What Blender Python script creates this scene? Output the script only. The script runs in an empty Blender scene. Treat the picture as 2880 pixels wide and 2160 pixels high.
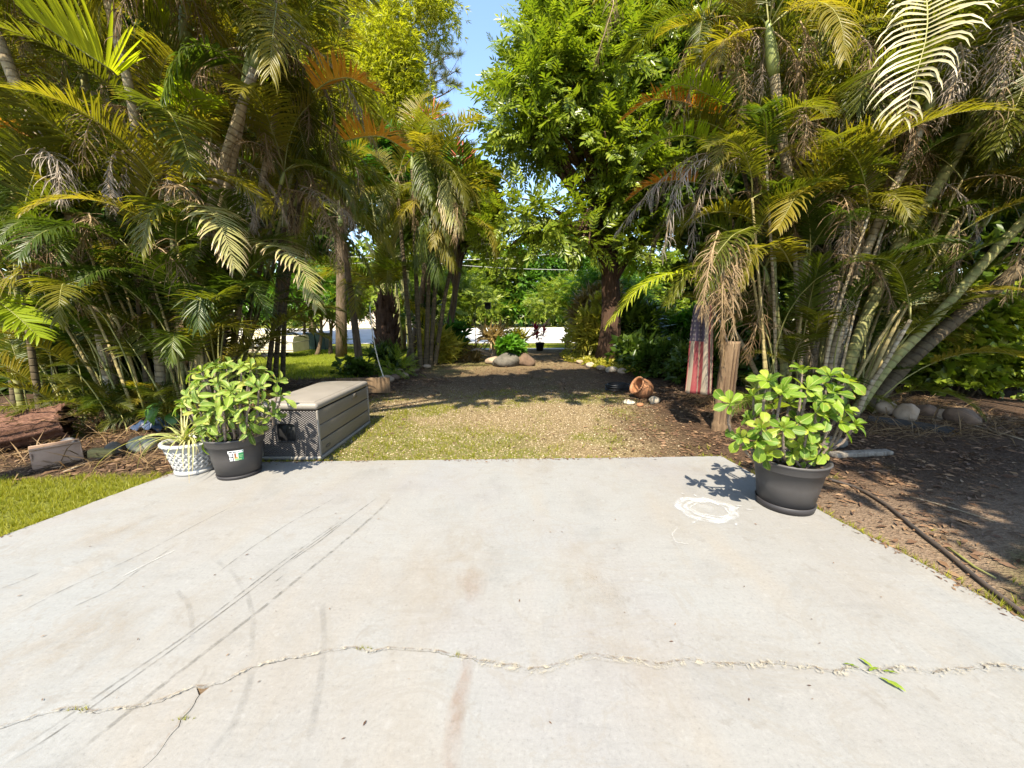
import bpy, math, random
import numpy as np
from mathutils import Vector, Matrix

rng = np.random.default_rng(7)
random.seed(7)
scn = bpy.context.scene
COL = scn.collection

# ------------------------------------------------------------------ camera
F = 1081.0                      # focal length in photo pixels (2880 wide, ultra wide phone lens)
PITCH = math.atan(190.0 / F)
CAMH = 1.5
cam_d = bpy.data.cameras.new('camera')
cam_d.sensor_width = 36.0
cam_d.lens = 36.0 * F / 2880.0
cam_d.clip_start = 0.05
cam_d.clip_end = 2000.0
cam = bpy.data.objects.new('camera', cam_d)
cam.location = (0, 0, CAMH)
cam.rotation_euler = (math.pi / 2 - PITCH, 0, 0)
COL.objects.link(cam)
scn.camera = cam

# ------------------------------------------------------------------ world + sun
SUN_TO = Vector((-0.15, -0.68, 1.0)).normalized()
world = bpy.data.worlds.new('World')
scn.world = world
world.use_nodes = True
wn = world.node_tree
bg = wn.nodes['Background']
sky = wn.nodes.new('ShaderNodeTexSky')
sky.sky_type = 'NISHITA'
sky.sun_disc = False
sky.sun_elevation = math.asin(SUN_TO.z)
sky.sun_rotation = math.atan2(SUN_TO.x, SUN_TO.y)
sky.air_density = 1.1
sky.dust_density = 0.6
sky.ozone_density = 2.0
wn.links.new(sky.outputs[0], bg.inputs[0])
bg.inputs[1].default_value = 0.14
sun_d = bpy.data.lights.new('sun', 'SUN')
sun_d.energy = 5.0
sun_d.angle = math.radians(0.55)
sun_d.color = (1.0, 0.91, 0.74)
sun = bpy.data.objects.new('sun', sun_d)
sun.rotation_euler = (-SUN_TO).to_track_quat('-Z', 'Y').to_euler()
sun.location = (-4, -3, 12)
COL.objects.link(sun)
vs = scn.view_settings
vs.view_transform = 'Standard'
vs.look = 'None'
vs.gamma = 1.0
vs.exposure = 1.6
vs.use_curve_mapping = False
scn.cycles.max_bounces = 5
scn.cycles.diffuse_bounces = 3
scn.cycles.glossy_bounces = 1
scn.cycles.transmission_bounces = 3
scn.cycles.transparent_max_bounces = 8
scn.cycles.sample_clamp_indirect = 6.0
scn.cycles.debug_use_spatial_splits = True

# ------------------------------------------------------------------ helpers: pixels of the photo to points of the place
CP, SP = math.cos(PITCH), math.sin(PITCH)
def ray(px, py):
    X = (px - 1440) / F; Y = (1080 - py) / F
    return np.array([X, CP + Y * SP, Y * CP - SP])
def at(px, py, d):
    r = ray(px, py); t = d / r[1]
    return np.array([r[0] * t, d, CAMH + r[2] * t])
def gnd(px, py, z=0.0):
    r = ray(px, py); t = (z - CAMH) / r[2]
    return np.array([r[0] * t, r[1] * t, z])
def nrm(v):
    v = np.asarray(v, float); return v / (np.linalg.norm(v, axis=-1, keepdims=True) + 1e-9)

# value noise
_perm = np.random.default_rng(3).random((256, 256))
def vnoise(x, y):
    x = np.asarray(x, float); y = np.asarray(y, float)
    xi = np.floor(x).astype(int); yi = np.floor(y).astype(int)
    fx = x - xi; fy = y - yi
    fx = fx * fx * (3 - 2 * fx); fy = fy * fy * (3 - 2 * fy)
    g = lambda a, b: _perm[a & 255, b & 255]
    return (g(xi, yi) * (1 - fx) + g(xi + 1, yi) * fx) * (1 - fy) + (g(xi, yi + 1) * (1 - fx) + g(xi + 1, yi + 1) * fx) * fy
def fbm(x, y, o=4):
    s = 0; a = .5; t = 0
    for i in range(o):
        s = s + a * vnoise(x * 2 ** i + 17 * i, y * 2 ** i + 31 * i); t += a; a *= .5
    return s / t
def sstep(a, b, x):
    t = np.clip((np.asarray(x, float) - a) / (b - a), 0, 1); return t * t * (3 - 2 * t)

# ------------------------------------------------------------------ helpers: objects
def tag(o, label=None, cat=None, group=None, kind=None):
    if label: o['label'] = label
    if cat: o['category'] = cat
    if group: o['group'] = group
    if kind: o['kind'] = kind
    return o
def empty(name, loc, label, cat, group=None, rz=0.0):
    o = bpy.data.objects.new(name, None); COL.objects.link(o)
    o.empty_display_size = .1
    o.location = Vector([float(a) for a in loc]); o.rotation_euler = (0, 0, rz)
    return tag(o, label, cat, group)
def link(name, me, parent=None, loc=(0, 0, 0), rot=(0, 0, 0), scale=1.0):
    o = bpy.data.objects.new(name, me); COL.objects.link(o)
    if parent is not None: o.parent = parent
    o.location = Vector([float(a) for a in loc]); o.rotation_euler = tuple(float(a) for a in rot)
    o.scale = (scale,) * 3 if np.isscalar(scale) else tuple(scale)
    return o

class MB:
    """collects geometry for ONE mesh"""
    def __init__(s): s.v = []; s.f = []; s.t = []; s.smooth = True
    def n(s): return len(s.v)
    def add(s, vs_, fs, t=None):
        k = len(s.v)
        s.v += [tuple(map(float, p)) for p in vs_]
        s.f += [tuple(int(a) + k for a in f) for f in fs]
        s.t += list(t) if t is not None else [0.0] * len(vs_)
        return s
    def box(s, lo, hi):
        (a, b, c), (d, e, f) = lo, hi
        return s.add([(a,b,c),(d,b,c),(d,e,c),(a,e,c),(a,b,f),(d,b,f),(d,e,f),(a,e,f)],
                     [(0,3,2,1),(4,5,6,7),(0,1,5,4),(1,2,6,5),(2,3,7,6),(3,0,4,7)])
    def tube(s, pts, rad, seg=8, cap=True, jit=0.0, tt=None):
        pts = np.array(pts, float); m = len(pts)
        rad = np.full(m, rad, float) if np.isscalar(rad) else np.array(rad, float)
        T = np.gradient(pts, axis=0); T = nrm(T)
        a = np.array([1.0, 0, 0]) if abs(T[0][0]) < .8 else np.array([0, 1.0, 0])
        vsx = []; ts = []; L = 0
        u = nrm(a - T[0] * (a @ T[0]))
        for i in range(m):
            u = nrm(u - T[i] * (u @ T[i])); w = np.cross(T[i], u)
            if i: L += np.linalg.norm(pts[i] - pts[i-1])
            for k in range(seg):
                an = 2 * math.pi * k / seg
                r = rad[i] * (1 + (jit * (random.random() - .5) if jit else 0))
                vsx.append(pts[i] + (u * math.cos(an) + w * math.sin(an)) * r); ts.append(L if tt is None else tt)
        fs = [(i*seg+k, i*seg+(k+1) % seg, (i+1)*seg+(k+1) % seg, (i+1)*seg+k) for i in range(m-1) for k in range(seg)]
        if cap:
            fs.append(tuple(range(seg-1, -1, -1))); fs.append(tuple((m-1)*seg+k for k in range(seg)))
        return s.add(vsx, fs, ts)
    def lathe(s, prof, seg=40, c=(0, 0, 0), cap=False):
        vsx = []
        for r, z in prof:
            for k in range(seg):
                a = 2 * math.pi * k / seg
                vsx.append((c[0] + r * math.cos(a), c[1] + r * math.sin(a), c[2] + z))
        m = len(prof)
        fs = [(i*seg+k, i*seg+(k+1) % seg, (i+1)*seg+(k+1) % seg, (i+1)*seg+k) for i in range(m-1) for k in range(seg)]
        if cap: fs.append(tuple(range(seg-1, -1, -1)))
        return s.add(vsx, fs)
    def mesh(s, name, mat, smooth=None):
        me = bpy.data.meshes.new(name)
        me.from_pydata(s.v, [], s.f)
        if mat is not None:
            for m in (mat if isinstance(mat, (list, tuple)) else [mat]): me.materials.append(m)
        at_ = me.attributes.new('t', 'FLOAT', 'POINT'); at_.data.foreach_set('value', np.array(s.t, np.float32))
        sm = s.smooth if smooth is None else smooth
        if len(me.polygons): me.polygons.foreach_set('use_smooth', [sm] * len(me.polygons))
        me.update(); return me
    def obj(s, name, mat, parent=None, loc=(0, 0, 0), rot=(0, 0, 0), smooth=None, bevel=0.0, bseg=2):
        o = link(name, s.mesh(name, mat, smooth), parent, loc, rot)
        if bevel:
            b = o.modifiers.new('bevel', 'BEVEL'); b.width = bevel; b.segments = bseg; b.limit_method = 'ANGLE'
        return o

def np_mesh(name, V, Fc, mat, t=None, smooth=False):
    """fast mesh from an (n,3) vertex and an (m,3) or (m,4) face array"""
    me = bpy.data.meshes.new(name); k = Fc.shape[1]
    me.vertices.add(len(V)); me.vertices.foreach_set('co', np.ascontiguousarray(V, np.float32).ravel())
    me.loops.add(Fc.size); me.loops.foreach_set('vertex_index', np.ascontiguousarray(Fc, np.int32).ravel())
    me.polygons.add(len(Fc)); me.polygons.foreach_set('loop_start', np.arange(0, Fc.size, k, dtype=np.int32))
    me.polygons.foreach_set('loop_total', np.full(len(Fc), k, np.int32))
    if smooth: me.polygons.foreach_set('use_smooth', np.ones(len(Fc), bool))
    me.materials.append(mat)
    if t is not None:
        a = me.attributes.new('t', 'FLOAT', 'POINT'); a.data.foreach_set('value', np.ascontiguousarray(t, np.float32))
    me.update(calc_edges=True); return me

# ------------------------------------------------------------------ materials
def new_mat(name):
    m = bpy.data.materials.new(name); m.use_nodes = True
    return m, m.node_tree, m.node_tree.nodes['Principled BSDF']
def ND(nt, typ, **kw):
    n = nt.nodes.new(typ)
    for k, v in kw.items():
        if k.startswith('i_'):
            key = k[2:]; key = int(key) if key.isdigit() else key
            n.inputs[key].default_value = v
        else: setattr(n, k, v)
    return n
def ramp(nt, stops, fac=None, interp='LINEAR'):
    r = nt.nodes.new('ShaderNodeValToRGB'); e = r.color_ramp.elements; r.color_ramp.interpolation = interp
    while len(e) < len(stops): e.new(0.5)
    for i, (p, c) in enumerate(stops):
        e[i].position = p; e[i].color = (c if len(c) == 4 else (*c, 1)) if not np.isscalar(c) else (c, c, c, 1)
    if fac is not None: nt.links.new(fac, r.inputs[0])
    return r
def mixc(nt, fac, a, b, typ='MIX'):
    m = nt.nodes.new('ShaderNodeMix'); m.data_type = 'RGBA'; m.blend_type = typ
    for sock, v in ((m.inputs[0], fac), (m.inputs[6], a), (m.inputs[7], b)):
        if isinstance(v, bpy.types.NodeSocket): nt.links.new(v, sock)
        elif np.isscalar(v): sock.default_value = v
        else: sock.default_value = (*v, 1) if len(v) == 3 else v
    return m.outputs[2]
def math_(nt, op, a, b=None, c=None, clamp=False):
    m = nt.nodes.new('ShaderNodeMath'); m.operation = op; m.use_clamp = clamp
    for i, v in enumerate((a, b, c)):
        if v is None: continue
        if isinstance(v, bpy.types.NodeSocket): nt.links.new(v, m.inputs[i])
        else: m.inputs[i].default_value = v
    return m.outputs[0]
def noise(nt, scale, detail=4, rough=.55, coord=None, dist=0.0):
    n = ND(nt, 'ShaderNodeTexNoise', i_Scale=scale, i_Detail=detail, i_Roughness=rough, i_Distortion=dist)
    if coord is not None: nt.links.new(coord, n.inputs['Vector'])
    return n.outputs['Fac']
def objco(nt): return nt.nodes.new('ShaderNodeTexCoord').outputs['Object']
def worldco(nt): return nt.nodes.new('ShaderNodeNewGeometry').outputs['Position']
def bump(nt, bs, h, strength=.3, dist=.02):
    b = ND(nt, 'ShaderNodeBump', i_Strength=strength, i_Distance=dist)
    nt.links.new(h, b.inputs['Height']); nt.links.new(b.outputs[0], bs.inputs['Normal']); return b

def leafmat(name, stops, transl=.38, rough=.42, tip=None, tipw=(.75, 1.0), tmul=(1.3, 1.35, .45), spec=.3, isl=.75, veins=False):
    """foliage: colour ramp over a per-leaf / per-object random, light coming through"""
    m, nt, bs = new_mat(name)
    geo = nt.nodes.new('ShaderNodeNewGeometry'); oi = nt.nodes.new('ShaderNodeObjectInfo')
    nz = noise(nt, 1.3, 2, .5, geo.outputs['Position'])
    f = math_(nt, 'MULTIPLY', geo.outputs['Random Per Island'], isl * .5)
    f = math_(nt, 'MULTIPLY_ADD', oi.outputs['Random'], 1 - isl, f)
    f = math_(nt, 'MULTIPLY_ADD', nz, isl * .5, f, True)
    col = ramp(nt, stops, f).outputs[0]
    if tip is not None:
        a = ND(nt, 'ShaderNodeAttribute', attribute_name='t')
        tf = ramp(nt, [(tipw[0], 0.0), (tipw[1], 1.0)], a.outputs['Fac']).outputs[0]
        col = mixc(nt, tf, col, tip)
    if veins:
        oc = objco(nt); sx = nt.nodes.new('ShaderNodeSeparateXYZ'); nt.links.new(oc, sx.inputs[0])
        ay = math_(nt, 'ABSOLUTE', sx.outputs[1])
        mid = ramp(nt, [(.006, .75), (.022, .0)], ay).outputs[0]
        ph = math_(nt, 'FRACT', math_(nt, 'MULTIPLY', math_(nt, 'SUBTRACT', sx.outputs[0], math_(nt, 'MULTIPLY', ay, .9)), 9.0))
        sv = ramp(nt, [(.0, .32), (.10, .0), (.9, .0), (1., .32)], ph).outputs[0]
        col = mixc(nt, math_(nt, 'MAXIMUM', mid, sv), col, (.36,.40,.12))
        sc_ = nt.nodes.new('ShaderNodeVectorMath'); sc_.operation = 'ADD'; nt.links.new(oc, sc_.inputs[0]); nt.links.new(oi.outputs['Location'], sc_.inputs[1])
        bl = ramp(nt, [(.63, .0), (.70, .8)], noise(nt, 4.5, 3, .6, sc_.outputs[0])).outputs[0]
        col = mixc(nt, bl, col, (.26,.20,.05))
        bump(nt, bs, math_(nt, 'MAXIMUM', mid, sv), .35, .02)
    nt.links.new(col, bs.inputs['Base Color'])
    bs.inputs['Roughness'].default_value = rough
    bs.inputs['Specular IOR Level'].default_value = spec
    if transl > 0:
        tr = nt.nodes.new('ShaderNodeBsdfTranslucent')
        tc = mixc(nt, 1.0, col, tmul, 'MULTIPLY'); nt.links.new(tc, tr.inputs[0])
        mx = nt.nodes.new('ShaderNodeMixShader'); mx.inputs[0].default_value = transl
        nt.links.new(bs.outputs[0], mx.inputs[1]); nt.links.new(tr.outputs[0], mx.inputs[2])
        nt.links.new(mx.outputs[0], nt.nodes['Material Output'].inputs[0])
    return m
def plain(name, c, rough=.6, var=.15, scale=6.0, bumps=0.0, bscale=40.0, spec=.4, c2=None):
    m, nt, bs = new_mat(name)
    co = objco(nt)
    n = noise(nt, scale, 5, .6, co)
    c2 = c2 if c2 is not None else tuple(x * (1 - var * 2) for x in c)
    r = ramp(nt, [(.3, c2), (.7, c)], n)
    nt.links.new(r.outputs[0], bs.inputs['Base Color'])
    bs.inputs['Roughness'].default_value = rough; bs.inputs['Specular IOR Level'].default_value = spec
    if bumps:
        bump(nt, bs, noise(nt, bscale, 6, .65, co), bumps, .01)
    return m
# ------------------------------------------------------------------ foliage materials
M = {}
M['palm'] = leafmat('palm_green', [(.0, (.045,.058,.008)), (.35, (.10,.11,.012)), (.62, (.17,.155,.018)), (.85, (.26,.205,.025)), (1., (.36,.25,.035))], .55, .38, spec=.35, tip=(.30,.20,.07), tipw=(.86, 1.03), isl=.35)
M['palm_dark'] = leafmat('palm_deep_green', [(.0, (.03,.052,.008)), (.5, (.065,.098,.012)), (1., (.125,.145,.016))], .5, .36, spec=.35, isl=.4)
M['palm_young'] = leafmat('palm_yellow_green', [(.0, (.17,.24,.015)), (.5, (.27,.33,.02)), (1., (.40,.40,.03))], .5, .35, isl=.4)
M['palm_orange'] = leafmat('palm_turning_orange', [(.0, (.46,.30,.035)), (.5, (.55,.25,.025)), (1., (.58,.17,.02))], .45, .5, tip=(.35,.13,.05), tipw=(.6, 1.), isl=.5, tmul=(1.2,1.1,.6))
M['palm_cream'] = leafmat('palm_pale', [(.0, (.19,.21,.05)), (.5, (.30,.29,.10)), (1., (.40,.34,.17))], .3, .3, tip=(.55,.40,.24), tipw=(.6, 1.), isl=.4, tmul=(1,1,.7))
M['palm_dead'] = leafmat('palm_dry_brown', [(.0, (.085,.048,.022)), (.4, (.16,.10,.045)), (.8, (.26,.18,.095)), (1., (.34,.26,.16))], .22, .6, isl=.3, tmul=(1.1,1,.8))
M['palm_ivory'] = leafmat('palm_ivory', [(.0, (.36,.33,.17)), (.5, (.48,.43,.27)), (1., (.55,.46,.33))], .25, .35, isl=.4, tmul=(1,1,.7))
M['palm_grey'] = leafmat('palm_dry_grey', [(.0, (.15,.11,.08)), (.5, (.27,.215,.165)), (1., (.40,.34,.28))], .2, .6, isl=.4, tmul=(1,1,1))
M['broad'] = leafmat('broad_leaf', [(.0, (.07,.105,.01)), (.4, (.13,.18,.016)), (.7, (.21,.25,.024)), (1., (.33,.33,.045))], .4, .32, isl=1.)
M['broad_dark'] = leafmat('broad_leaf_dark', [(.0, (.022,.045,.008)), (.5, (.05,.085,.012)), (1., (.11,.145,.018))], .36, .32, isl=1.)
M['bamboo'] = leafmat('bamboo_leaf', [(.0, (.18,.21,.012)), (.5, (.31,.32,.02)), (1., (.45,.41,.035))], .48, .4, isl=1.)
M['pine'] = leafmat('pine_needle', [(.0, (.05,.07,.02)), (.6, (.13,.14,.04)), (1., (.25,.19,.07))], .2, .5, isl=.8)
M['far'] = leafmat('far_leaf', [(.0, (.05,.10,.012)), (.4, (.13,.19,.018)), (.75, (.24,.28,.03)), (1., (.36,.35,.05))], .42, .4, isl=1.)
M['far_deep'] = leafmat('far_leaf_deep', [(.0, (.03,.08,.01)), (.5, (.07,.16,.015)), (1., (.14,.25,.025))], .42, .4, isl=1.)
M['thorn'] = leafmat('shrub_leaf', [(.0, (.045,.10,.01)), (.3, (.10,.185,.014)), (.7, (.18,.27,.02)), (.93, (.28,.32,.035)), (1., (.34,.26,.05))], .40, .45, tip=(.22,.20,.03), tipw=(.9, 1.1), isl=.1, spec=.3, veins=True)
M['thorn_l'] = leafmat('shrub_leaf_pale', [(.0, (.05,.10,.012)), (.3, (.11,.185,.02)), (.7, (.19,.265,.035)), (.93, (.31,.34,.07)), (1., (.34,.26,.06))], .36, .45, tip=(.30,.27,.08), tipw=(.88, 1.1), isl=.1, spec=.3, veins=True)
M['spider'] = leafmat('spider_leaf', [(.0, (.20,.26,.07)), (.5, (.38,.38,.15)), (1., (.55,.47,.25))], .3, .4, tip=(.5,.36,.2), tipw=(.8, 1.), isl=.3)
M['bigleaf'] = leafmat('glossy_big_leaf', [(.0, (.02,.07,.012)), (.5, (.05,.13,.02)), (1., (.12,.22,.03))], .35, .25, isl=.6)
M['lime'] = leafmat('bright_green_leaf', [(.0, (.04,.12,.012)), (.5, (.08,.20,.016)), (1., (.15,.26,.025))], .42, .4, isl=.8)
M['red'] = leafmat('red_leaf', [(.0, (.16,.012,.025)), (.5, (.38,.03,.05)), (1., (.5,.10,.08))], .35, .35, isl=.6, tmul=(1.3,.8,.8))
M['yellowleaf'] = leafmat('yellow_variegated_leaf', [(.0, (.14,.17,.02)), (.5, (.33,.30,.04)), (1., (.46,.34,.07))], .4, .4, isl=.9)
M['bronze'] = leafmat('bronze_leaf', [(.0, (.10,.07,.02)), (.5, (.22,.15,.05)), (1., (.36,.25,.10))], .3, .45, isl=.8)
M['grass'] = leafmat('grass_blade', [(.0, (.13,.15,.012)), (.45, (.22,.225,.018)), (.8, (.32,.29,.03)), (1., (.42,.32,.10))], .40, .5, isl=1.)
M['grass_far'] = leafmat('grass_blade_far', [(.0, (.13,.18,.012)), (.5, (.25,.29,.02)), (1., (.40,.38,.06))], .40, .5, isl=1.)
M['litter'] = leafmat('dry_litter', [(.0, (.025,.014,.009)), (.3, (.07,.037,.021)), (.6, (.15,.085,.045)), (.85, (.27,.18,.10)), (1., (.42,.33,.22))], .1, .7, isl=1., tmul=(1,1,1))
M['bract'] = plain('red_bract', (.45,.09,.05), .6)

# ------------------------------------------------------------------ stems, bark, wood
def trunkmat(name, c1, c2, ring, period=.085, rough=.75, moss=None, fac=.8):
    m, nt, bs = new_mat(name)
    a = ND(nt, 'ShaderNodeAttribute', attribute_name='t')
    co = worldco(nt)
    w = math_(nt, 'MULTIPLY_ADD', noise(nt, 2.2, 3, .6, co), 1.1, math_(nt, 'DIVIDE', a.outputs['Fac'], period))
    fr = math_(nt, 'FRACT', w)
    rg = ramp(nt, [(.0, 1.), (.10, .9), (.22, .0), (.9, .0), (1., .8)], fr)
    n = noise(nt, 7, 6, .65, co)
    base = ramp(nt, [(.3, c1), (.7, c2)], n).outputs[0]
    if moss is not None:
        mf = ramp(nt, [(.55, 0.), (.68, 1.)], noise(nt, 3.2, 5, .7, co)).outputs[0]
        base = mixc(nt, mf, base, moss)
    f2 = math_(nt, 'MULTIPLY', math_(nt, 'MULTIPLY', rg.outputs[0], fac), ramp(nt, [(.3, .25), (.65, 1.)], noise(nt, 4, 4, .6, co)).outputs[0])
    col = mixc(nt, f2, base, ring)
    nt.links.new(col, bs.inputs['Base Color']); bs.inputs['Roughness'].default_value = rough
    bs.inputs['Specular IOR Level'].default_value = .25
    h = math_(nt, 'SUBTRACT', n, rg.outputs[0]); bump(nt, bs, h, .5, .012)
    return m
M['stem'] = trunkmat('ringed_palm_stem', (.20,.15,.085), (.36,.29,.18), (.085,.055,.03), .085, moss=(.40,.37,.30))
M['stem_green'] = trunkmat('green_palm_stem', (.13,.14,.045), (.27,.25,.10), (.10,.075,.03), .11)
M['cane'] = trunkmat('slim_cane', (.19,.15,.06), (.36,.29,.13), (.16,.11,.05), .16, fac=.5)
M['stem_dark'] = trunkmat('dark_palm_stem', (.055,.04,.022), (.13,.10,.055), (.03,.02,.012), .10)
M['shaft'] = plain('palm_crownshaft', (.25,.27,.08), .45, .2, 3, .1, 25, c2=(.14,.17,.04))
M['petiole'] = plain('palm_petiole', (.26,.24,.07), .5, .2, 3, c2=(.15,.15,.04))
M['rachis_dead'] = plain('dry_rachis', (.30,.21,.11), .7, .2, 5)
def bark(name, c1, c2, sc=(9, 9, 1.6), strength=.9, rough=.9):
    m, nt, bs = new_mat(name)
    mp = ND(nt, 'ShaderNodeMapping'); nt.links.new(objco(nt), mp.inputs[0]); mp.inputs['Scale'].default_value = sc
    n = noise(nt, 2.2, 8, .68, mp.outputs[0], .6)
    r = ramp(nt, [(.3, c1), (.72, c2)], n)
    nt.links.new(r.outputs[0], bs.inputs['Base Color']); bs.inputs['Roughness'].default_value = rough
    bs.inputs['Specular IOR Level'].default_value = .2
    bump(nt, bs, n, strength, .03); return m
M['bark'] = bark('grey_brown_bark', (.05,.035,.02), (.17,.12,.075))
M['bark_pale'] = bark('pale_bark', (.16,.12,.075), (.42,.34,.23))
M['bark_red'] = bark('red_brown_bark', (.035,.018,.011), (.10,.058,.036), (6, 6, 1.2))
M['post'] = bark('weathered_post', (.07,.043,.024), (.21,.14,.08), (9, 9, .55), .8)
M['log'] = bark('fibrous_log', (.06,.028,.02), (.22,.115,.075), (5, 18, 18), 1.)
M['driftwood'] = bark('driftwood', (.11,.09,.07), (.30,.26,.21), (12, 12, 2))
M['wood_grey'] = bark('grey_siding', (.17,.14,.105), (.42,.37,.30), (1.2, 14, 14), .5)
M['rock'] = plain('limestone_rock', (.30,.23,.16), .9, .3, 6, .8, 20, c2=(.24,.17,.11))
M['rock_pale'] = plain('pale_rock', (.42,.36,.28), .9, .2, 7, .8, 22, c2=(.24,.19,.13))
M['rock_moss'] = plain('mossy_rock', (.36,.33,.27), .9, .3, 8, .9, 18, c2=(.12,.13,.06))
M['rock_brown'] = plain('brown_rock', (.15,.095,.06), .9, .3, 6, .8, 20, c2=(.07,.045,.028))
M['terracotta'] = plain('terracotta', (.36,.16,.07), .75, .25, 5, .2, 30, c2=(.20,.09,.042))
M['soil'] = plain('potting_soil', (.07,.045,.03), .95, .3, 30, 1., 60)
# planters
def plastic(name, c, rough=.5, b=.08, spec=.45):
    m, nt, bs = new_mat(name); co = objco(nt)
    n = noise(nt, 5, 6, .6, co); n2 = noise(nt, 60, 3, .6, co)
    r = ramp(nt, [(.25, tuple(x*.86 for x in c)), (.75, tuple(min(1, x*1.08) for x in c))], n)
    nt.links.new(r.outputs[0], bs.inputs['Base Color'])
    rr = ramp(nt, [(.2, rough-.08), (.8, rough+.12)], n); nt.links.new(rr.outputs[0], bs.inputs['Roughness'])
    bs.inputs['Specular IOR Level'].default_value = spec
    bump(nt, bs, n2, b, .003); return m
M['pot_dark'] = plastic('charcoal_plastic', (.05,.046,.045), .48)
M['pot_base'] = plastic('dark_saucer_plastic', (.028,.025,.026), .5)
M['pot_white'] = plastic('white_resin', (.34,.335,.325), .6, .12)
M['box_side'] = plastic('taupe_plastic', (.14,.118,.09), .55)
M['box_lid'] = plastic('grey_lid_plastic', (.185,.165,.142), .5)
M['black'] = plastic('black_plastic', (.012,.012,.013), .45)
M['box_end'] = plastic('dark_brown_plastic', (.06,.052,.05), .42)
M['white_paint'] = plain('white_paint', (.78,.76,.70), .5, .08, 4)
M['cream_paint'] = plain('aged_cream_paint', (.66,.60,.42), .5, .12, 3, c2=(.50,.44,.30))
M['teal'] = plain('teal_tarp', (.05,.42,.44), .5, .15, 3)
M['green_bin'] = plastic('dark_green_plastic', (.015,.04,.03), .5)
M['tyre'] = plastic('tyre_rubber', (.015,.015,.015), .8)
M['glass_dark'] = plastic('dark_glass', (.02,.022,.025), .15)
M['metal'] = plain('grey_metal', (.35,.35,.34), .4, .1)
M['blue_tarp'] = plain('dark_blue_tarp', (.03,.05,.10), .4, .2, 12, .4, 14)
M['fibreglass'] = plain('stained_fibreglass', (.36,.24,.16), .55, .15, 3, .15, 20, c2=(.22,.13,.08))
M['yellow'] = plain('yellow_foam', (.36,.29,.09), .8, .2, 6, .4, 30, c2=(.16,.13,.05))
M['stone_grey'] = plain('grey_concrete_block', (.12,.105,.085), .9, .25, 7, .7, 25, c2=(.055,.05,.038))
M['pink_wall'] = plain('pale_stucco', (.70,.58,.50), .85, .05, 2)
M['roof_tile'] = plain('roof_brown', (.25,.14,.09), .85, .2, 5)
M['hose'] = plain('garden_hose', (.035,.03,.027), .5, .3, 4, c2=(.07,.05,.038))
M['rope'] = plain('pale_rope', (.60,.54,.42), .8, .1)
# ------------------------------------------------------------------ terrain
def hgt(x, y):
    x = np.asarray(x, float); y = np.asarray(y, float)
    z = -.035 + .035 * (fbm(x * .9, y * .9, 3) - .5) * sstep(0, .8, np.hypot(np.maximum(np.abs(x) - 2.2, 0), np.maximum(y - 4.4, 0)))
    z = z + .16 * np.exp(-(((x + 4.3) / 1.6) ** 2 + ((y - 6.3) / 1.5) ** 2)) + .16 * np.exp(-(((x - 5.2) / 1.7) ** 2 + ((y - 6.6) / 1.5) ** 2))
    drop = sstep(9, 20, y) * sstep(-3.2, -6, x)
    drop = np.maximum(drop, sstep(17, 27, y))
    z = z - .5 * drop + .95 * sstep(32, 48, y)
    return z
def G(px, py):
    p = gnd(px, py, 0)
    for _ in range(12): p = gnd(px, py, float(hgt(p[0], p[1])))
    return p
def onground(x, y, dz=0.0): return np.array([x, y, float(hgt(x, y)) + dz])

def axis_(lo, dlo, dhi, hi, step):
    a = np.arange(dlo, dhi + 1e-6, step)
    l = []; s = step; v = dlo
    while v > lo: s *= 1.25; v -= s; l.append(v)
    r = []; s = step; v = a[-1]
    while v < hi: s *= 1.25; v += s; r.append(v)
    return np.array(l[::-1] + list(a) + r)
gx = axis_(-400, -10, 9, 400, .13); gy = axis_(-60, 0, 18, 600, .13)
GX, GY = np.meshgrid(gx, gy); GZ = hgt(GX, GY)
# slab outline (world)
SL = np.array([(-4.35, -2.2), (-3.54, 2.43), (-3.33, 3.45), (-3.25, 3.80), (-1.2, 3.87), (.6, 3.93), (2.28, 3.99), (2.44, 2.62), (2.52, 2.23), (2.575, 1.69), (2.75, .4), (2.9, -2.2)])
def inpoly(x, y, poly):
    c = np.zeros(x.shape, bool); j = len(poly) - 1
    for i in range(len(poly)):
        xi, yi = poly[i]; xj, yj = poly[j]
        c ^= ((yi > y) != (yj > y)) & (x < (xj - xi) * (y - yi) / (yj - yi + 1e-12) + xi); j = i
    return c
slabmask = inpoly(GX, GY, SL)
GZ = np.where(slabmask, -.07, GZ)
Vg = np.stack([GX.ravel(), GY.ravel(), GZ.ravel()], 1)
ny, nx = GX.shape
idx = np.arange(ny * nx).reshape(ny, nx)
Fg = np.stack([idx[:-1, :-1].ravel(), idx[:-1, 1:].ravel(), idx[1:, 1:].ravel(), idx[1:, :-1].ravel()], 1)

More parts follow.
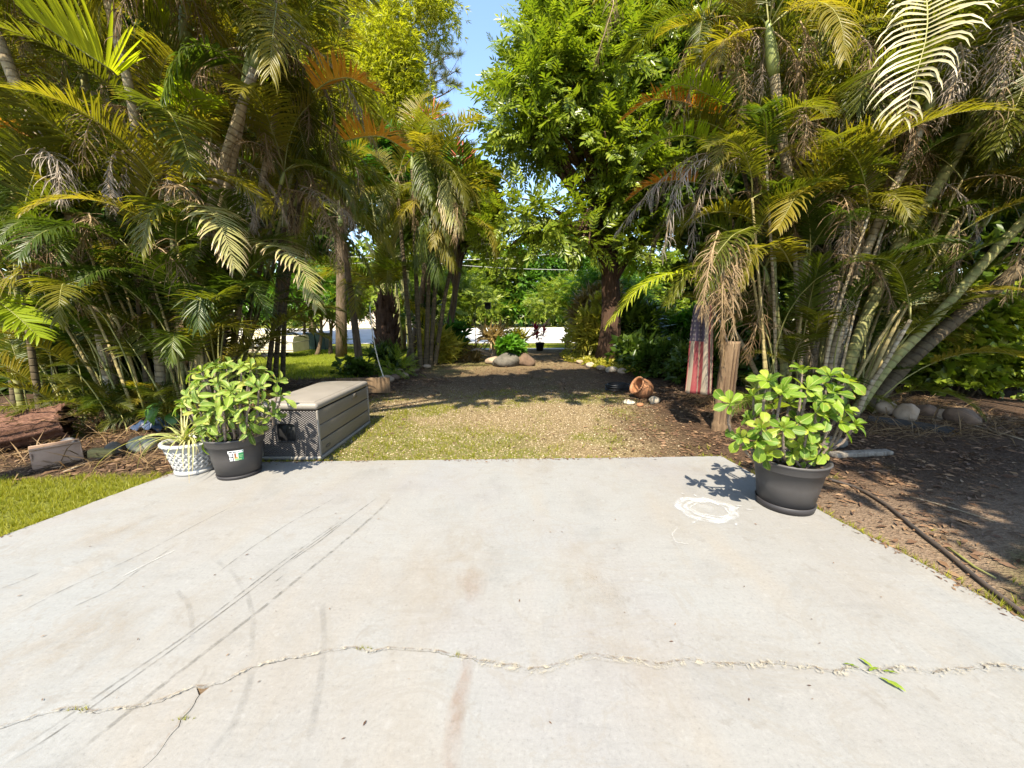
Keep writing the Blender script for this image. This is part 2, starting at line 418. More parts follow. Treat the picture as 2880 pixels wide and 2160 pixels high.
# where the turf, the gravel and the bare earth lie
def zones(x, y):
    w1 = (fbm(x * .55 + 3, y * .55, 4) - .5) * 1.6
    w2 = (fbm(x * 2.3, y * 2.3 + 9, 3) - .5) * .7
    w = w1 + w2
    lawn_near = sstep(-3.0, -3.35, x) * sstep(3.55, 3.30, y + .1 * w)                      # strip of turf left of the slab
    lawn_mid = sstep(-3.4, -4.6, x + .5 * w) * sstep(9.0, 10.4, y + .6 * w)
    verge = sstep(21.8, 22.6, y + .4 * w) * sstep(29.5, 28.5, y)
    farg = sstep(45, 46, y)
    lawn = np.maximum.reduce([lawn_near, lawn_mid, verge, farg])
    drive = sstep(-2.7, -2.15, x + .35 * w) * sstep(2.6, 1.9, x + .35 * w) * sstep(3.6, 3.9, y)
    drive = drive * (1 - sstep(1.25, 1.9, x + .4 * w) * sstep(7, 5.4, y + .5 * w) * .75)
    back = sstep(6.4, 8.8, y + .8 * w) * (1 - .75 * sstep(10.3, 12.3, y + .5 * w + .35 * (1 - x)))
    moss = drive * np.clip(sstep(.0, .5, w * .8 + .62 - .55 * np.abs(x + .9) - .30 * np.maximum(y - 4.6, 0)) + .9 * sstep(.0, .45, w), 0, 1)
    moss = np.maximum(moss, sstep(2.3, 2.6, x) * sstep(4.2, 3.3, y) * sstep(.25, .65, w + .1))
    sand = sstep(2.2, 2.5, x) * sstep(3.9, 2.3, y + .5 * w) * (1 - moss)
    drive = drive * (1 - .72 * back); moss = np.maximum(moss * (1 - .5 * back), sstep(-2.9, -2.4, x) * sstep(1.0, -.6, x + .8 * w) * sstep(5.6, 4.4, y + .6 * w) * sstep(3.6, 3.9, y))
    return lawn, drive, moss, sand
lawn, drive, moss, sand = zones(GX.ravel(), GY.ravel())
me = np_mesh('ground', Vg, Fg, None, smooth=True) if False else None
def ground_mat():
    m, nt, bs = new_mat('earth_gravel_turf')
    co = worldco(nt)
    def A(n): return ND(nt, 'ShaderNodeAttribute', attribute_name=n).outputs['Fac']
    fine = noise(nt, 38, 5, .7, co); mid = noise(nt, 6, 6, .65, co); grain = noise(nt, 120, 3, .7, co)
    vor = ND(nt, 'ShaderNodeTexVoronoi', i_Scale=55.0); nt.links.new(co, vor.inputs['Vector'])
    dirt = ramp(nt, [(.28, (.024,.014,.008)), (.5, (.065,.039,.023)), (.70, (.15,.095,.057))], math_(nt, 'MULTIPLY_ADD', fine, .6, math_(nt, 'MULTIPLY', mid, .4))).outputs[0]
    gr = ramp(nt, [(.1, (.085,.055,.026)), (.45, (.185,.13,.066)), (.75, (.28,.205,.11)), (1., (.40,.32,.20))], vor.outputs['Color']).outputs[0]
    gr = mixc(nt, math_(nt, 'MULTIPLY', mid, .5), gr, (.22,.17,.085))
    turf = ramp(nt, [(.3, (.085,.095,.015)), (.55, (.16,.17,.024)), (.8, (.25,.23,.045))], math_(nt, 'MULTIPLY_ADD', grain, .5, math_(nt, 'MULTIPLY', fine, .5))).outputs[0]
    sandc = ramp(nt, [(.3, (.15,.10,.065)), (.7, (.26,.19,.13))], fine).outputs[0]
    mossc = ramp(nt, [(.3, (.065,.08,.012)), (.65, (.125,.145,.018)), (.85, (.21,.19,.05))], fine).outputs[0]
    c = mixc(nt, A('drive'), dirt, gr)
    c = mixc(nt, A('sand'), c, sandc)
    c = mixc(nt, math_(nt, 'MULTIPLY', A('moss'), ramp(nt, [(.38, .25), (.6, .95)], fine).outputs[0]), c, mossc)
    c = mixc(nt, A('lawn'), c, turf)
    nt.links.new(c, bs.inputs['Base Color']); bs.inputs['Roughness'].default_value = .95
    bs.inputs['Specular IOR Level'].default_value = .15
    h = math_(nt, 'MULTIPLY_ADD', vor.outputs['Distance'], .5, math_(nt, 'ADD', fine, mid)); bump(nt, bs, h, .9, .045)
    return m
M['ground'] = ground_mat()
gme = np_mesh('ground', Vg, Fg, M['ground'], smooth=True)
for nme, arr in (('lawn', lawn), ('drive', drive), ('moss', moss), ('sand', sand)):
    a = gme.attributes.new(nme, 'FLOAT', 'POINT'); a.data.foreach_set('value', arr.astype(np.float32))
tag(link('ground', gme), 'bare earth, gravel drive and turf running back between the palms', 'ground', kind='structure')

# pale road across the far end of the drive
def road_mat():
    m, nt, bs = new_mat('pale_road'); co = worldco(nt)
    r = ramp(nt, [(.3, (.40,.38,.35)), (.7, (.48,.46,.43))], noise(nt, 1.2, 6, .6, co))
    nt.links.new(r.outputs[0], bs.inputs['Base Color']); bs.inputs['Roughness'].default_value = .9; return m
M['road'] = road_mat()
xs = np.linspace(-60, 60, 61); ys = np.linspace(0, 1, 14)
RX, RT = np.meshgrid(xs, ys)
near_e = 29.5 + .02 * RX + .5 * np.sin(RX * .09); RY = near_e + RT * (43.5 - 29.5)
RZ = hgt(RX, RY) + .03
ridx = np.arange(RX.size).reshape(RX.shape)
RF = np.stack([ridx[:-1, :-1].ravel(), ridx[:-1, 1:].ravel(), ridx[1:, 1:].ravel(), ridx[1:, :-1].ravel()], 1)
tag(link('road', np_mesh('road', np.stack([RX.ravel(), RY.ravel(), RZ.ravel()], 1), RF, M['road'], smooth=True)), 'pale sunlit road beyond the end of the drive', 'road', kind='structure')
# light sandy crossing strip at the mouth of the drive
xs = np.linspace(-2.6, 9, 30); ys = np.linspace(0, 1, 6); RX, RT = np.meshgrid(xs, ys)
RY = 18.3 + .02 * RX + .25 * np.sin(RX * 1.1) + RT * 4.2; RZ = hgt(RX, RY) + .012
ridx = np.arange(RX.size).reshape(RX.shape)
RF = np.stack([ridx[:-1, :-1].ravel(), ridx[:-1, 1:].ravel(), ridx[1:, 1:].ravel(), ridx[1:, :-1].ravel()], 1)
tag(link('path', np_mesh('path', np.stack([RX.ravel(), RY.ravel(), RZ.ravel()], 1), RF, M['road'], smooth=True)), 'pale strip of path crossing the mouth of the drive', 'path', kind='structure')

# ------------------------------------------------------------------ concrete slab, split by its cracks
def slab_mat():
    m, nt, bs = new_mat('weathered_concrete'); co = worldco(nt)
    def mapped(sc, rz):
        mp = ND(nt, 'ShaderNodeMapping'); nt.links.new(co, mp.inputs[0]); mp.inputs['Scale'].default_value = sc; mp.inputs['Rotation'].default_value = (0, 0, rz); return mp.outputs[0]
    big = noise(nt, .5, 4, .55, co, .6); mid = noise(nt, 2.6, 9, .72, co, .4); fine = noise(nt, 60, 5, .75, co); grit = noise(nt, 320, 3, .7, co)
    streak = noise(nt, 4.0, 10, .78, mapped((.7, 6.0, 1), .12), .25); trow = noise(nt, 3.0, 8, .7, mapped((5.5, .8, 1), -.45), .5)
    c = ramp(nt, [(.30, (.225,.212,.196)), (.5, (.240,.236,.226)), (.70, (.232,.238,.236))], big).outputs[0]
    warm = ramp(nt, [(.50, 0.), (.70, .55)], noise(nt, .8, 6, .65, mapped((2.2, .6, 1), .15))).outputs[0]
    c = mixc(nt, warm, c, (.255,.225,.185))
    lil = ramp(nt, [(.52, 0.), (.70, .4)], noise(nt, .7, 5, .6, mapped((1, 1, 1), 1.3))).outputs[0]
    c = mixc(nt, lil, c, (.225,.212,.218))
    c = mixc(nt, 1.0, c, ramp(nt, [(.30, .88), (.48, 1.), (.56, 1.), (.75, 1.07)], mid).outputs[0], 'MULTIPLY')
    c = mixc(nt, .9, c, ramp(nt, [(.30, .86), (.42, .98), (.60, 1.02), (.72, 1.09)], streak).outputs[0], 'MULTIPLY')
    c = mixc(nt, .9, c, ramp(nt, [(.30, .92), (.42, 1.), (.62, 1.), (.74, 1.07)], trow).outputs[0], 'MULTIPLY')
    c = mixc(nt, .9, c, ramp(nt, [(.30, .70), (.42, .95), (.60, 1.03), (.72, 1.20)], fine).outputs[0], 'MULTIPLY')
    c = mixc(nt, .9, c, ramp(nt, [(.28, .78), (.45, 1.), (.65, 1.03), (.8, 1.15)], grit).outputs[0], 'MULTIPLY')
    c = mixc(nt, ramp(nt, [(.60, 0.), (.66, .38)], noise(nt, 8, 6, .68, co, .5)).outputs[0], c, (.165,.15,.13))
    c = mixc(nt, ramp(nt, [(.60, 0.), (.68, .35)], noise(nt, 22, 5, .65, mapped((1, .6, 1), .6))).outputs[0], c, (.30,.295,.285))
    # hard edged old water marks
    wm = noise(nt, 1.6, 7, .62, mapped((1, 1.4, 1), .4), .9)
    c = mixc(nt, ramp(nt, [(.46, 0.), (.474, .5), (.50, 0.)], wm).outputs[0], c, (.215,.20,.178))
    # pits and specks
    for sc_, lo, hi, th, col in ((34.0, .03, .06, .50, (.10,.08,.06)), (75.0, .05, .10, .52, (.13,.115,.095)), (19.0, .02, .045, .52, (.40,.39,.36))):
        v = ND(nt, 'ShaderNodeTexVoronoi', i_Scale=sc_); nt.links.new(co, v.inputs['Vector'])
        sp = math_(nt, 'MULTIPLY', ramp(nt, [(lo, 1.), (hi, 0.)], v.outputs['Distance']).outputs[0], ramp(nt, [(th, 0.), (th + .06, 1.)], noise(nt, 5 + sc_ * .1, 3, .6, co)).outputs[0])
        c = mixc(nt, math_(nt, 'MULTIPLY', sp, .6), c, col)
    c = mixc(nt, 1.0, c, (.80,.805,.815), 'MULTIPLY')
    nt.links.new(c, bs.inputs['Base Color'])
    bs.inputs['Roughness'].default_value = .82; bs.inputs['Specular IOR Level'].default_value = .25
    bump(nt, bs, math_(nt, 'MULTIPLY_ADD', grit, .35, math_(nt, 'MULTIPLY_ADD', mid, .5, math_(nt, 'MULTIPLY', fine, .5))), .3, .008)
    return m
M['slab'] = slab_mat()
ck = [(0,1000),(90,968),(200,935),(280,912),(340,918),(430,930),(520,915),(620,905),(700,880),(760,850),(830,822),(880,818),(960,805),(1090,732),(1200,708),(1300,690),(1400,668),(1520,650),(1610,668),(1680,653),(1800,660),(1900,668),(2000,690),(2080,708),(2205,729)]
ck = [(a / 1.536, 1400 + b / 1.536) for a, b in ck]
ck2 = [(0,915),(90,935),(180,912),(270,888),(350,860),(440,880),(530,890),(640,910),(700,892),(780,888),(880,905),(960,905),(1050,910),(1130,900),(1230,910),(1340,930),(1390,940),(1450,920),(1540,935),(1620,930),(1680,915),(1740,930),(1820,945),(1880,928),(1960,928),(2040,915),(2100,910),(2212,930)]
ck += [(1440 + a / 1.536, 1280 + b / 1.536) for a, b in ck2]
crack = np.array([gnd(a, b)[:2] for a, b in ck])
br_ = [(880,820),(850,870),(820,920),(780,960),(770,990),(720,1050),(680,1110),(620,1167)]
branch = np.array([gnd(a / 1.536, 1400 + b / 1.536)[:2] for a, b in br_])
def fine_line(P, step=.012, amp=.006, seed=1):
    P = np.array(P); out = []
    r = np.random.default_rng(seed)
    for a, b in zip(P[:-1], P[1:]):
        n = max(2, int(np.linalg.norm(b - a) / step)); d = nrm(b - a); q = np.array([-d[1], d[0]])
        for k in range(n):
            u = k / n
            out.append(a + (b - a) * u + q * amp * (fbm(np.array((a + (b - a) * u)[0] * 28), np.array((a + (b-a) * u)[1] * 28 + seed), 3) - .5) * 2.4 + q * r.normal() * amp * .25)
    out.append(P[-1]); return np.array(out)
def edge_at(y, side):                                       # x of the slab's left or right edge
    pts = SL[:4] if side < 0 else SL[6:]
    o = np.argsort(pts[:, 1]); return float(np.interp(y, pts[o, 1], pts[o, 0]))
lft = np.array([edge_at(crack[0][1] - .12, -1), crack[0][1] - .12]); rgt = np.array([edge_at(crack[-1][1] - .03, 1), crack[-1][1] - .03])
main_c = fine_line(np.vstack([lft, crack, rgt]), seed=2)
br_end = branch[-1] + (branch[-1] - branch[-2]) * 1.0
br_end = np.array([branch[-1][0] - 1.0, -2.2])
brl = fine_line(np.vstack([branch, br_end]), .015, .004, 5)
jb = int(np.argmin(np.linalg.norm(main_c - branch[0], axis=1)))
brl[0] = main_c[jb]
def gapw(P, w0, w1, s):
    return w0 + (w1 - w0) * np.clip(fbm(P[:, 0] * 4 + s, P[:, 1] * 4, 3) * 2 - .55, 0, 1)
def offs(P, w):
    T = nrm(np.gradient(P, axis=0)); return P + np.stack([-T[:, 1], T[:, 0]], 1) * w[:, None]
up_e = offs(main_c, gapw(main_c, .0004, .0036, 3)); lo_e = offs(main_c, -gapw(main_c, .0004, .0042, 11))
bl_e = offs(brl, -gapw(brl, .0005, .0022, 7)); br_e = offs(brl, gapw(brl, .0005, .0022, 21))
def rough_edge(P, s): return fine_line(P, .05, .006, s)
slab = empty('concrete_slab', (0, 0, 0), 'pale weathered concrete slab cracked across the foreground', 'pavement'); tag(slab, kind='structure')
def slab_piece(poly, nm):
    poly = np.array(poly); n = len(poly)
    # drop near-duplicate points
    keep = [0]
    for i in range(1, n):
        if np.linalg.norm(poly[i] - poly[keep[-1]]) > .002: keep.append(i)
    poly = poly[keep]; n = len(poly)
    tz = .004 * (fbm(poly[:, 0], poly[:, 1], 2) - .5)
    b = MB(); b.smooth = False
    ins = poly
    b.add([(x, y, 0.0) for x, y in poly] + [(x, y, -.13) for x, y in poly],
          [tuple(range(n))] + [(i, i + n, (i + 1) % n + n, (i + 1) % n) for i in range(n)])
    return b.obj(nm, M['slab'], slab)
far_poly = np.vstack([up_e, rough_edge(np.vstack([[rgt], SL[9:10], SL[8:9], SL[7:8], SL[6:7], SL[5:6], SL[4:5], SL[3:4], SL[2:3], SL[1:2], [lft]])[1:], 4)])
slab_piece(far_poly, 'slab_piece')
# near pieces left and right of the branch crack
near_l = np.vstack([lo_e[:jb - 1], bl_e[2:], [[-4.35, -2.2]]])
near_r = np.vstack([br_e[2:][::-1], lo_e[jb + 2:], [[2.75, .4], [2.9, -2.2]]])
# orientation: counter-clockwise
def ccw(P):
    a = 0.5 * np.sum(P[:, 0] * np.roll(P[:, 1], -1) - np.roll(P[:, 0], -1) * P[:, 1]); return P if a > 0 else P[::-1]
bpy.data.objects.remove([o for o in slab.children][0]) if False else None
slab_piece(ccw(near_l), 'slab_piece'); slab_piece(ccw(near_r), 'slab_piece')

def crack_fill(P, hw, z, nm):
    T = nrm(np.gradient(P, axis=0)); Q = np.stack([-T[:, 1], T[:, 0]], 1); vsx = []; r = np.random.default_rng(len(P))
    for i in range(len(P)):
        for s_ in (-1, 0, 1): p = P[i] + Q[i] * hw * s_; vsx.append((p[0], p[1], z + r.normal() * .0025))
    b = MB(); b.add(vsx, [(i*3+k, i*3+k+1, (i+1)*3+k+1, (i+1)*3+k) for i in range(len(P)-1) for k in range(2)]); b.obj(nm, M['crack_soil'], slab)
M['crack_soil'] = plain('crack_soil', (.17,.115,.065), .95, .3, 30, .8, 60, c2=(.07,.045,.025))
crack_fill(main_c[::2], .016, -.008, 'crack_soil'); crack_fill(brl[::2], .008, -.007, 'crack_soil')
# ---- stains and scuffs: thin worn films lying on the slab
def film_mat(name, c, sc=(30, 30), lo=.45, hi=.62, amt=.8, soft=True):
    m, nt, bs = new_mat(name); co = worldco(nt)
    mp = ND(nt, 'ShaderNodeMapping'); nt.links.new(co, mp.inputs[0]); mp.inputs['Scale'].default_value = (sc[0], sc[1], 1)
    n = noise(nt, 1.0, 6, .7, mp.outputs[0], .4)
    f = ramp(nt, [(lo, 0.), (hi, 1.)], n).outputs[0]
    a = ND(nt, 'ShaderNodeAttribute', attribute_name='t').outputs['Fac']
    f = math_(nt, 'MULTIPLY', math_(nt, 'MULTIPLY', f, a), amt)
    bs.inputs['Base Color'].default_value = (*c, 1); bs.inputs['Roughness'].default_value = .85; bs.inputs['Specular IOR Level'].default_value = .2
    tr = nt.nodes.new('ShaderNodeBsdfTransparent'); mx = nt.nodes.new('ShaderNodeMixShader')
    nt.links.new(f, mx.inputs[0]); nt.links.new(tr.outputs[0], mx.inputs[1]); nt.links.new(bs.outputs[0], mx.inputs[2])
    nt.links.new(mx.outputs[0], nt.nodes['Material Output'].inputs[0]); return m
M['scuff'] = film_mat('rubber_scuff', (.085,.082,.075), (16, 16), .38, .70, .52)
M['scuff_faint'] = film_mat('faint_scuff', (.10,.095,.088), (9, 9), .38, .8, .28)
M['scuff_thin'] = film_mat('thin_scuff', (.06,.057,.053), (11, 11), .36, .68, .6)
M['chalk'] = film_mat('white_paint_residue', (.40,.405,.41), (15, 15), .32, .64, .9)
M['chalk_thin'] = film_mat('white_scratch', (.38,.375,.36), (12, 12), .3, .65, .75)
M['rust'] = film_mat('rust_stain', (.23,.125,.065), (12, 5), .36, .70, .32)
M['tan'] = film_mat('tan_stain', (.255,.20,.135), (7, 4), .40, .66, .20)
M['spall'] = film_mat('pale_spall', (.29,.265,.215), (30, 30), .50, .60, .8)
M['crackdirt'] = film_mat('crack_dirt', (.13,.085,.045), (24, 24), .44, .64, .5)
film_z = [.0012]
def ribbon(nm, P, w, mat, label=None, fade=True):
    """film along a ground line P (n,2), half width w"""
    P = np.array(P); n = len(P); w = np.full(n, w) if np.isscalar(w) else np.array(w)
    z = film_z[0]; film_z[0] += .00025
    b = MB(); vsx = []; ts = []
    T = nrm(np.gradient(P, axis=0)); Q = np.stack([-T[:, 1], T[:, 0]], 1)
    for i in range(n):
        e = min(1, i / 3, (n - 1 - i) / 3) if fade else 1
        for k, s in enumerate((-1, -.45, .45, 1)):
            p = P[i] + Q[i] * w[i] * s; vsx.append((p[0], p[1], z)); ts.append(e * (1.0 if k in (1, 2) else 0.0))
    fs = [(i*4+k, i*4+k+1, (i+1)*4+k+1, (i+1)*4+k) for i in range(n-1) for k in range(3)]
    b.add(vsx, fs, ts); o = b.obj(nm, mat, slab)
    if label: o['label'] = label
    return o
def blob(nm, c, rx, ry, mat, rot=0.0, seed=1):
    z = film_z[0]; film_z[0] += .00025
    b = MB(); vsx = [(c[0], c[1], z)]; ts = [1.0]; m = 28
    for j, rr in enumerate((.35, .7, 1.0)):
        for k in range(m):
            a = 2*math.pi*k/m; q = rr * (.75 + .5 * float(fbm(np.array(math.cos(a)*1.3 + seed*7), np.array(math.sin(a)*1.3), 3)))
            x, y = rx*q*math.cos(a), ry*q*math.sin(a)
            vsx.append((c[0] + x*math.cos(rot) - y*math.sin(rot), c[1] + x*math.sin(rot) + y*math.cos(rot), z)); ts.append((.9, .5, 0)[j])
    fs = [(0, 1+k, 1+(k+1) % m) for k in range(m)]
    for j in range(2): fs += [(1+j*m+k, 1+(j+1)*m+k, 1+(j+1)*m+(k+1) % m, 1+j*m+(k+1) % m) for k in range(m)]
    b.add(vsx, fs, ts); return b.obj(nm, mat, slab)
def pxline(pts, n=40):
    P = np.array([gnd(a, b)[:2] for a, b in pts]); u = np.linspace(0, 1, len(P)); q = np.linspace(0, 1, n)
    if len(P) > 2:
        # smooth (Catmull-Rom through interpolation of cumulative length)
        L = np.r_[0, np.cumsum(np.linalg.norm(np.diff(P, axis=0), axis=1))]; u = L / L[-1]
        out = np.stack([np.interp(q, u, P[:, 0]), np.interp(q, u, P[:, 1])], 1)
        for _ in range(3): out[1:-1] = (out[:-2] + 2*out[1:-1] + out[2:]) / 4
        return out
    return np.stack([np.interp(q, u, P[:, 0]), np.interp(q, u, P[:, 1])], 1)
C5 = lambda a, b: (a / 1.536, 1400 + b / 1.536)
C6 = lambda a, b: (1440 + a / 1.536, 1280 + b / 1.536)
ribbon('scuff_mark', pxline([C5(1690,0), C5(1640,55), C5(1480,195), C5(1300,340), C5(1120,490), C5(1000,580), C5(800,735), C5(650,850), C5(430,1025), C5(240,1167)]), .013, M['scuff'], 'broad dark rubber scuff line')
ribbon('scuff_mark', pxline([C5(1500,90), C5(1250,270), C5(1060,420), C5(860,570), C5(700,690), C5(430,880), C5(200,1050), C5(0,1165)]), .006, M['scuff_thin'])
ribbon('scuff_mark', pxline([C5(1480,95), C5(1200,290), C5(1000,445), C5(800,600), C5(560,760), C5(330,920), C5(100,1075), C5(0,1140)]), .008, M['scuff'])
ribbon('scuff_mark', pxline([C5(1630,0), C5(1500,95), C5(1380,190), C5(1240,285)]), .006, M['scuff_thin'])
ribbon('scuff_mark', pxline([C5(1450,0), C5(1250,110), C5(1080,220), C5(940,325)]), .005, M['scuff_thin'])
ribbon('scuff_mark', pxline([C5(1020,30), C5(860,110), C5(640,230), C5(470,310), C5(280,395), C5(60,510)]), .006, M['scuff'])
ribbon('scuff_mark', pxline([C5(760,205), C5(640,285), C5(480,400), C5(300,480)]), .007, M['scuff'])
ribbon('scuff_mark', pxline([C5(170,325), C5(90,362), C5(0,395)]), .005, M['scuff_thin'])
ribbon('scuff_mark', pxline([C5(930,270), C5(1010,330), C5(1070,420), C5(1095,520), C5(1085,700)]), .015, M['scuff_faint'])
ribbon('scuff_mark', pxline([C5(760,400), C5(810,450), C5(830,530), C5(828,640)]), .014, M['scuff_faint'])
ribbon('scuff_mark', pxline([C5(1090,750), C5(1060,860), C5(1000,1000), C5(890,1120)]), .018, M['scuff_faint'])
ribbon('scuff_mark', pxline([C5(1225,338), C5(1185,367)], 12), .006, M['scuff_thin'])
ribbon('scuff_mark', pxline([C5(1390,440), C5(1400,600), C5(1390,750), C5(1330,1100)]), .018, M['scuff_faint'])
ribbon('white_scratch', pxline([C5(760,228), C5(680,265), C5(600,305), C5(520,347)]), .007, M['chalk_thin'])
ribbon('white_scratch', pxline([C6(720,312), C6(690,345), C6(705,378), C6(770,388)]), .006, M['chalk_thin'])
# ring left by a paint bucket
rc = gnd(1440 + 855 / 1.536, 1280 + 236 / 1.536)
for R_, w_, nm in ((.150, .022, 'M'), (.185, .035, 'M'), (.12, .010, 'M')):
    aa = np.linspace(0, 2*math.pi, 64); rr = R_ * (1 + .06*np.sin(aa*3+R_*40) + .04*np.sin(aa*7))
    ribbon('paint_ring', np.stack([rc[0] + rr*np.cos(aa) * 1.12 - (.03 if R_ > .16 else 0), rc[1] + rr*np.sin(aa) * .95], 1), w_, M['chalk'], fade=False)
blob('paint_haze', rc + np.array([-.03, 0, 0]), .27, .21, film_mat('paint_haze', (.36,.36,.355), (9, 9), .38, .72, .5), 0, 5)
for i in range(9):
    a = rng.uniform(0, 6.28); d = rng.uniform(.20, .33)
    blob('paint_fleck', (rc[0] + d*math.cos(a), rc[1] + d*math.sin(a)*.9), .02 + .02*rng.random(), .010, M['chalk'], rng.uniform(0, 3), i)
# rust run and tan washes
p1 = gnd(*C5(1960, 1060)); blob('rust_stain', p1, .045, .22, M['rust'], .05, 3)
p1 = gnd(*C5(2005, 800)); blob('rust_stain', p1, .04, .18, M['rust'], -.05, 4)
p1 = gnd(*C5(2040, 380)); blob('rust_stain', p1, .10, .16, M['rust'], 0, 6)
p1 = gnd(*C5(1950, 300)); blob('tan_stain', p1, .35, .6, M['tan'], 0, 8)
p1 = gnd(*C6(400, 650)); blob('tan_stain', p1, .25, .8, M['tan'], 0.1, 9)
p1 = gnd(*C5(300, 650)); blob('tan_stain', p1, .9, .30, M['tan'], .6, 10)
p1 = gnd(*C5(500, 150)); blob('tan_stain', p1, .8, .25, M['tan'], .5, 11)
p1 = gnd(*C5(390, 565)); blob('tan_stain', p1, .06, .05, M['tan'], .5, 12)
p1 = gnd(*C6(120, 40)); blob('tan_stain', p1, .25, .35, M['tan'], 0, 13)
p1 = gnd(*C6(1000, 60)); blob('tan_stain', p1, .9, .12, M['tan'], 0, 14)
# pale spalled lips and dirt along the crack
ribbon('spalled_edge', main_c[::3] + np.array([0, -.004]), .011, M['spall'])
ribbon('spalled_edge', main_c[len(main_c)*55//100::3] + np.array([0, -.008]), .026, M['spall'])
ribbon('crack_dirt', main_c[::3], .006, M['crackdirt'])
ribbon('crack_dirt', brl[:int(len(brl)*.5):2], .006, M['crackdirt'])
# ------------------------------------------------------------------ palm fronds
def frond_mb(rach, n=44, leaf=.5, width=.0145, pet=.18, V=.35, droop=.5, phi=(1.25, .45), curl=0.0, jit=.085, seed=0, r0=.012, up=(0, 0, 1), sparse=0.0, rows=5):
    """arching rachis (m,3) with two rows of folded leaflets -> (leaflets MB, rachis MB)"""
    r = random.Random(seed)
    P = np.array(rach, float); L = np.r_[0, np.cumsum(np.linalg.norm(np.diff(P, axis=0), axis=1))]
    tot = L[-1]; up = np.array(up, float)
    T_ = nrm(np.gradient(P, axis=0))
    lf = MB(); rc = MB()
    idx = np.linspace(0, len(P) - 1, 12).astype(int)
    rc.tube(P[idx], np.linspace(r0, r0 * .18, 12), 5)
    prof = (.5, .95, 1.0, .82, .55, .25, 0.0)
    for i in range(n):
        u = i / (n - 1); s = (pet + (1 - pet) * u) * tot
        pos = np.array([np.interp(s, L, P[:, k]) for k in range(3)])
        T = nrm(np.array([np.interp(s, L, T_[:, k]) for k in range(3)]))
        S = np.cross(T, up); S = nrm(S) if np.linalg.norm(S) > .05 else np.array([0, 1.0, 0])
        N = np.cross(S, T)
        for sg in (-1, 1):
            if sparse and r.random() < sparse: continue
            ph = phi[0] + (phi[1] - phi[0]) * u ** 1.2 + r.gauss(0, jit)
            v = V + r.gauss(0, jit)
            d = math.cos(ph) * T + math.sin(ph) * (sg * S * math.cos(v) + N * math.sin(v))
            d = nrm(d)
            ln = leaf * (.55 + .45 * math.sin(min(1, u / .38) * math.pi / 2)) * (1 - .62 * max(0, (u - .45) / .55) ** 1.5) * (1 + r.gauss(0, .07))
            p = pos.copy(); vsx = []; ts = []
            hw0 = width * (1 - .45 * u) * (1 + r.gauss(0, .1))
            tw = r.gauss(0, curl); dj = max(.3, 1 + r.gauss(0, .22)); wind = np.array([r.gauss(0, .03), r.gauss(0, .03), 0])
            for k in range(rows + 1):
                w = T - d * (T @ d); w = nrm(w)
                if curl:
                    nn = np.cross(d, w); a = tw * k; w = w * math.cos(a) + nn * math.sin(a)
                nn = np.cross(d, w) * sg
                hw = hw0 * float(np.interp(k / rows, [0, .15, .4, .65, .85, 1], [.5, .9, 1., .8, .5, .2])) * (.6 if curl > .25 else 1)
                if k < rows:
                    vsx += [p - w * hw + nn * hw * .4, p, p + w * hw + nn * hw * .4]; ts += [k / rows] * 3
                else:
                    vsx.append(p); ts.append(1.0)
                p = p + d * ln / rows
                dd = droop * dj * (.06 + .16 * k) * 4 / rows
                d = nrm(d + wind + np.array([0, 0, -dd]) + (np.array([r.gauss(0, 1), r.gauss(0, 1), r.gauss(0, .6)]) * curl * .45 if curl else 0))
            fs = []
            for k in range(rows - 1):
                for c in range(2): fs.append((k*3+c, k*3+c+1, (k+1)*3+c+1, (k+1)*3+c))
            q = (rows - 1) * 3; fs += [(q, q+1, q+3), (q+1, q+2, q+3)]
            lf.add(vsx, fs, ts)
    return lf, rc
def arc(L, a0, a1, p=1.3, n=40, side=0.0):
    """rachis leaving the origin at angle a0 (deg above level) along +x, ending at a1"""
    pts = [np.zeros(3)]
    for i in range(n):
        s = (i + .5) / n; a = math.radians(a0 + (a1 - a0) * s ** p); b = side * s
        pts.append(pts[-1] + np.array([math.cos(a) * math.cos(b), math.cos(a) * math.sin(b), math.sin(a)]) * L / n)
    return np.array(pts)
def join_frond(lf, rc, nm, mleaf, mr):
    b = MB(); b.add(lf.v, lf.f, lf.t); nl = len(lf.f); b.add(rc.v, rc.f, [0.0] * len(rc.v))
    me = b.mesh(nm, [mleaf, mr])
    mi = np.zeros(len(me.polygons), np.int32); mi[nl:] = 1; me.polygons.foreach_set('material_index', mi); me.update()
    return me
LIB = {}
def lib(kind, variants):
    LIB[kind] = []
    for k, (mat, mr, L, a0, a1, p, kw) in enumerate(variants):
        lf, rc = frond_mb(arc(L, a0, a1, p, side=kw.pop('side', 0.0)), seed=hash((kind, k)) % 9973 if False else (len(LIB) * 31 + k), **kw)
        LIB[kind].append(join_frond(lf, rc, kind, M[mat], M[mr]))
gp, gd = 'palm', 'petiole'
lib('upright', [(gp, gd, 2.1, 82, 18, 1.6, dict(n=59, leaf=.52, V=.45, droop=.35, side=.2)),
                (gp, gd, 2.3, 76, 2, 1.5, dict(n=65, leaf=.55, V=.4, droop=.45, side=-.2)),
                (gp, gd, 1.9, 86, 30, 1.7, dict(n=54, leaf=.5, V=.5, droop=.3, side=.1))])
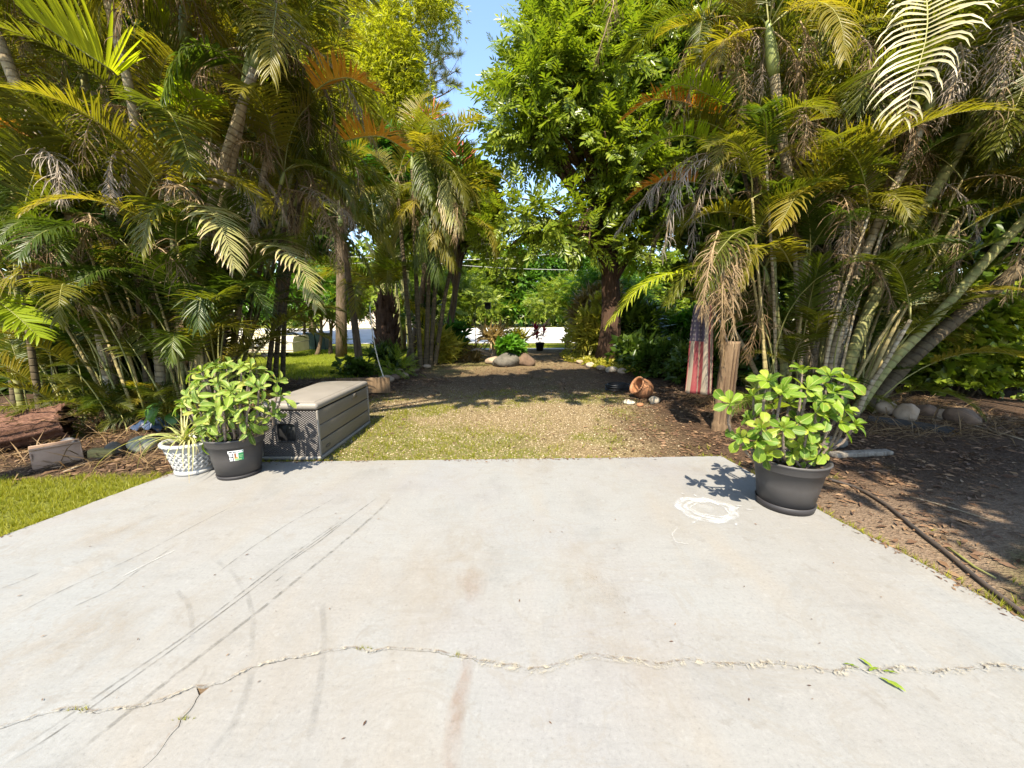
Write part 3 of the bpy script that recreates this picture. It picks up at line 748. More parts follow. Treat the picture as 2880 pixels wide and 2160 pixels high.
lib('arching', [(gp, gd, 2.2, 62, -38, 1.2, dict(n=65, leaf=.55, V=.35, droop=.6, side=.25)),
                (gp, gd, 2.0, 55, -55, 1.15, dict(n=59, leaf=.52, V=.3, droop=.8, side=-.3)),
                (gp, gd, 2.3, 48, -48, 1.3, dict(n=67, leaf=.58, V=.25, droop=.7, side=.15)),
                (gp, gd, 2.1, 66, -20, 1.4, dict(n=62, leaf=.5, V=.45, droop=.45, side=-.15)),
                (gp, gd, 1.9, 42, -70, 1.1, dict(n=57, leaf=.55, V=.2, droop=1.0, side=.2))])
lib('droopy', [(gp, gd, 2.0, 22, -78, .9, dict(n=59, leaf=.52, V=.1, droop=1.2, side=.2)),
               (gp, gd, 2.1, 10, -82, .8, dict(n=59, leaf=.5, V=.1, droop=1.4, side=-.3))])
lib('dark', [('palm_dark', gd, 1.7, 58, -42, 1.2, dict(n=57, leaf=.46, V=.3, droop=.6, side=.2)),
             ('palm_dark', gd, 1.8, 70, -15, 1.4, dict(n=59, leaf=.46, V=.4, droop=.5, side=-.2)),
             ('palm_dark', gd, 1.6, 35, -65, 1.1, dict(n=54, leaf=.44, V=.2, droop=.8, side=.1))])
lib('cane', [('palm_dark', gd, 2.5, 84, 20, 2.2, dict(n=46, leaf=.42, pet=.50, V=.35, droop=.5, r0=.014, side=.2)),
             (gp, gd, 2.3, 80, -5, 2.0, dict(n=46, leaf=.42, pet=.48, V=.3, droop=.6, r0=.013, side=-.2)),
             ('palm_dark', gd, 2.7, 86, -20, 2.6, dict(n=49, leaf=.44, pet=.52, V=.25, droop=.7, r0=.014, side=.3)),
             (gp, gd, 1.9, 76, -25, 1.8, dict(n=44, leaf=.40, pet=.42, V=.3, droop=.7, r0=.012, side=-.1))])
lib('young', [('palm_young', gd, 1.9, 62, -20, 1.3, dict(n=59, leaf=.5, V=.4, droop=.45, side=.2)),
              ('palm_young', gd, 2.0, 50, -40, 1.2, dict(n=62, leaf=.5, V=.3, droop=.6, side=-.2))])
lib('orange', [('palm_orange', gd, 1.6, 45, -45, 1.2, dict(n=54, leaf=.42, V=.35, droop=.45, jit=.16, side=.2)),
               ('palm_orange', gd, 1.5, 30, -60, 1.1, dict(n=52, leaf=.40, V=.3, droop=.5, jit=.16))])
lib('dead', [('palm_dead', 'rachis_dead', 1.7, -5, -86, .7, dict(n=56, leaf=.46, V=-.3, droop=2.6, curl=.36, jit=.42, width=.010, side=.3, sparse=.25, phi=(1.0, .3))),
             ('palm_dead', 'rachis_dead', 1.9, 25, -84, .7, dict(n=60, leaf=.50, V=-.4, droop=2.8, curl=.34, jit=.45, width=.009, side=-.2, sparse=.3, phi=(.9, .25))),
             ('palm_dead', 'rachis_dead', 1.5, -40, -88, .6, dict(n=54, leaf=.44, V=-.5, droop=3.0, curl=.40, jit=.5, width=.009, sparse=.3, phi=(.8, .2))),
             ('palm_dead', 'rachis_dead', 2.0, 40, -80, .8, dict(n=60, leaf=.48, V=-.2, droop=2.2, curl=.30, jit=.4, width=.010, side=.4, sparse=.35, phi=(1.1, .3))),
             ('palm_grey', 'rachis_dead', 1.6, 10, -85, .7, dict(n=54, leaf=.42, V=-.3, droop=2.4, curl=.42, jit=.45, width=.008, side=.2, sparse=.3, phi=(.9, .25)))])

def rel(p, parent_world): return np.asarray(p, float) - np.asarray(parent_world, float)
class Palm:
    """clump: Empty at the base; stems are parts, fronds are sub-parts of their stem"""
    def __init__(s, name, base, label, group=None):
        s.base = np.array(base, float); s.root = empty(name, s.base, label, 'palm', group); s.n = 0
    def stem(s, pts, r0=.06, r1=.045, mat='stem', shaft=.55, name='stem'):
        pts = np.array(pts, float); q = np.linspace(0, 1, 30)
        L = np.r_[0, np.cumsum(np.linalg.norm(np.diff(pts, axis=0), axis=1))] ; L /= L[-1]
        C = np.stack([np.interp(q, L, pts[:, k]) for k in range(3)], 1)
        for _ in range(6): C[1:-1] = (C[:-2] + 2*C[1:-1] + C[2:]) / 4
        # fine rings: slightly stepped radius
        Lm = np.sum(np.linalg.norm(np.diff(C, axis=0), axis=1)); m = max(30, int(Lm / .045)); q2 = np.linspace(0, 1, m)
        Ld = np.r_[0, np.cumsum(np.linalg.norm(np.diff(C, axis=0), axis=1))] / Lm
        D = np.stack([np.interp(q2, Ld, C[:, k]) for k in range(3)], 1)
        rad = np.linspace(r0, r1, m) * (1 + .05 * (np.arange(m) % 2)) * (1 + .35 * np.exp(-q2 * Lm / .18))
        b = MB(); b.tube(D - s.base, rad, 10)
        o = b.obj(name, M[mat], s.root)
        top = C[-1]; tdir = nrm(C[-1] - C[-4])
        if shaft:
            b2 = MB(); ks = np.linspace(0, shaft, 8)
            b2.tube([top - s.base + tdir * k for k in ks], r1 * np.array([1.0, 1.25, 1.3, 1.25, 1.12, .95, .75, .5]), 10)
            link('crownshaft', b2.mesh('crownshaft', M['shaft']), o)
            top = top + tdir * shaft * .88
        s.n += 1
        return o, top, tdir
    def crown(s, stem, top, kinds, az0=0.0, tilt=(0, 0), spread=1.0, sc=1.0, azs=None):
        """kinds: list of library kinds from youngest (upright) to oldest"""
        for i, k in enumerate(kinds):
            az = az0 + i * 2.399 if azs is None else azs[i]
            me = random.choice(LIB[k]); f = sc * random.uniform(.85, 1.15)
            t = np.asarray(top) - np.array([0, 0, .03 * i / max(1, len(kinds))])
            link('frond', me, stem, t - s.base, (random.gauss(tilt[0], .12), random.gauss(tilt[1], .10), az + random.gauss(0, .18)), f)
    def hero(s, stem, pts, mat, mr='petiole', **kw):
        """one frond laid out along its own rachis (world points)"""
        P = np.array(pts, float); q = np.linspace(0, 1, 36)
        L = np.r_[0, np.cumsum(np.linalg.norm(np.diff(P, axis=0), axis=1))]; L /= L[-1]
        C = np.stack([np.interp(q, L, P[:, k]) for k in range(3)], 1)
        for _ in range(12): C[1:-1] = (C[:-2] + 2*C[1:-1] + C[2:]) / 4
        s.n += 1
        lf, rc = frond_mb(C - C[0], seed=s.n * 17 + len(P), **kw)
        return link('frond', join_frond(lf, rc, 'frond', M[mat], M[mr]), stem, C[0] - s.base)

# ------------------------------------------------------------------ leaf clouds
def tmpl_leaf(w=.32, fold=.10):
    V = np.array([(0,0,0), (.5,-w,fold), (.5,w,fold), (1,0,-.05), (.5,0,0)], float)
    return V, np.array([(0,1,4), (1,3,4), (0,4,2), (4,3,2)])
def tmpl_leaf2(w=.26, fold=.10):
    return np.array([(0,0,0), (.45,-w,fold), (.45,w,fold), (1,0,-.05)], float), np.array([(0,1,3), (0,3,2)])
def tmpl_spike(w=.04):
    return np.array([(0,-w*.5,0), (0,w*.5,0), (1,0,-.1)], float), np.array([(0,2,1)])
def tmpl_lance(w=.065):
    return np.array([(0,0,0), (.4,-w,.04), (.4,w,.04), (1,0,-.12)], float), np.array([(0,1,3), (0,3,2)])
def tmpl_blade(w=.06):
    V = np.array([(0,-w*.5,0), (0,w*.5,0), (.5,-w,.03), (.5,w,.03), (1,0,-.12)], float)
    return V, np.array([(0,2,1), (1,2,3), (2,4,3)])
def tmpl_join(parts):
    Vs = []; Fs = []; k = 0
    for V, Fc in parts: Vs.append(V); Fs.append(Fc + k); k += len(V)
    return np.vstack(Vs), np.vstack(Fs)
def xf(T, rot, scale, pos):
    R = np.array(Matrix.Rotation(rot[2], 3, 'Z') @ Matrix.Rotation(rot[1], 3, 'Y') @ Matrix.Rotation(rot[0], 3, 'X'))
    return T[0] * scale @ R.T + np.array(pos), T[1]
def tmpl_pinnate(pairs=5, ll=.34, w=.30):
    """feather leaf, length 1 along x"""
    rnd = random.Random(pairs); parts = []
    rh = (np.array([(0,-.008,0), (0,.008,0), (1,0,-.10)], float), np.array([(0,2,1)])); parts.append(rh)
    two = (np.array([(0,0,0), (.45,-w*.5,.05), (.45,w*.5,.05), (1,0,-.06)], float), np.array([(0,1,3), (0,3,2)]))
    for i in range(pairs):
        u = .2 + .75 * i / pairs
        for sg in (-1, 1):
            parts.append(xf(two, (sg*.25, rnd.uniform(-.15, .25), sg * (1.05 - .35*u)), ll * (1.1 - .4*abs(u-.5)) * rnd.uniform(.85, 1.1), (u, 0, -.1*u*u)))
    parts.append(xf(two, (0, .15, 0), ll, (.93, 0, -.09)))
    return tmpl_join(parts)
def tmpl_cluster(T, n, spread=1.1, seed=1):
    rnd = random.Random(seed)
    return tmpl_join([xf(T, (rnd.uniform(-.5, .5), rnd.uniform(-.7, .5), rnd.uniform(-spread, spread)), rnd.uniform(.7, 1.1), (rnd.uniform(0, .25), 0, 0)) for _ in range(n)])
def tmpl_rosette(T, n, seed=1, tilt=(-1.0, .1)):
    rnd = random.Random(seed)
    return tmpl_join([xf(T, (rnd.uniform(-.3, .3), rnd.uniform(*tilt), i * 2.399), rnd.uniform(.75, 1.1), (0, 0, 0)) for i in range(n)])
def tmpl_needles(n=26, seed=1):
    rnd = random.Random(seed); V = []; Fc = []
    for i in range(n):
        d = nrm(np.array([rnd.gauss(.55, .5), rnd.gauss(0, .6), rnd.gauss(.1, .6)])); q = nrm(np.cross(d, [rnd.gauss(0, 1), rnd.gauss(0, 1), 1])) * .02
        l = rnd.uniform(.75, 1.05); k = len(V)
        V += [-q, q, d * l]; Fc.append((k, k+1, k+2))
    return np.array(V), np.array(Fc)
TL = dict(leaf=tmpl_leaf(.26), round=tmpl_leaf(.40, .14), blade=tmpl_blade(.05), pinnate=tmpl_pinnate(5, .36, .34), pinnate_fine=tmpl_pinnate(8, .26, .22),
          bamboo=tmpl_cluster(tmpl_lance(.065), 6, 1.2, 3), cluster=tmpl_cluster(tmpl_leaf2(.24), 5, 1.2, 5), rosette=tmpl_rosette(tmpl_leaf(.2), 9, 6),
          strap=tmpl_rosette(tmpl_blade(.07), 12, 8, (-1.25, .3)), needles=tmpl_needles(), tuft=tmpl_rosette(tmpl_spike(.09), 6, 9, (-1.5, -.6)), tuft4=tmpl_rosette(tmpl_spike(.12), 4, 9, (-1.5, -.6)),
          roundcl=tmpl_cluster(tmpl_leaf2(.36, .12), 5, 1.4, 11))
def frames(d, n):
    x = nrm(d); y = nrm(np.cross(n, x)); z = np.cross(x, y)
    return np.stack([x, y, z], 2)
def spread_mesh(name, tm, pos, R, s, mat):
    V0, F0 = tm; n = len(pos); k = len(V0)
    V = np.einsum('nij,kj->nki', R, V0) * s[:, None, None] + pos[:, None, :]
    Fc = (F0[None] + (np.arange(n) * k)[:, None, None]).reshape(-1, 3)
    return np_mesh(name, V.reshape(-1, 3), Fc, mat)
def cloud(lobes, nclump, per, spread, size, droop=.2, shell=.45, r=None, up=.8, low=-.75, out=.6):
    """positions, frames, sizes of leaf sprays gathered in clumps through ellipsoid lobes (cx,cy,cz,rx,ry,rz)"""
    r = r or np.random.default_rng(int(abs(lobes[0][0] * 97 + lobes[0][2] * 31)) + nclump)
    lob = np.array(lobes, float); area = (lob[:, 3] * lob[:, 4] + lob[:, 3] * lob[:, 5] + lob[:, 4] * lob[:, 5])
    li = r.choice(len(lob), nclump, p=area / area.sum())
    u = nrm(r.normal(size=(nclump, 3)))
    flip = u[:, 2] < low; u[flip, 2] *= -1
    rr = shell + (1 - shell) * r.random(nclump) ** .55
    rr *= .82 + .36 * r.random(nclump)
    c = lob[li, :3] + u * lob[li, 3:] * rr[:, None]
    off = r.normal(size=(nclump * per, 3)) * np.array([1, 1, .7]) * np.repeat(.6 + .8 * r.random(nclump), per)[:, None]
    pos = np.repeat(c, per, 0) + off * spread
    uu = np.repeat(u, per, 0)
    d = nrm(uu * out * .7 + nrm(off) * .85 + r.normal(size=uu.shape) * .35 + np.array([0, 0, -droop]))
    n = nrm(np.array([0, 0, up]) + uu * .4 + r.normal(size=uu.shape) * .45)
    s = size * (.5 + .8 * r.random(len(pos))) * np.repeat(.75 + .5 * r.random(nclump), per)
    return pos, frames(d, n), s
def limbs(b, base, top, lobes, r0, r1, seed=1, sag=.15, origin=np.zeros(3), bend=.3):
    rnd = random.Random(seed)
    base = np.array(base, float); top = np.array(top, float)
    k = np.linspace(0, 1, 9); side = np.array([rnd.gauss(0, bend), rnd.gauss(0, bend), 0])
    tr = base[None] * (1 - k)[:, None] + top[None] * k[:, None] + np.sin(k * math.pi)[:, None] * side[None] * .5
    b.tube(tr - origin, r0 * (1 - k) + r1 * k + r0 * .5 * np.exp(-k * 9), 10, jit=.12)
    for lb in lobes:
        c = np.array(lb[:3]); s = tr[rnd.randint(4, 8)]
        e = s + (c - s) * .85
        kk = np.linspace(0, 1, 7); mid = np.array([rnd.gauss(0, .25), rnd.gauss(0, .25), abs(rnd.gauss(0, .25)) + sag])
        ln = np.linalg.norm(e - s)
        pl = s[None] + (e - s)[None] * kk[:, None] + np.sin(kk * math.pi)[:, None] * mid * ln * .2
        b.tube(pl - origin, np.linspace(r1 * .8, r1 * .18, 7), 6)
        for j in range(4):
            s2 = pl[rnd.randint(2, 5)]; e2 = c + np.array([rnd.gauss(0, .5) * lb[3], rnd.gauss(0, .5) * lb[4], rnd.gauss(0, .5) * lb[5]])
            p2 = s2[None] + (e2 - s2)[None] * kk[:, None] + np.sin(kk * math.pi)[:, None] * np.array([0, 0, .1]) * np.linalg.norm(e2 - s2)
            b.tube(p2 - origin, np.linspace(r1 * .35, r1 * .08, 7), 5)
def tree(name, base, top, lobes, label, cat='tree', r0=.2, r1=.1, tm='cluster', mat='broad', barkm='bark', nclump=600, per=10, spread=.25, size=.22, group=None, **kw):
    base = np.array(base, float)
    root = empty(name, base, label, cat, group)
    b = MB(); limbs(b, base - [0, 0, .1], top, lobes, r0, r1, int(abs(base[0] * 13)) + nclump, origin=base)
    b.obj('trunk', M[barkm], root)
    pos, R, s = cloud(lobes, nclump, per, spread, size, **kw)
    link('crown', spread_mesh('crown', TL[tm], pos - base, R, s, M[mat]), root)
    return root
def bush(name, base, lobes, label, tm='cluster', mat='broad', barkm='bark', nclump=200, per=10, spread=.15, size=.18, group=None, cat='shrub', nst=7, **kw):
    base = np.array(base, float); root = empty(name, base, label, cat, group)
    b = MB(); rnd = random.Random(nclump)
    for i in range(nst):
        lb = lobes[i % len(lobes)]; e = np.array(lb[:3]) + np.array([rnd.gauss(0, .35) * lb[3], rnd.gauss(0, .35) * lb[4], rnd.gauss(0, .25) * lb[5]])
        s0 = base + np.array([rnd.gauss(0, .12), rnd.gauss(0, .12), -.05]); k = np.linspace(0, 1, 6)
        b.tube((s0[None] + (e - s0)[None] * k[:, None] + np.sin(k * 3.14)[:, None] * np.array([rnd.gauss(0, .1), rnd.gauss(0, .1), .1])) - base, np.linspace(.022, .006, 6), 5)
    b.obj('stems', M[barkm], root)
    pos, R, s = cloud(lobes, nclump, per, spread, size, **kw)
    link('foliage', spread_mesh('foliage', TL[tm], pos - base, R, s, M[mat]), root)
    return root
# ------------------------------------------------------------------ storage box
def end_panel_mat():
    m, nt, bs = new_mat('wicker_look_plastic'); co = objco(nt)
    sx = nt.nodes.new('ShaderNodeSeparateXYZ'); nt.links.new(co, sx.inputs[0])
    k = 2 * math.pi / .034
    a = math_(nt, 'SINE', math_(nt, 'MULTIPLY', sx.outputs[0], k)); b = math_(nt, 'SINE', math_(nt, 'MULTIPLY', sx.outputs[2], k * 1.35))
    h = math_(nt, 'MULTIPLY', a, b)
    bs.inputs['Base Color'].default_value = (.055,.047,.045,1); bs.inputs['Roughness'].default_value = .38
    bump(nt, bs, h, .8, .006); return m
M['box_end'] = end_panel_mat()
BX = onground(-2.37, 4.66); BX[2] -= .005
box = empty('storage_box', BX, 'grey brown plastic garden storage box at the slab edge', 'storage box')
W2, L2, HB = .315, .72, .555
b = MB(); b.box((-W2 + .02, -L2 + .02, .03), (W2 - .02, L2 - .02, HB - .02)); b.obj('inner_shell', M['black'], box)
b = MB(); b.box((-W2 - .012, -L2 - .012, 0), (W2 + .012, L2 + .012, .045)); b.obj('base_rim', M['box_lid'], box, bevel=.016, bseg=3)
for sx_ in (-1, 1):
    z0 = .052
    for i in range(3):
        h_ = .1625
        b = MB(); lo, hi = (W2 - .024, W2) if sx_ > 0 else (-W2, -W2 + .024)
        b.box((lo, -L2 + .03, z0 + .004), (hi, L2 - .03, z0 + h_ - .004)); b.obj('side_panel', M['box_side'], box, bevel=.006, bseg=2)
        z0 += h_ + .004
for sx_ in (-1, 1):
    for sy_ in (-1, 1):
        b = MB(); x0, x1 = sorted((sx_ * (W2 + .006), sx_ * (W2 - .016))); y0, y1 = sorted((sy_ * (L2 + .006), sy_ * (L2 - .028)))
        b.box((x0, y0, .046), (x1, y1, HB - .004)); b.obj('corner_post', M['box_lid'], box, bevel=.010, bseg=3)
# end panels: the one facing the slab has a recessed grip
for sy_ in (-1, 1):
    y = sy_ * L2; b = MB(); b.smooth = False
    X = [-W2 + .018, -.125, .065, W2 - .018]; Z = [.05, .215, .405, HB - .006]
    if sy_ < 0:
        dp = .045
        vsx = [(x, y, z) for z in Z for x in X]; fs = [(j*4+i, j*4+i+1, (j+1)*4+i+1, (j+1)*4+i) for j in range(3) for i in range(3) if (i, j) != (1, 1)]
        b.add(vsx, fs)
        ix, iz = (X[1] + .012, X[2] - .012), (Z[1] + .012, Z[2] - .035)
        o_ = [(X[1], y, Z[1]), (X[2], y, Z[1]), (X[2], y, Z[2]), (X[1], y, Z[2])]; n_ = [(ix[0], y + dp, iz[0]), (ix[1], y + dp, iz[0]), (ix[1], y + dp, iz[1]), (ix[0], y + dp, iz[1])]
        ep = b.obj('end_panel', M['box_end'], box)
        b3 = MB(); b3.smooth = False; b3.add(o_ + n_, [(0,1,5,4), (1,2,6,5), (2,3,7,6), (3,0,4,7), (4,5,6,7)]); b3.obj('grip_recess', M['black'], ep)
        b3 = MB(); cx, cz = (X[1] + X[2]) / 2, (Z[1] + Z[2]) / 2; w_, h_ = (X[2] - X[1]) / 2 + .006, (Z[2] - Z[1]) / 2 + .006; loop = []
        for k in range(33):
            a = 2 * math.pi * k / 32; ca, sa = math.cos(a), math.sin(a)
            loop.append((cx + w_ * math.copysign(abs(ca) ** .3, ca), y - .002, cz + h_ * math.copysign(abs(sa) ** .3, sa)))
        b3.tube(loop, .007, 8, cap=False); b3.obj('grip_frame', M['pot_base'], ep)
    else:
        b.add([(X[0], y, Z[0]), (X[3], y, Z[0]), (X[3], y, Z[3]), (X[0], y, Z[3])], [(3,2,1,0)]); b.obj('end_panel', M['box_end'], box)
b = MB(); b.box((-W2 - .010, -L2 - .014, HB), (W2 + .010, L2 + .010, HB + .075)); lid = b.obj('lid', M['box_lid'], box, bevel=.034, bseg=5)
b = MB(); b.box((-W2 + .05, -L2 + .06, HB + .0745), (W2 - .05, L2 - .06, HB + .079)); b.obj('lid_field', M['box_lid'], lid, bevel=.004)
# finger notch and raised name plate on the side
b = MB(); b.box((W2 - .001, .16, HB - .085), (W2 + .004, .34, HB - .008)); nt_ = b.obj('finger_notch', M['box_side'], box, bevel=.004)
b = MB(); b.box((W2 + .0045, .185, HB - .07), (W2 + .006, .315, HB - .012)); b.obj('notch_field', M['box_side'], nt_)
b = MB(); vsx = []
for k in range(24):
    a = 2*math.pi*k/24; vsx.append((.0025, .055*math.copysign(abs(math.cos(a))**.6, math.cos(a)), .017*math.copysign(abs(math.sin(a))**.6, math.sin(a))))
b.add(vsx, [tuple(range(24))]); pl = b.obj('name_plate', M['pot_base'], box, (W2, -L2 + .17, .115))
for k in range(5):
    b = MB(); b.box((.003, -.036 + k*.016, -.007), (.0045, -.026 + k*.016, .007)); b.obj('raised_letter', M['box_side'], pl)

# ------------------------------------------------------------------ planters
def leaf_mesh(name, mat, shape='spat', cup=.10, wav=.0, bend=.25, seed=1, nu=7, wmax=.26):
    rnd = random.Random(seed); vsx = []; ts = []
    for i in range(nu):
        u = i / (nu - 1)
        if shape == 'spat': w = wmax * (.16 + .84 * sstep(.05, .72, u)) * (math.sqrt(max(0, 1 - ((u - .7) / .305) ** 2)) if u > .7 else 1)
        else: w = wmax * math.sin(math.pi * min(1, u * .92 + .08)) ** .8
        w = float(max(w, .004))
        z = bend * (.35 * math.sin(u * 2.2) - u * u * .6)
        for j, c in enumerate((-1, -.55, 0, .55, 1)):
            vsx.append((u, c * w, z + cup * (c * c) * w * 2.2 + wav * math.sin(u * 15 + (j * 1.7 if abs(c) > .6 else 0) + seed) * abs(c))); ts.append(u)
    fs = [(i*5+j, (i+1)*5+j, (i+1)*5+j+1, i*5+j+1) for i in range(nu-1) for j in range(4)]
    b = MB(); b.add(vsx, fs, ts); return b.mesh(name, mat)
LF_R = [leaf_mesh('leaf', M['thorn'], 'spat', .12, .006, b_, s_) for s_, b_ in ((1, .25), (2, .5), (3, .05))]
LF_L = [leaf_mesh('leaf', M['thorn_l'], 'spat', .22, .022, b_, s_, 9, .17) for s_, b_ in ((4, .35), (5, .8), (6, .1), (7, 1.1))]
def rosette(parent, pw, c, axis, leaves, n, ln, seed, tilt0=.35, tilt1=1.75):
    rnd = random.Random(seed); ax = Vector(axis).normalized()
    q = ax.to_track_quat('Z', 'Y')
    for i in range(n):
        u = (i + .5) / n; az = i * 2.399 + seed
        tl = tilt0 + (tilt1 - tilt0) * u + rnd.gauss(0, .12)
        # local leaf frame: x along the leaf, z its upper face
        R = q.to_matrix() @ Matrix.Rotation(az, 3, 'Z') @ Matrix.Rotation(tl - math.pi / 2, 3, 'Y') @ Matrix.Rotation(rnd.gauss(0, .4), 3, 'X')
        s = ln * (.45 + .7 * u) * rnd.uniform(.7, 1.2)
        link('leaf', rnd.choice(leaves), parent, np.asarray(c) - pw, R.to_euler(), s)
def thorn_stem(parent, pw, s0, e, r0, seed, mat, bow=.12):
    rnd = random.Random(seed); k = np.linspace(0, 1, 9)
    s0 = np.array(s0); e = np.array(e); out = e - s0; out[2] = 0
    pl = s0[None] + (e - s0)[None] * k[:, None] + np.sin(k * math.pi)[:, None] * (out * .25 + np.array([rnd.gauss(0, .02), rnd.gauss(0, .02), -bow * .1]))[None]
    b = MB(); b.tube(pl - pw, np.linspace(r0, r0 * .7, 9), 7)
    for i in range(26):
        u = rnd.random(); p = np.array([np.interp(u, k, pl[:, j]) for j in range(3)]) - pw
        d = nrm(np.array([rnd.gauss(0, 1), rnd.gauss(0, 1), rnd.gauss(0, .4)])); q1 = nrm(np.cross(d, [0, 0, 1.])) * .0025; t_ = d * r0
        b.add([p + t_*.8 - q1, p + t_*.8 + q1, p + t_*.8 + np.array([0, 0, .005]), p + d * (r0 + .018)], [(0,1,3), (1,2,3), (2,0,3)])
    return b.obj('stem', mat, parent)
M['thornstem'] = bark('thorny_stem', (.09,.065,.05), (.26,.21,.17), (20, 20, 20), .6)
POT = [(.0, .012), (.165, .0), (.172, .012), (.178, .05), (.184, .052), (.205, .20), (.224, .315), (.232, .318), (.236, .325), (.243, .375), (.252, .384), (.250, .394), (.240, .396), (.230, .388), (.222, .345), (.20, .335)]
def planter(name, loc, label, prof, mat, saucer=None, soilr=.21, soilz=.345):
    root = empty(name, loc, label, 'potted plant')
    b = MB(); b.lathe(prof, 56); pot = b.obj('pot', mat, root)
    if saucer:
        b = MB(); b.lathe([(.0, .001), (saucer[0], .001), (saucer[1], saucer[2]), (saucer[1] - .006, saucer[2] + .003), (saucer[0] - .012, .02)], 56); b.obj('saucer', M['pot_base'], root)
    b = MB(); rnd = random.Random(5); vsx = [(0, 0, soilz + .012)]; m = 28
    for rr in (.33, .66, 1.0):
        for k in range(m):
            a = 2*math.pi*k/m; vsx.append((soilr*rr*math.cos(a), soilr*rr*math.sin(a), soilz + .012*rnd.random() - .01*rr))
    fs = [(0, 1+k, 1+(k+1) % m) for k in range(m)]
    for j in range(2): fs += [(1+j*m+k, 1+(j+1)*m+k, 1+(j+1)*m+(k+1) % m, 1+j*m+(k+1) % m) for k in range(m)]
    b.add(vsx, fs); b.obj('soil', M['soil'], root)
    return root, pot
def grow(root, pw, ends, leaves, n, ln, r0, seed, cz, top, stemmat):
    ctr = np.array([pw[0], pw[1], cz])
    for i, e in enumerate(ends):
        rnd = random.Random(seed + i); e = np.array(e)
        a = rnd.uniform(0, 6.28); rr = rnd.uniform(.02, .11)
        s0 = np.array([pw[0] + rr*math.cos(a), pw[1] + rr*math.sin(a), pw[2] + top])
        s0[:2] += (e[:2] - pw[:2]) * .15
        st = thorn_stem(root, pw, s0, e, r0, seed * 31 + i, stemmat)
        ax = (e - ctr); ax = nrm(ax) * .65 + np.array([0, 0, .6])
        ax = nrm(ax + np.array([0, -.25, 0]))
        rosette(st, pw, e, ax, leaves, n, ln, seed * 7 + i)
# right: big leaved bright shrub in a charcoal planter
PR = np.array([2.205, 2.90, 0.0])
rp, pot_r = planter('potted_shrub', PR, 'bright green spoon leaved shrub in a charcoal planter at the right slab edge', POT, M['pot_dark'], (.186, .196, .052))
rp.scale = (1.06, 1.06, 1.03)
c8 = [(930,690),(1090,720),(1180,745),(740,745),(655,830),(520,875),(815,815),(960,790),(860,870),(1050,860),(1010,925),(1170,910),(640,965),(585,1075),(700,1015),(680,1090),(775,1085),(880,1155),(935,1110),(1010,1100),(905,975),(1150,985),(1225,1000),(1075,945),(770,905),(825,1015),(960,1015),(1110,810),(840,1195),(965,1185),(725,1160),(1045,1150),(780,1190)]
ends = []
for i, (a, b_) in enumerate(c8):
    px, py = 1800 + a / 2.048, 700 + b_ / 2.048
    u = (px - 2215) / 210; v = (py - 1150) / 150; q = max(0, 1 - u*u - v*v)
    ends.append(at(px, py + 8, 2.90 - .30 * math.sqrt(q) if i % 4 else 2.90 + .22 * math.sqrt(q)))
grow(rp, PR, [PR + (np.array(e) - PR) / np.array([1.06, 1.06, 1.03]) for e in ends], LF_R, 9, .128, .011, 3, .75, .33, M['thornstem'])
# left: pale curly shrub in a charcoal planter with a price sticker
PL_ = np.array([-2.645, 3.53, 0.0])
lp, pot_l = planter('potted_shrub', PL_, 'curly pale leaved shrub in a stickered charcoal planter next to the storage box', POT, M['pot_dark'], (.180, .187, .03))
c1 = [(600,90),(710,90),(840,85),(930,100),(1060,195),(1165,210),(1205,350),(1120,515),(1085,440),(480,120),(450,255),(400,355),(345,400),(345,440),(530,180),(900,425),(975,430),(625,235),(760,300),(680,425),(780,500),(715,540),(560,600),(520,580),(440,610),(535,715),(830,370),(1000,285),(900,205),(880,560),(600,480),(460,480),(1020,610),(660,330),(610,690),(700,670),(820,680),(930,650),(560,660)]
ends = []
for i, (a, b_) in enumerate(c1):
    px, py = 420 + a / 3.253, 1000 + b_ / 3.253
    u = (px - 655) / 145; v = (py - 1120) / 110; q = max(0, 1 - u*u - v*v)
    ends.append(at(px, py + 10, 3.53 - .33 * math.sqrt(q) if i % 4 else 3.53 + .25 * math.sqrt(q)))
grow(lp, PL_, ends, LF_L, 8, .15, .011, 5, .72, .33, M['thornstem'])
# sticker: curved pieces on the pot wall
def pot_patch(parent, nm, c, a0, a1, z0, z1, off, mat, prof=POT):
    pr = np.array([(r, z) for r, z in prof if r > .15][3:12]); n = 7; vsx = []
    o = np.argsort(pr[:, 1])
    for j in range(3):
        z = z0 + (z1 - z0) * j / 2; r = float(np.interp(z, pr[o, 1], pr[o, 0])) + off
        for i in range(n):
            a = a0 + (a1 - a0) * i / (n - 1); vsx.append((r*math.cos(a), r*math.sin(a), z))
    fs = [(j*n+i, j*n+i+1, (j+1)*n+i+1, (j+1)*n+i) for j in range(2) for i in range(n-1)]
    b = MB(); b.add(vsx, fs); return b.obj(nm, mat, parent)
flat = lambda nm, c, r=.45: plain(nm, c, r, .03, 20)
SW, SK, SG, SG2, SB, SO, SPk = flat('label_white', (.8,.8,.78)), flat('label_black', (.02,.02,.02)), flat('label_green', (.03,.22,.09)), flat('label_light_green', (.22,.42,.18)), flat('label_brown', (.25,.10,.04)), flat('label_orange', (.65,.36,.06)), flat('label_pink', (.75,.66,.60))
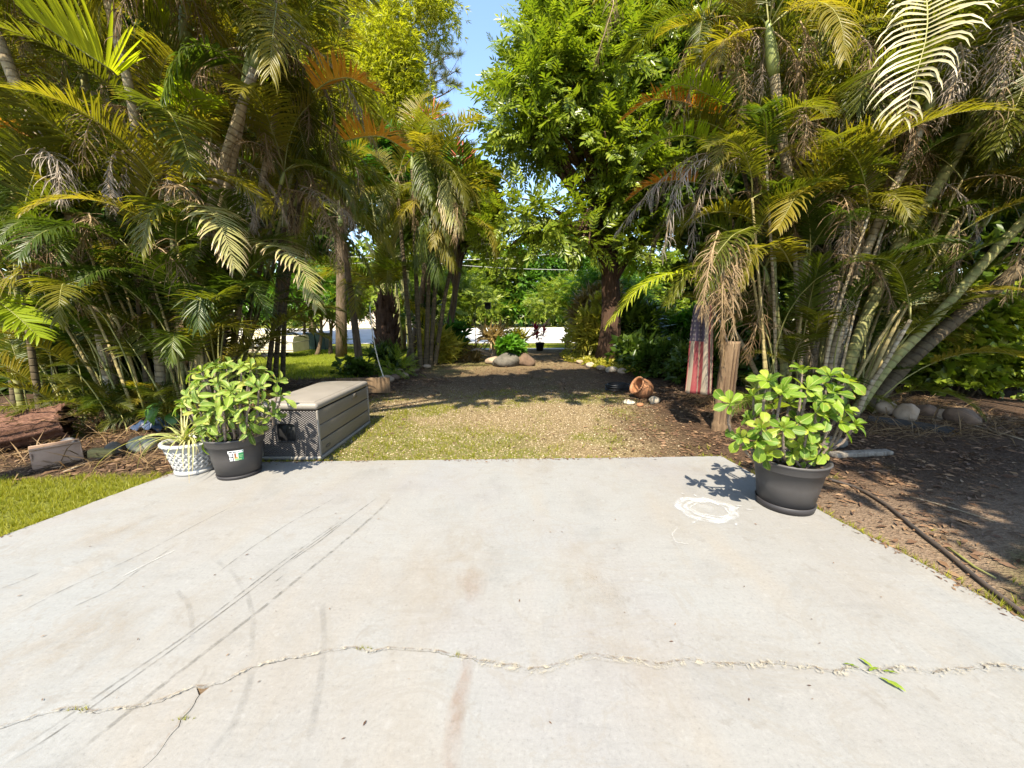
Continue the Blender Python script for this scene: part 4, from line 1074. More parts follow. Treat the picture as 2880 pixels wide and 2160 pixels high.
# direction from the pot to the camera, sticker a little to its left
A0 = math.atan2(-PL_[1], -PL_[0]) - .06
def SP_(nm, u0, u1, v0, v1, off, mat, parent):                     # u right, v up within the sticker (0..1)
    return pot_patch(parent, nm, None, A0 - .27 + .54*u0, A0 - .27 + .54*u1, .195 + .10*v0, .195 + .10*v1, off, mat)
stk = SP_('sticker', 0, 1, 0, 1, .0015, SW, pot_l)
SP_('icon_panel', 0, .33, 0, .74, .002, SK, stk); SP_('photo_panel', .36, .66, .0, .74, .002, SPk, stk); SP_('green_panel', .66, 1, .0, .74, .002, SG, stk)
for u0, u1, v0, v1, m_ in ((.06,.27,.42,.72,SW), (.05,.28,.02,.10,SW), (.05,.16,.16,.34,SW), (.19,.28,.16,.30,SW), (.13,.20,.50,.56,SK), (.40,.52,.28,.74,SB), (.38,.62,.20,.34,SO), (.40,.86,.03,.18,SG2), (.70,.97,.44,.52,SG2), (.72,.92,.30,.38,SG2), (.07,.27,.82,.93,SK), (.33,.45,.88,.93,SK), (.33,.58,.81,.85,SK), (.62,.78,.86,.90,SK), (.90,.97,.82,.94,SG)):
    SP_('printed_mark', u0, u1, v0, v1, .0025, m_, stk)
# white basket weave pot with a spider plant
PW = np.array([-3.135, 3.60, 0.0])
WPROF = [(.0, .012), (.135, .0), (.150, .006), (.150, .030), (.138, .038), (.145, .06), (.190, .225), (.196, .245), (.203, .255), (.214, .262), (.217, .275), (.208, .288), (.192, .288), (.186, .262), (.178, .25)]
wp, pot_w = planter('potted_spider_plant', PW, 'pale spider plant in a white basket weave pot beside the stickered planter', WPROF, M['pot_white'], None, .18, .258)
wp.scale = (1.07, 1.07, 1.12)
def wr(z): return .145 + (.190 - .145) * (z - .06) / (.225 - .06)
for fam in (-1, 1):
    for i in range(22):
        b = MB(); vsx = []; n = 17
        for k in range(n):
            u = k / (n - 1); z = .056 + .165 * u; a = i * 2*math.pi/22 + fam * u * 1.05
            over = .0022 * math.sin(u * math.pi * 7.33 + (0 if fam > 0 else math.pi))
            for s_ in (-1, 1):
                zz = z + s_ * .0085; aa = a - fam * s_ * .030
                vsx.append(((wr(zz) + .0055 + over) * math.cos(aa), (wr(zz) + .0055 + over) * math.sin(aa), zz))
            for s_ in (1, -1):
                zz = z + s_ * .0095; aa = a - fam * s_ * .034
                vsx.append(((wr(zz) - .002) * math.cos(aa), (wr(zz) - .002) * math.sin(aa), zz))
        fs = [(k*4+j, k*4+(j+1) % 4, (k+1)*4+(j+1) % 4, (k+1)*4+j) for k in range(n-1) for j in range(4)]
        b.add(vsx, fs); b.obj('weave_strip', M['pot_white'], pot_w, smooth=True)
b = MB(); rp_ = []
for k in range(97):
    a = 2*math.pi*k/96; rp_.append((.211*math.cos(a), .211*math.sin(a), .272 + .003*math.sin(a*30)))
b.tube(rp_, [.013 + .002*math.sin(k*2.2) for k in range(97)], 8, cap=False); b.obj('rope_rim', M['pot_white'], pot_w)
def blade_mesh(nm, mat, L, w, a0, a1, seed, p=1.2):
    A = arc(L, a0, a1, p, 14); b = MB(); vsx = []; ts = []
    T = nrm(np.gradient(A, axis=0))
    for i in range(len(A)):
        u = i / (len(A) - 1); hw = w * (1 - u ** 2.2) * (.6 + .4 * min(1, u * 5)) + .0006; N = np.cross(np.array([0, 1, 0]), T[i])
        for s_ in (-1, 0, 1): vsx.append(A[i] + np.array([0, s_ * hw, 0]) - N * (abs(s_) * hw * .5)); ts.append(u)
    fs = [(i*3+j, (i+1)*3+j, (i+1)*3+j+1, i*3+j+1) for i in range(len(A)-1) for j in range(2)]
    b.add(vsx, fs, ts); return b.mesh(nm, mat)
SPD = [blade_mesh('leaf', M['spider'], L, .008, a0, a1, i, p) for i, (L, a0, a1, p) in enumerate(((.32, 75, 10, 1.2), (.42, 62, -40, 1.1), (.55, 55, -75, 1.), (.70, 48, -86, .9), (.35, 82, 50, 1.5), (.9, 35, -70, 1.1)))]
cpl = np.array([-.02, -.03, .262])
for i in range(58):
    k = random.choice([0, 1, 1, 2, 2, 3, 4, 0]); az = i * 2.399
    if i in (3, 9, 17, 25, 33): k = 3 if i != 9 else 5; az = math.pi + random.uniform(-.5, .6)
    link('leaf', SPD[k], wp, cpl + np.array([random.gauss(0, .025), random.gauss(0, .025), 0]), (random.gauss(0, .15), random.gauss(0, .15), az), random.uniform(.55, .95))

# ------------------------------------------------------------------ timber post and flag
PP = onground(2.86, 5.10)
post = empty('timber_post', PP, 'rough weathered timber post standing by the flag', 'post')
b = MB(); prof = []; seg = 26; zs = np.linspace(-.05, 1.2, 40); vsx = []; rnd = random.Random(2)
lob = [rnd.uniform(.86, 1.1) for _ in range(seg)]
for z in zs:
    for k in range(seg):
        a = 2*math.pi*k/seg; r = .115 * lob[k] * (1 + .05*math.sin(z*3 + k)) * (1.12 if z < .1 else 1) * (1 - .05*z) * (1 + .03*rnd.uniform(-1, 1))
        vsx.append((r*math.cos(a) + .035*z, r*.9*math.sin(a), z))
fs = [(i*seg+k, i*seg+(k+1) % seg, (i+1)*seg+(k+1) % seg, (i+1)*seg+k) for i in range(39) for k in range(seg)] + [tuple(39*seg+k for k in range(seg))]
b.add(vsx, fs); b.obj('shaft', M['post'], post)
for ang, w_ in ((-2.2, .008), (-1.5, .006), (-1.0, .009), (-2.7, .006)):
    b = MB(); pts = [(.110*math.cos(ang + .05*math.sin(z*5))*(1 - .05*z) + .035*z, .100*math.sin(ang + .05*math.sin(z*5))*(1 - .05*z), z) for z in np.linspace(.03, 1.1, 18)]
    b.tube(pts, [w_ * (.3 + .7*math.sin(i/17*math.pi)) for i in range(18)], 5); b.obj('drying_crack', M['bark_red'], post)
b = MB(); b.tube([(.04, .02, 1.10), (-.10, .06, 1.45), (-.30, .05, 1.70)], [.014, .013, .011], 8); b.obj('cross_rod', M['driftwood'], post)
def flag_mat():
    m, nt, bs = new_mat('striped_flag_cloth')
    uv = nt.nodes.new('ShaderNodeUVMap'); sx = nt.nodes.new('ShaderNodeSeparateXYZ'); nt.links.new(uv.outputs[0], sx.inputs[0])
    st = math_(nt, 'FRACT', math_(nt, 'MULTIPLY', sx.outputs[0], 6.5)); red = math_(nt, 'LESS_THAN', st, .5)
    c = mixc(nt, red, (.33,.27,.20), (.22,.02,.035))
    can = math_(nt, 'MULTIPLY', math_(nt, 'LESS_THAN', sx.outputs[0], .40), math_(nt, 'GREATER_THAN', sx.outputs[1], .60))
    gx_ = math_(nt, 'SUBTRACT', math_(nt, 'FRACT', math_(nt, 'MULTIPLY', sx.outputs[0], 11.0)), .5); gy_ = math_(nt, 'SUBTRACT', math_(nt, 'FRACT', math_(nt, 'MULTIPLY', sx.outputs[1], 20.0)), .5)
    d = math_(nt, 'SQRT', math_(nt, 'ADD', math_(nt, 'MULTIPLY', gx_, gx_), math_(nt, 'MULTIPLY', gy_, gy_)))
    blue = mixc(nt, math_(nt, 'LESS_THAN', d, .22), (.05,.04,.08), (.22,.19,.18))
    c = mixc(nt, can, c, blue)
    c = mixc(nt, math_(nt, 'MULTIPLY', noise(nt, 9, 5, .6, objco(nt)), .25), c, (.42,.33,.22))
    nt.links.new(c, bs.inputs['Base Color']); bs.inputs['Roughness'].default_value = .8; bs.inputs['Specular IOR Level'].default_value = .2
    tr = nt.nodes.new('ShaderNodeBsdfTranslucent'); nt.links.new(c, tr.inputs[0]); mx = nt.nodes.new('ShaderNodeMixShader'); mx.inputs[0].default_value = .3
    nt.links.new(bs.outputs[0], mx.inputs[1]); nt.links.new(tr.outputs[0], mx.inputs[2]); nt.links.new(mx.outputs[0], nt.nodes['Material Output'].inputs[0])
    return m
FB = PP + np.array([-.02, .03, 0])
b = MB(); nu, nv = 48, 26; vsx = []; uvs = []
for j in range(nv):
    v = j / (nv - 1); z = .50 + 1.17 * v
    for i in range(nu):
        u = i / (nu - 1); w_ = .40 - .12 * v
        x = -.47 - .04*(1-v) + w_ * u + .015 * math.sin(v*5); fold = math.sin(u * 15 + .8*math.sin(v*2.2))
        y = .045 * fold * (1.1 - .5*v) - .02 + .03 * math.sin(v*4)
        x += .016 * math.cos(u * 15) ; z2 = z - .03 * (1 - v) * (u * 1.2 - .2) - .01 * fold * (1 - v)
        vsx.append((x, y, z2)); uvs.append((.02 + u * .60, v))
b.add(vsx, [(j*nu+i, j*nu+i+1, (j+1)*nu+i+1, (j+1)*nu+i) for j in range(nv-1) for i in range(nu-1)])
fo = b.obj('flag', flag_mat(), None, FB)
uvl = fo.data.uv_layers.new(name='UVMap'); li = np.zeros(len(fo.data.loops), np.int32); fo.data.loops.foreach_get('vertex_index', li)
uvl.data.foreach_set('uv', np.array(uvs, np.float32)[li].ravel())
sm = fo.modifiers.new('cloth', 'SOLIDIFY'); sm.thickness = .0015
tag(fo, 'faded red and white striped flag with a blue starred corner hanging from the post', 'flag')

# ------------------------------------------------------------------ rocks and odds on the ground
def rock(name, p, s, mat, label, seed, group=None, cat='rock', sink=.2):
    import bmesh
    r = np.random.default_rng(seed); bm = bmesh.new(); bmesh.ops.create_icosphere(bm, subdivisions=3, radius=1.0)
    off = r.random(3) * 20; s = np.array(s)
    planes = nrm(r.normal(size=(7, 3))); dist = r.uniform(.62, .95, 7)
    for v in bm.verts:
        c = np.array(v.co)
        for q, dd in zip(planes, dist):
            k = c @ q
            if k > dd: c = c - q * (k - dd) * .8
        n1 = float(fbm(np.array(c[0]*1.6 + off[0]), np.array(c[1]*1.6 + c[2]*1.3 + off[1]), 4)) - .5
        v.co = Vector(c * (1 + .35 * n1) * s)
    me = bpy.data.meshes.new(name); bm.to_mesh(me); bm.free(); me.materials.append(mat)
    me.polygons.foreach_set('use_smooth', [True] * len(me.polygons))
    o = link(name, me, None, (p[0], p[1], p[2] + s[2] * (1 - sink) * .8), (0, 0, r.uniform(0, 6.28)))
    return tag(o, label, cat, group)
rock('rock', G(405, 1268), (.14, .12, .11), M['rock_moss'], 'rounded mossy grey rock left of the white basket weave pot', 1)
rock('rock', G(1768, 1136), (.11, .08, .05), M['rock_pale'], 'flat pale rock left of the terracotta jar', 2)
rock('rock', G(1838, 1134), (.12, .09, .075), M['rock_pale'], 'chunky white rock in front of the terracotta jar', 3)
rock('rock', G(1800, 1142), (.07, .06, .035), M['terracotta'], 'small orange stone between the two pale rocks by the jar', 4)
for i, (px, py, s, m_, lb) in enumerate(((2488, 1162, .15, 'rock', 'tan rock nearest the leaning palm bases in the stone row'), (2545, 1178, .19, 'rock', 'large tan rock behind the black edging strip'), (2600, 1172, .15, 'rock_brown', 'round brown rock in the middle of the shaded stone row'), (2655, 1180, .12, 'rock', 'small dim rock at the far end of the shaded stone row'), (2700, 1190, .2, 'rock_brown', 'low wide brown boulder right of the shaded stone row'),
        (2060, 1050, .14, 'rock_pale', 'pale boulder just right of the flag post base'), (2110, 1058, .18, 'rock_brown', 'brown boulder between the flag post and the thin palm stems'), (2085, 1075, .11, 'rock', 'small tan stone behind the flag post'))):
    rock('rock', G(px, py), (s, s * .8, s * .75), M[m_], lb, 20 + i)
for i, (px, py, s) in enumerate(((1630, 1023, .12), (1660, 1033, .14), (1690, 1040, .12), (1720, 1046, .15), (1750, 1050, .13), (1610, 1015, .1))):
    rock('rock', G(px, py), (s * 1.2, s, s * .7), M['rock_pale' if i % 2 else 'rock'], ['second stone from the far end of the row edging the right bed', 'third stone from the far end of the row edging the right bed', 'fourth stone from the far end of the row edging the right bed', 'second nearest stone of the row edging the right bed', 'nearest stone of the row edging the right bed', 'farthest stone of the row edging the right bed'][i], 40 + i, 'stones edging the bed right of the drive')
for i, (px, py, s) in enumerate(((1085, 1075, .16), (1110, 1068, .14), (1135, 1062, .13), (1165, 1046, .14), (1200, 1036, .12))):
    rock('rock', G(px, py), (s * 1.2, s, s * .65), M['rock_brown' if i % 2 else 'rock'], ['nearest stone of the row edging the left bed', 'second nearest stone of the row edging the left bed', 'middle stone of the row edging the left bed', 'second farthest stone of the row edging the left bed', 'farthest stone of the row edging the left bed'][i], 60 + i, 'stones edging the bed left of the drive')
# terracotta jar on its side
J = G(1808, 1118)
b = MB(); b.lathe([(.0, -.16), (.09, -.16), (.16, -.10), (.19, .0), (.185, .08), (.15, .135), (.15, .15), (.178, .155), (.18, .18), (.16, .182), (.14, .16), (.14, .13), (.16, .08), (.15, -.05), (.0, -.10)], 36)
jar = b.obj('terracotta_jar', M['terracotta'], None, (J[0], J[1], J[2] + .165), (0, math.radians(-62), math.radians(15)))
tag(jar, 'round terracotta jar tipped on its side at the drive edge', 'jar')
# coiled black hose
K = G(1738, 1098); b = MB(); pts = []
for k in range(220):
    a = k * .2; pts.append((.24*math.cos(a)*(1 + .12*math.sin(k*.05)), .20*math.sin(a)*(1 + .1*math.cos(k*.041)), .02 + .0011*k*.5 + .012*math.sin(k*.33)))
b.tube(pts, .011, 6); tag(b.obj('hose_coil', M['black'], None, K), 'coil of thin black hose lying at the drive edge', 'hose')
# hose along the right edge of the slab
hp = [(2330,1352),(2400,1372),(2440,1392),(2500,1430),(2560,1482),(2610,1522),(2660,1560),(2720,1612),(2790,1668),(2860,1722),(2960,1800)]
P = [G(a, c) + np.array([0, 0, .016]) for a, c in hp]; q = np.linspace(0, 1, 60); u = np.linspace(0, 1, len(P)); P = np.array(P)
C = np.stack([np.interp(q, u, P[:, k]) for k in range(3)], 1)
for _ in range(3): C[1:-1] = (C[:-2] + 2*C[1:-1] + C[2:]) / 4
b = MB(); b.tube(C, .0135, 8); tag(b.obj('garden_hose', M['hose'], None), 'dark garden hose running beside the slab edge over bare sand', 'hose')
hp = [(2665,1545),(2700,1570),(2740,1600),(2800,1632)]; P = np.array([G(a, c) + np.array([0, 0, .014]) for a, c in hp])
b = MB(); b.tube(P, [.006, .008, .007, .004], 6); tag(b.obj('twig', M['petiole'], None), 'green brown twig lying beside the garden hose', 'twig')
# black edging strip, broken kerb plank, sticks
P = np.array([G(a, c) for a, c in ((2440, 1186), (2520, 1196), (2600, 1208), (2680, 1222))]); b = MB()
for p, q in zip(P[:-1], P[1:]):
    d = nrm(q - p) ; n_ = np.array([-d[1], d[0], 0]) * .012
    b.add([p - n_, p + n_, q + n_, q - n_, p - n_ + [0,0,.09], p + n_ + [0,0,.09], q + n_ + [0,0,.09], q - n_ + [0,0,.09]], [(0,1,5,4), (1,2,6,5), (2,3,7,6), (3,0,4,7), (4,5,6,7)])
tag(b.obj('edging_strip', M['black'], None, smooth=False), 'black plastic edging strip in front of the shaded stone row', 'edging')
K = G(2420, 1282); b = MB(); b.box((-.36, -.05, 0), (.36, .05, .055)); o = b.obj('broken_plank', M['driftwood'], None, K, (0, 0, .12), bevel=.012)
tag(o, 'grey weathered plank lying behind the right planter', 'plank')
K2 = G(2352, 1262); rock('broken_block', K2 + np.array([0, .1, 0]), (.2, .13, .07), M['stone_grey'], 'broken grey concrete block behind the right planter', 77, cat='block')
for i, (p, q, r_, lb) in enumerate((((180, 1330), (305, 1283), .010, 'thin brown stick lying in front of the yellow foam block'), ((2455, 1165), (2525, 1142), .009, 'pale stick leaning by the shaded stone row'), ((2690, 1185), (2880, 1240), .011, 'long pale stick across the shaded ground beside the boulder'), ((2560, 1400), (2800, 1470), .007, 'thin dry palm stalk lying on the shaded leaf litter'))):
    a, c = G(*p), G(*q); a[2] += r_; c[2] += r_ + (.10 if i == 1 else .0); k = np.linspace(0, 1, 6)
    b = MB(); b.tube(a[None] + (c - a)[None] * k[:, None] + np.sin(k*3.1)[:, None] * np.array([0, .03, .004]), np.linspace(r_, r_*.6, 6), 6); tag(b.obj('stick', M['bark_pale'], None), lb, 'stick')
# fallen log, tray, foam, lid, tarp at the left
LG0 = at(185, 1165, 4.55); LG1 = at(-120, 1330, 4.0)
LG0[2] = .26; LG1[2] = .14
ax = nrm(LG1 - LG0); ln = np.linalg.norm(LG1 - LG0)
b = MB(); vsx = []; seg = 30; m = 22; rnd = np.random.default_rng(4); u0 = nrm(np.cross(ax, [0, 0, 1.])); w0 = np.cross(u0, ax)
fl = rnd.uniform(.82, 1.12, seg)
for i in range(m):
    s_ = i / (m - 1); c = LG0 + (LG1 - LG0) * s_ - LG1
    for k in range(seg):
        a = 2*math.pi*k/seg; r = .21 * fl[k] * (.9 + .25*s_) * (1 + .06*rnd.normal() * .5) * (1.15 if i == 0 else 1)
        vsx.append(c + (u0*math.cos(a) + w0*math.sin(a)*.92) * r + ax * (rnd.normal() * .04 if i == 0 else 0))
fs = [(i*seg+k, i*seg+(k+1) % seg, (i+1)*seg+(k+1) % seg, (i+1)*seg+k) for i in range(m-1) for k in range(seg)] + [tuple(range(seg-1, -1, -1)), tuple((m-1)*seg+k for k in range(seg))]
b.add(vsx, fs)
lg = empty('fallen_log', LG1, 'fibrous red brown fallen palm log at the left edge', 'log'); b.obj('trunk', M['log'], lg)
b = MB()
for i in range(150):
    a = rnd.uniform(.2, 3.3); s_ = rnd.uniform(0, .95); c = LG0 + (LG1 - LG0) * s_ - LG1; r = .215
    p = c + (u0*math.cos(a) + w0*math.sin(a)*.92) * r; d = nrm(-ax + rnd.normal(size=3) * .22); q = nrm(np.cross(d, w0)) * .006; l_ = rnd.uniform(.08, .3)
    b.add([p - q, p + q, p + d*l_*.5 + q*.8 + w0*.01, p + d*l_*.5 - q*.8 + w0*.01, p + d*l_ + w0*rnd.uniform(-.03, .05)], [(0,1,2,3), (3,2,4)])
o = b.obj('bark_fibres', M['palm_dead'], lg); o['kind'] = 'stuff'
T0, T1 = G(92, 1322), G(238, 1292); d = nrm(T1 - T0); n_ = np.array([-d[1], d[0], 0]); ln = np.linalg.norm(T1 - T0)
tr_ = empty('plastic_trough', T0, 'stained off-white plastic trough lying before the fallen log', 'trough', rz=math.atan2(d[1], d[0]))
b = MB(); b.box((0, 0, -.02), (ln, .012, .20)); b.obj('front_wall', M['fibreglass'], tr_, rot=(math.radians(-14), 0, 0), bevel=.004)
b = MB(); b.box((0, .23, -.02), (ln, .242, .17)); b.obj('back_wall', M['fibreglass'], tr_, rot=(math.radians(8), 0, 0), bevel=.004)
b = MB(); b.box((.0, -.012, .19), (ln, .026, .205)); b.obj('rim', M['fibreglass'], tr_, (0, .045, -.004), bevel=.005)
for x_ in (.002, ln - .014):
    b = MB(); b.box((x_, .02, -.02), (x_ + .012, .24, .16)); b.obj('end_wall', M['fibreglass'], tr_)
b = MB(); b.lathe([(.0, .02), (.07, .02), (.085, .012), (.09, 0), (.08, -.006), (.06, -.004), (.055, .006), (.0, .006)], 28)
K = G(203, 1282); tag(b.obj('round_lid', M['pot_base'], None, (K[0] + .0, K[1] - .02, K[2] + .13), (math.radians(62), 0, .25)), 'dark round lid propped against the off-white trough', 'lid')
K = G(290, 1284); b = MB(); b.box((-.11, -.05, 0), (.10, .06, .085)); fm = b.obj('foam_block', M['yellow'], None, K, (0, .12, .35), bevel=.01); tag(fm, 'dirty yellow foam block on the mulch beside the trough', 'foam block')
K = G(322, 1276); rock('broken_block', K, (.075, .06, .085), M['stone_grey'], 'small grey stone against the yellow foam block', 81, cat='block')
K = G(436, 1208); b = MB(); rnd = random.Random(8); n = 12; vsx = []
for i in range(n):
    for j in range(n):
        x, y = (i/(n-1) - .5) * .42, (j/(n-1) - .5) * .3; vsx.append((x, y, .03 + .09*math.exp(-(x*x + y*y) / .02) + .025*math.sin(i*1.7 + j) + (0 if 0 < i < n-1 and 0 < j < n-1 else -.05)))
b.add(vsx, [(i*n+j, (i+1)*n+j, (i+1)*n+j+1, i*n+j+1) for i in range(n-1) for j in range(n-1)])
tag(b.obj('crumpled_tarp', M['blue_tarp'], None, K + np.array([0, 0, .05])), 'crumpled dark blue tarp under the palms behind the spider plant', 'tarp')
# ------------------------------------------------------------------ palms
def S(*pts, d=None): return [at(p[0], p[1], p[2] if len(p) > 2 else d) for p in pts]
CR_TALL = ['upright', 'upright', 'arching', 'arching', 'arching', 'arching', 'arching', 'droopy', 'droopy', 'dead', 'dead', 'dead']
CR_MID = ['upright', 'arching', 'arching', 'arching', 'arching', 'droopy', 'dead', 'dead']
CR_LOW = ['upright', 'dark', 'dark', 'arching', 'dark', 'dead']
def basept(px, py, d): 
    p = at(px, py, d); p[2] = float(hgt(p[0], p[1])) - .05; return p
def from_base(b, pts): return [b] + [p for p in pts]

# --- left clump
LB = G(470, 1178)
L1 = Palm('areca_palm_clump', LB, 'tall areca palm clump with ringed leaning trunks behind the left potted shrub')
def st(pl, b, pts, **kw): return pl.stem(from_base(basept(*b), S(*pts)), **kw)
sA, tA, _ = st(L1, (455, 1165, 5.5), [(447,990,5.5),(434,839,5.5),(412,708,5.45),(395,520,5.4),(382,347,5.35),(369,243,5.3),(334,130,5.25),(312,43,5.2),(290,-60,5.2)], r0=.06, r1=.045)
L1.crown(sA, tA, CR_TALL, .4)
sB, tB, _ = st(L1, (545, 1160, 5.9), [(552,850,5.9),(560,708,5.9),(603,547,5.85),(629,456,5.8),(677,304,5.8),(716,195,5.8)], r0=.068, r1=.055, shaft=.62)
L1.crown(sB, tB, CR_TALL, 1.4)
sB2, tB2, _ = st(L1, (572, 1160, 6.1), [(578,850,6.1),(590,720,6.1),(629,543,6.0),(673,369,5.95),(690,250,5.9)], r0=.07, r1=.05, shaft=.6)
L1.crown(sB2, tB2, CR_MID, 2.2)
sC, tC, _ = st(L1, (500, 1160, 6.5), [(506,800,6.5),(512,500,6.5),(520,130,6.5)], r0=.075, r1=.062, shaft=.95, mat='stem_green')
L1.crown(sC, tC, CR_TALL, .2)
sD, tD, _ = st(L1, (330, 1180, 5.5), [(280,900,5.4),(230,700,5.35),(160,500,5.3),(126,412,5.3),(52,260,5.3),(0,120,5.3),(-40,20,5.3)], r0=.08, r1=.055)
L1.crown(sD, tD, CR_TALL, 3.)
sE, tE, _ = st(L1, (640, 1140, 7.0), [(680,800,7.0),(720,600,7.0),(760,400,7.0),(790,230,7.0)], r0=.055, r1=.045)
L1.crown(sE, tE, CR_TALL, .9)
sF, tF, _ = st(L1, (400, 1150, 6.8), [(330,700,6.8),(270,400,6.8),(230,180,6.8)], r0=.07, r1=.05, mat='stem_green')
L1.crown(sF, tF, CR_TALL, 2.0)
sG_, tG, _ = st(L1, (600, 1140, 7.2), [(640,700,7.2),(660,400,7.2),(650,60,7.2),(640,-60,7.2)], r0=.07, r1=.05)
L1.crown(sG_, tG, CR_TALL, .2)
# shorter stems filling the middle storey
for i, (bx, by, bd, tx, ty, td, kinds) in enumerate(((420,1170,5.4, 380,760,5.3,CR_LOW), (520,1170,5.5, 480,620,5.4,CR_MID), (600,1150,6.0, 660,760,6.0,CR_LOW), (480,1160,6.0, 440,420,6.0,CR_MID), (560,1160,6.3, 590,470,6.3,CR_MID), (350,1175,5.6, 230,760,5.5,CR_LOW), (640,1140,6.6, 790,520,6.6,CR_MID), (660,1120,7.4, 840,420,7.4,CR_MID), (560,1140,7.0, 560,260,7.0,CR_MID), (380,1150,6.6, 300,560,6.6,CR_MID), (660,1110,8.0, 900,300,8.0,CR_MID), (630,1130,6.8, 700,900,6.6,CR_LOW))):
    sx_, tx_, _ = st(L1, (bx, by, bd), [((bx*.6+tx*.4), by*.6+ty*.4, bd*.6+td*.4), (tx, ty, td)], r0=.032, r1=.024, mat='stem_green' if i % 2 else 'stem_dark', shaft=.25)
    L1.crown(sx_, tx_, kinds, i * 1.1, sc=.85)
# canes: long leaf stalks fanning from the base
for i in range(60):
    px = random.uniform(300, 680); d = random.uniform(5.0, 6.8); p = basept(px, 1180, d)
    k = random.choice(LIB['cane']); az = math.pi + random.gauss(0, .9) if px < 500 else random.gauss(-.3, 1.2)
    b = MB(); b.tube([p - LB, p - LB + np.array([0, 0, .25])], [.022, .018], 7); o = b.obj('shoot', M['stem_green'], L1.root)
    link('frond', k, o, p - LB + np.array([0, 0, .2]), (random.gauss(0, .12), random.gauss(.05, .1), az), random.uniform(.75, 1.15))
for i in range(20):                                                   # slim canes fanning to the left
    px = random.uniform(330, 600); d = random.uniform(5.0, 6.2); p = basept(px, 1180, d); u = (px - 330) / 270
    tp = at(110 + 430*u + random.gauss(0, 40), random.uniform(640, 900), d - .1); md = p*.45 + tp*.55 + np.array([.10, 0, -.12])
    s_, t_, _ = L1.stem([p, md, tp], r0=random.uniform(.016, .026), r1=.012, mat='cane', shaft=0)
    L1.crown(s_, t_, [['dark', 'arching'], ['arching', 'dark', 'dead'], ['dark']][i % 3], i*1.3, sc=.62)
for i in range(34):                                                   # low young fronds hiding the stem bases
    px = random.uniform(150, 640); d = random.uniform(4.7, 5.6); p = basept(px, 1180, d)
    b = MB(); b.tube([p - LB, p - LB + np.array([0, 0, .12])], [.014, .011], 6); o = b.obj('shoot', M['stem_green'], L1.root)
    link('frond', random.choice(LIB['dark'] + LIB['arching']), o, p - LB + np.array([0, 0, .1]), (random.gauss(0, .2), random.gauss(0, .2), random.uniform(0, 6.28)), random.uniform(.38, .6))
# individually placed fronds
L1.hero(sA, S((330,215,5.0),(312,195,4.8),(240,150,4.7),(160,95,4.6),(85,50,4.5)), 'palm_young', n=34, leaf=.60, pet=.02, V=.75, droop=.05, phi=(1.35,.6), width=.024, jit=.05)
L1.hero(sB, S((690,215,5.5),(620,140,5.1),(540,115,4.9),(490,165,4.8),(455,270,4.7)), 'palm_dark', n=58, leaf=.55, pet=.15, V=-.25, droop=.5, phi=(1.35,.6))
L1.hero(sA, S((385,310,5.1),(425,278,4.8),(480,315,4.6),(515,390,4.45),(543,480,4.3)), 'palm', n=46, leaf=.46, pet=.08, V=.1, droop=.55, width=.02, phi=(1.4,.5))
L1.hero(sB, S((560,420,5.6),(510,330,5.3),(545,275,5.1),(600,280,5.0)), 'palm_young', n=34, leaf=.40, pet=.2, V=.3, droop=.45, width=.02)
L1.hero(sA, S((392,440,5.3),(350,418,5.1),(315,440,5.0),(303,500,4.95),(318,590,4.9)), 'palm_grey', 'rachis_dead', n=48, leaf=.20, pet=.1, V=-.1, droop=.9, curl=.3, jit=.2, width=.014)
L1.hero(sA, S((392,470,5.3),(372,430,5.2),(345,480,5.1),(325,590,5.0)), 'palm_grey', 'rachis_dead', n=44, leaf=.20, pet=.05, V=-.2, droop=1.1, curl=.32, jit=.2, width=.012)
L1.hero(sA, S((470,640,5.1),(500,575,4.8),(455,562,4.6),(415,610,4.45),(398,700,4.35)), 'palm', n=46, leaf=.44, pet=.1, V=.1, droop=.75, width=.02, phi=(1.4,.5))
L1.hero(sB, S((560,640,5.4),(540,575,4.9),(590,580,4.7),(630,650,4.5),(660,750,4.4)), 'palm_cream', n=50, leaf=.42, pet=.1, V=.05, droop=.8, width=.015, phi=(1.3,.5))
L1.hero(sE, S((690,720,5.8),(722,678,5.4),(790,690,5.2),(850,745,5.1),(893,860,5.0)), 'palm_cream', 'rachis_dead', n=50, leaf=.42, pet=.05, V=.05, droop=.9, width=.018, phi=(1.45,.6))
L1.hero(sB, S((760,-60,5.6),(782,10,5.5),(778,80,5.5),(768,200,5.5)), 'palm_grey', 'rachis_dead', n=60, leaf=.26, pet=.0, V=-.4, droop=2., curl=.3, jit=.3, width=.009)
L1.hero(sE, S((840,520,6.8),(900,540,6.6),(970,590,6.5),(1045,700,6.4)), 'palm_grey', 'rachis_dead', n=56, leaf=.30, pet=.1, V=-.2, droop=1.6, curl=.28, jit=.25, width=.010)
L1.hero(sE, S((800,530,6.9),(880,545,6.7),(930,620,6.6),(955,760,6.5)), 'palm_dead', 'rachis_dead', n=60, leaf=.40, pet=.1, V=-.3, droop=1.9, curl=.25, jit=.25, width=.010)
L1.hero(sA, S((250,900,5.2),(215,810,4.7),(178,785,4.3),(168,825,4.05),(163,900,3.9)), 'palm', n=44, leaf=.40, pet=.3, V=.15, droop=.75, width=.016, phi=(1.5,.35))
L1.hero(sB, S((610,940,5.4),(600,840,5.0),(575,795,4.7),(562,835,4.5),(558,920,4.4)), 'palm_dark', n=48, leaf=.40, pet=.25, V=.15, droop=.7, width=.015, phi=(1.45,.35))
L1.hero(sB, S((600,850,5.3),(660,795,4.9),(705,801,4.75),(752,880,4.65)), 'palm_dark', n=44, leaf=.36, pet=.3, V=.3, droop=.55, width=.015)
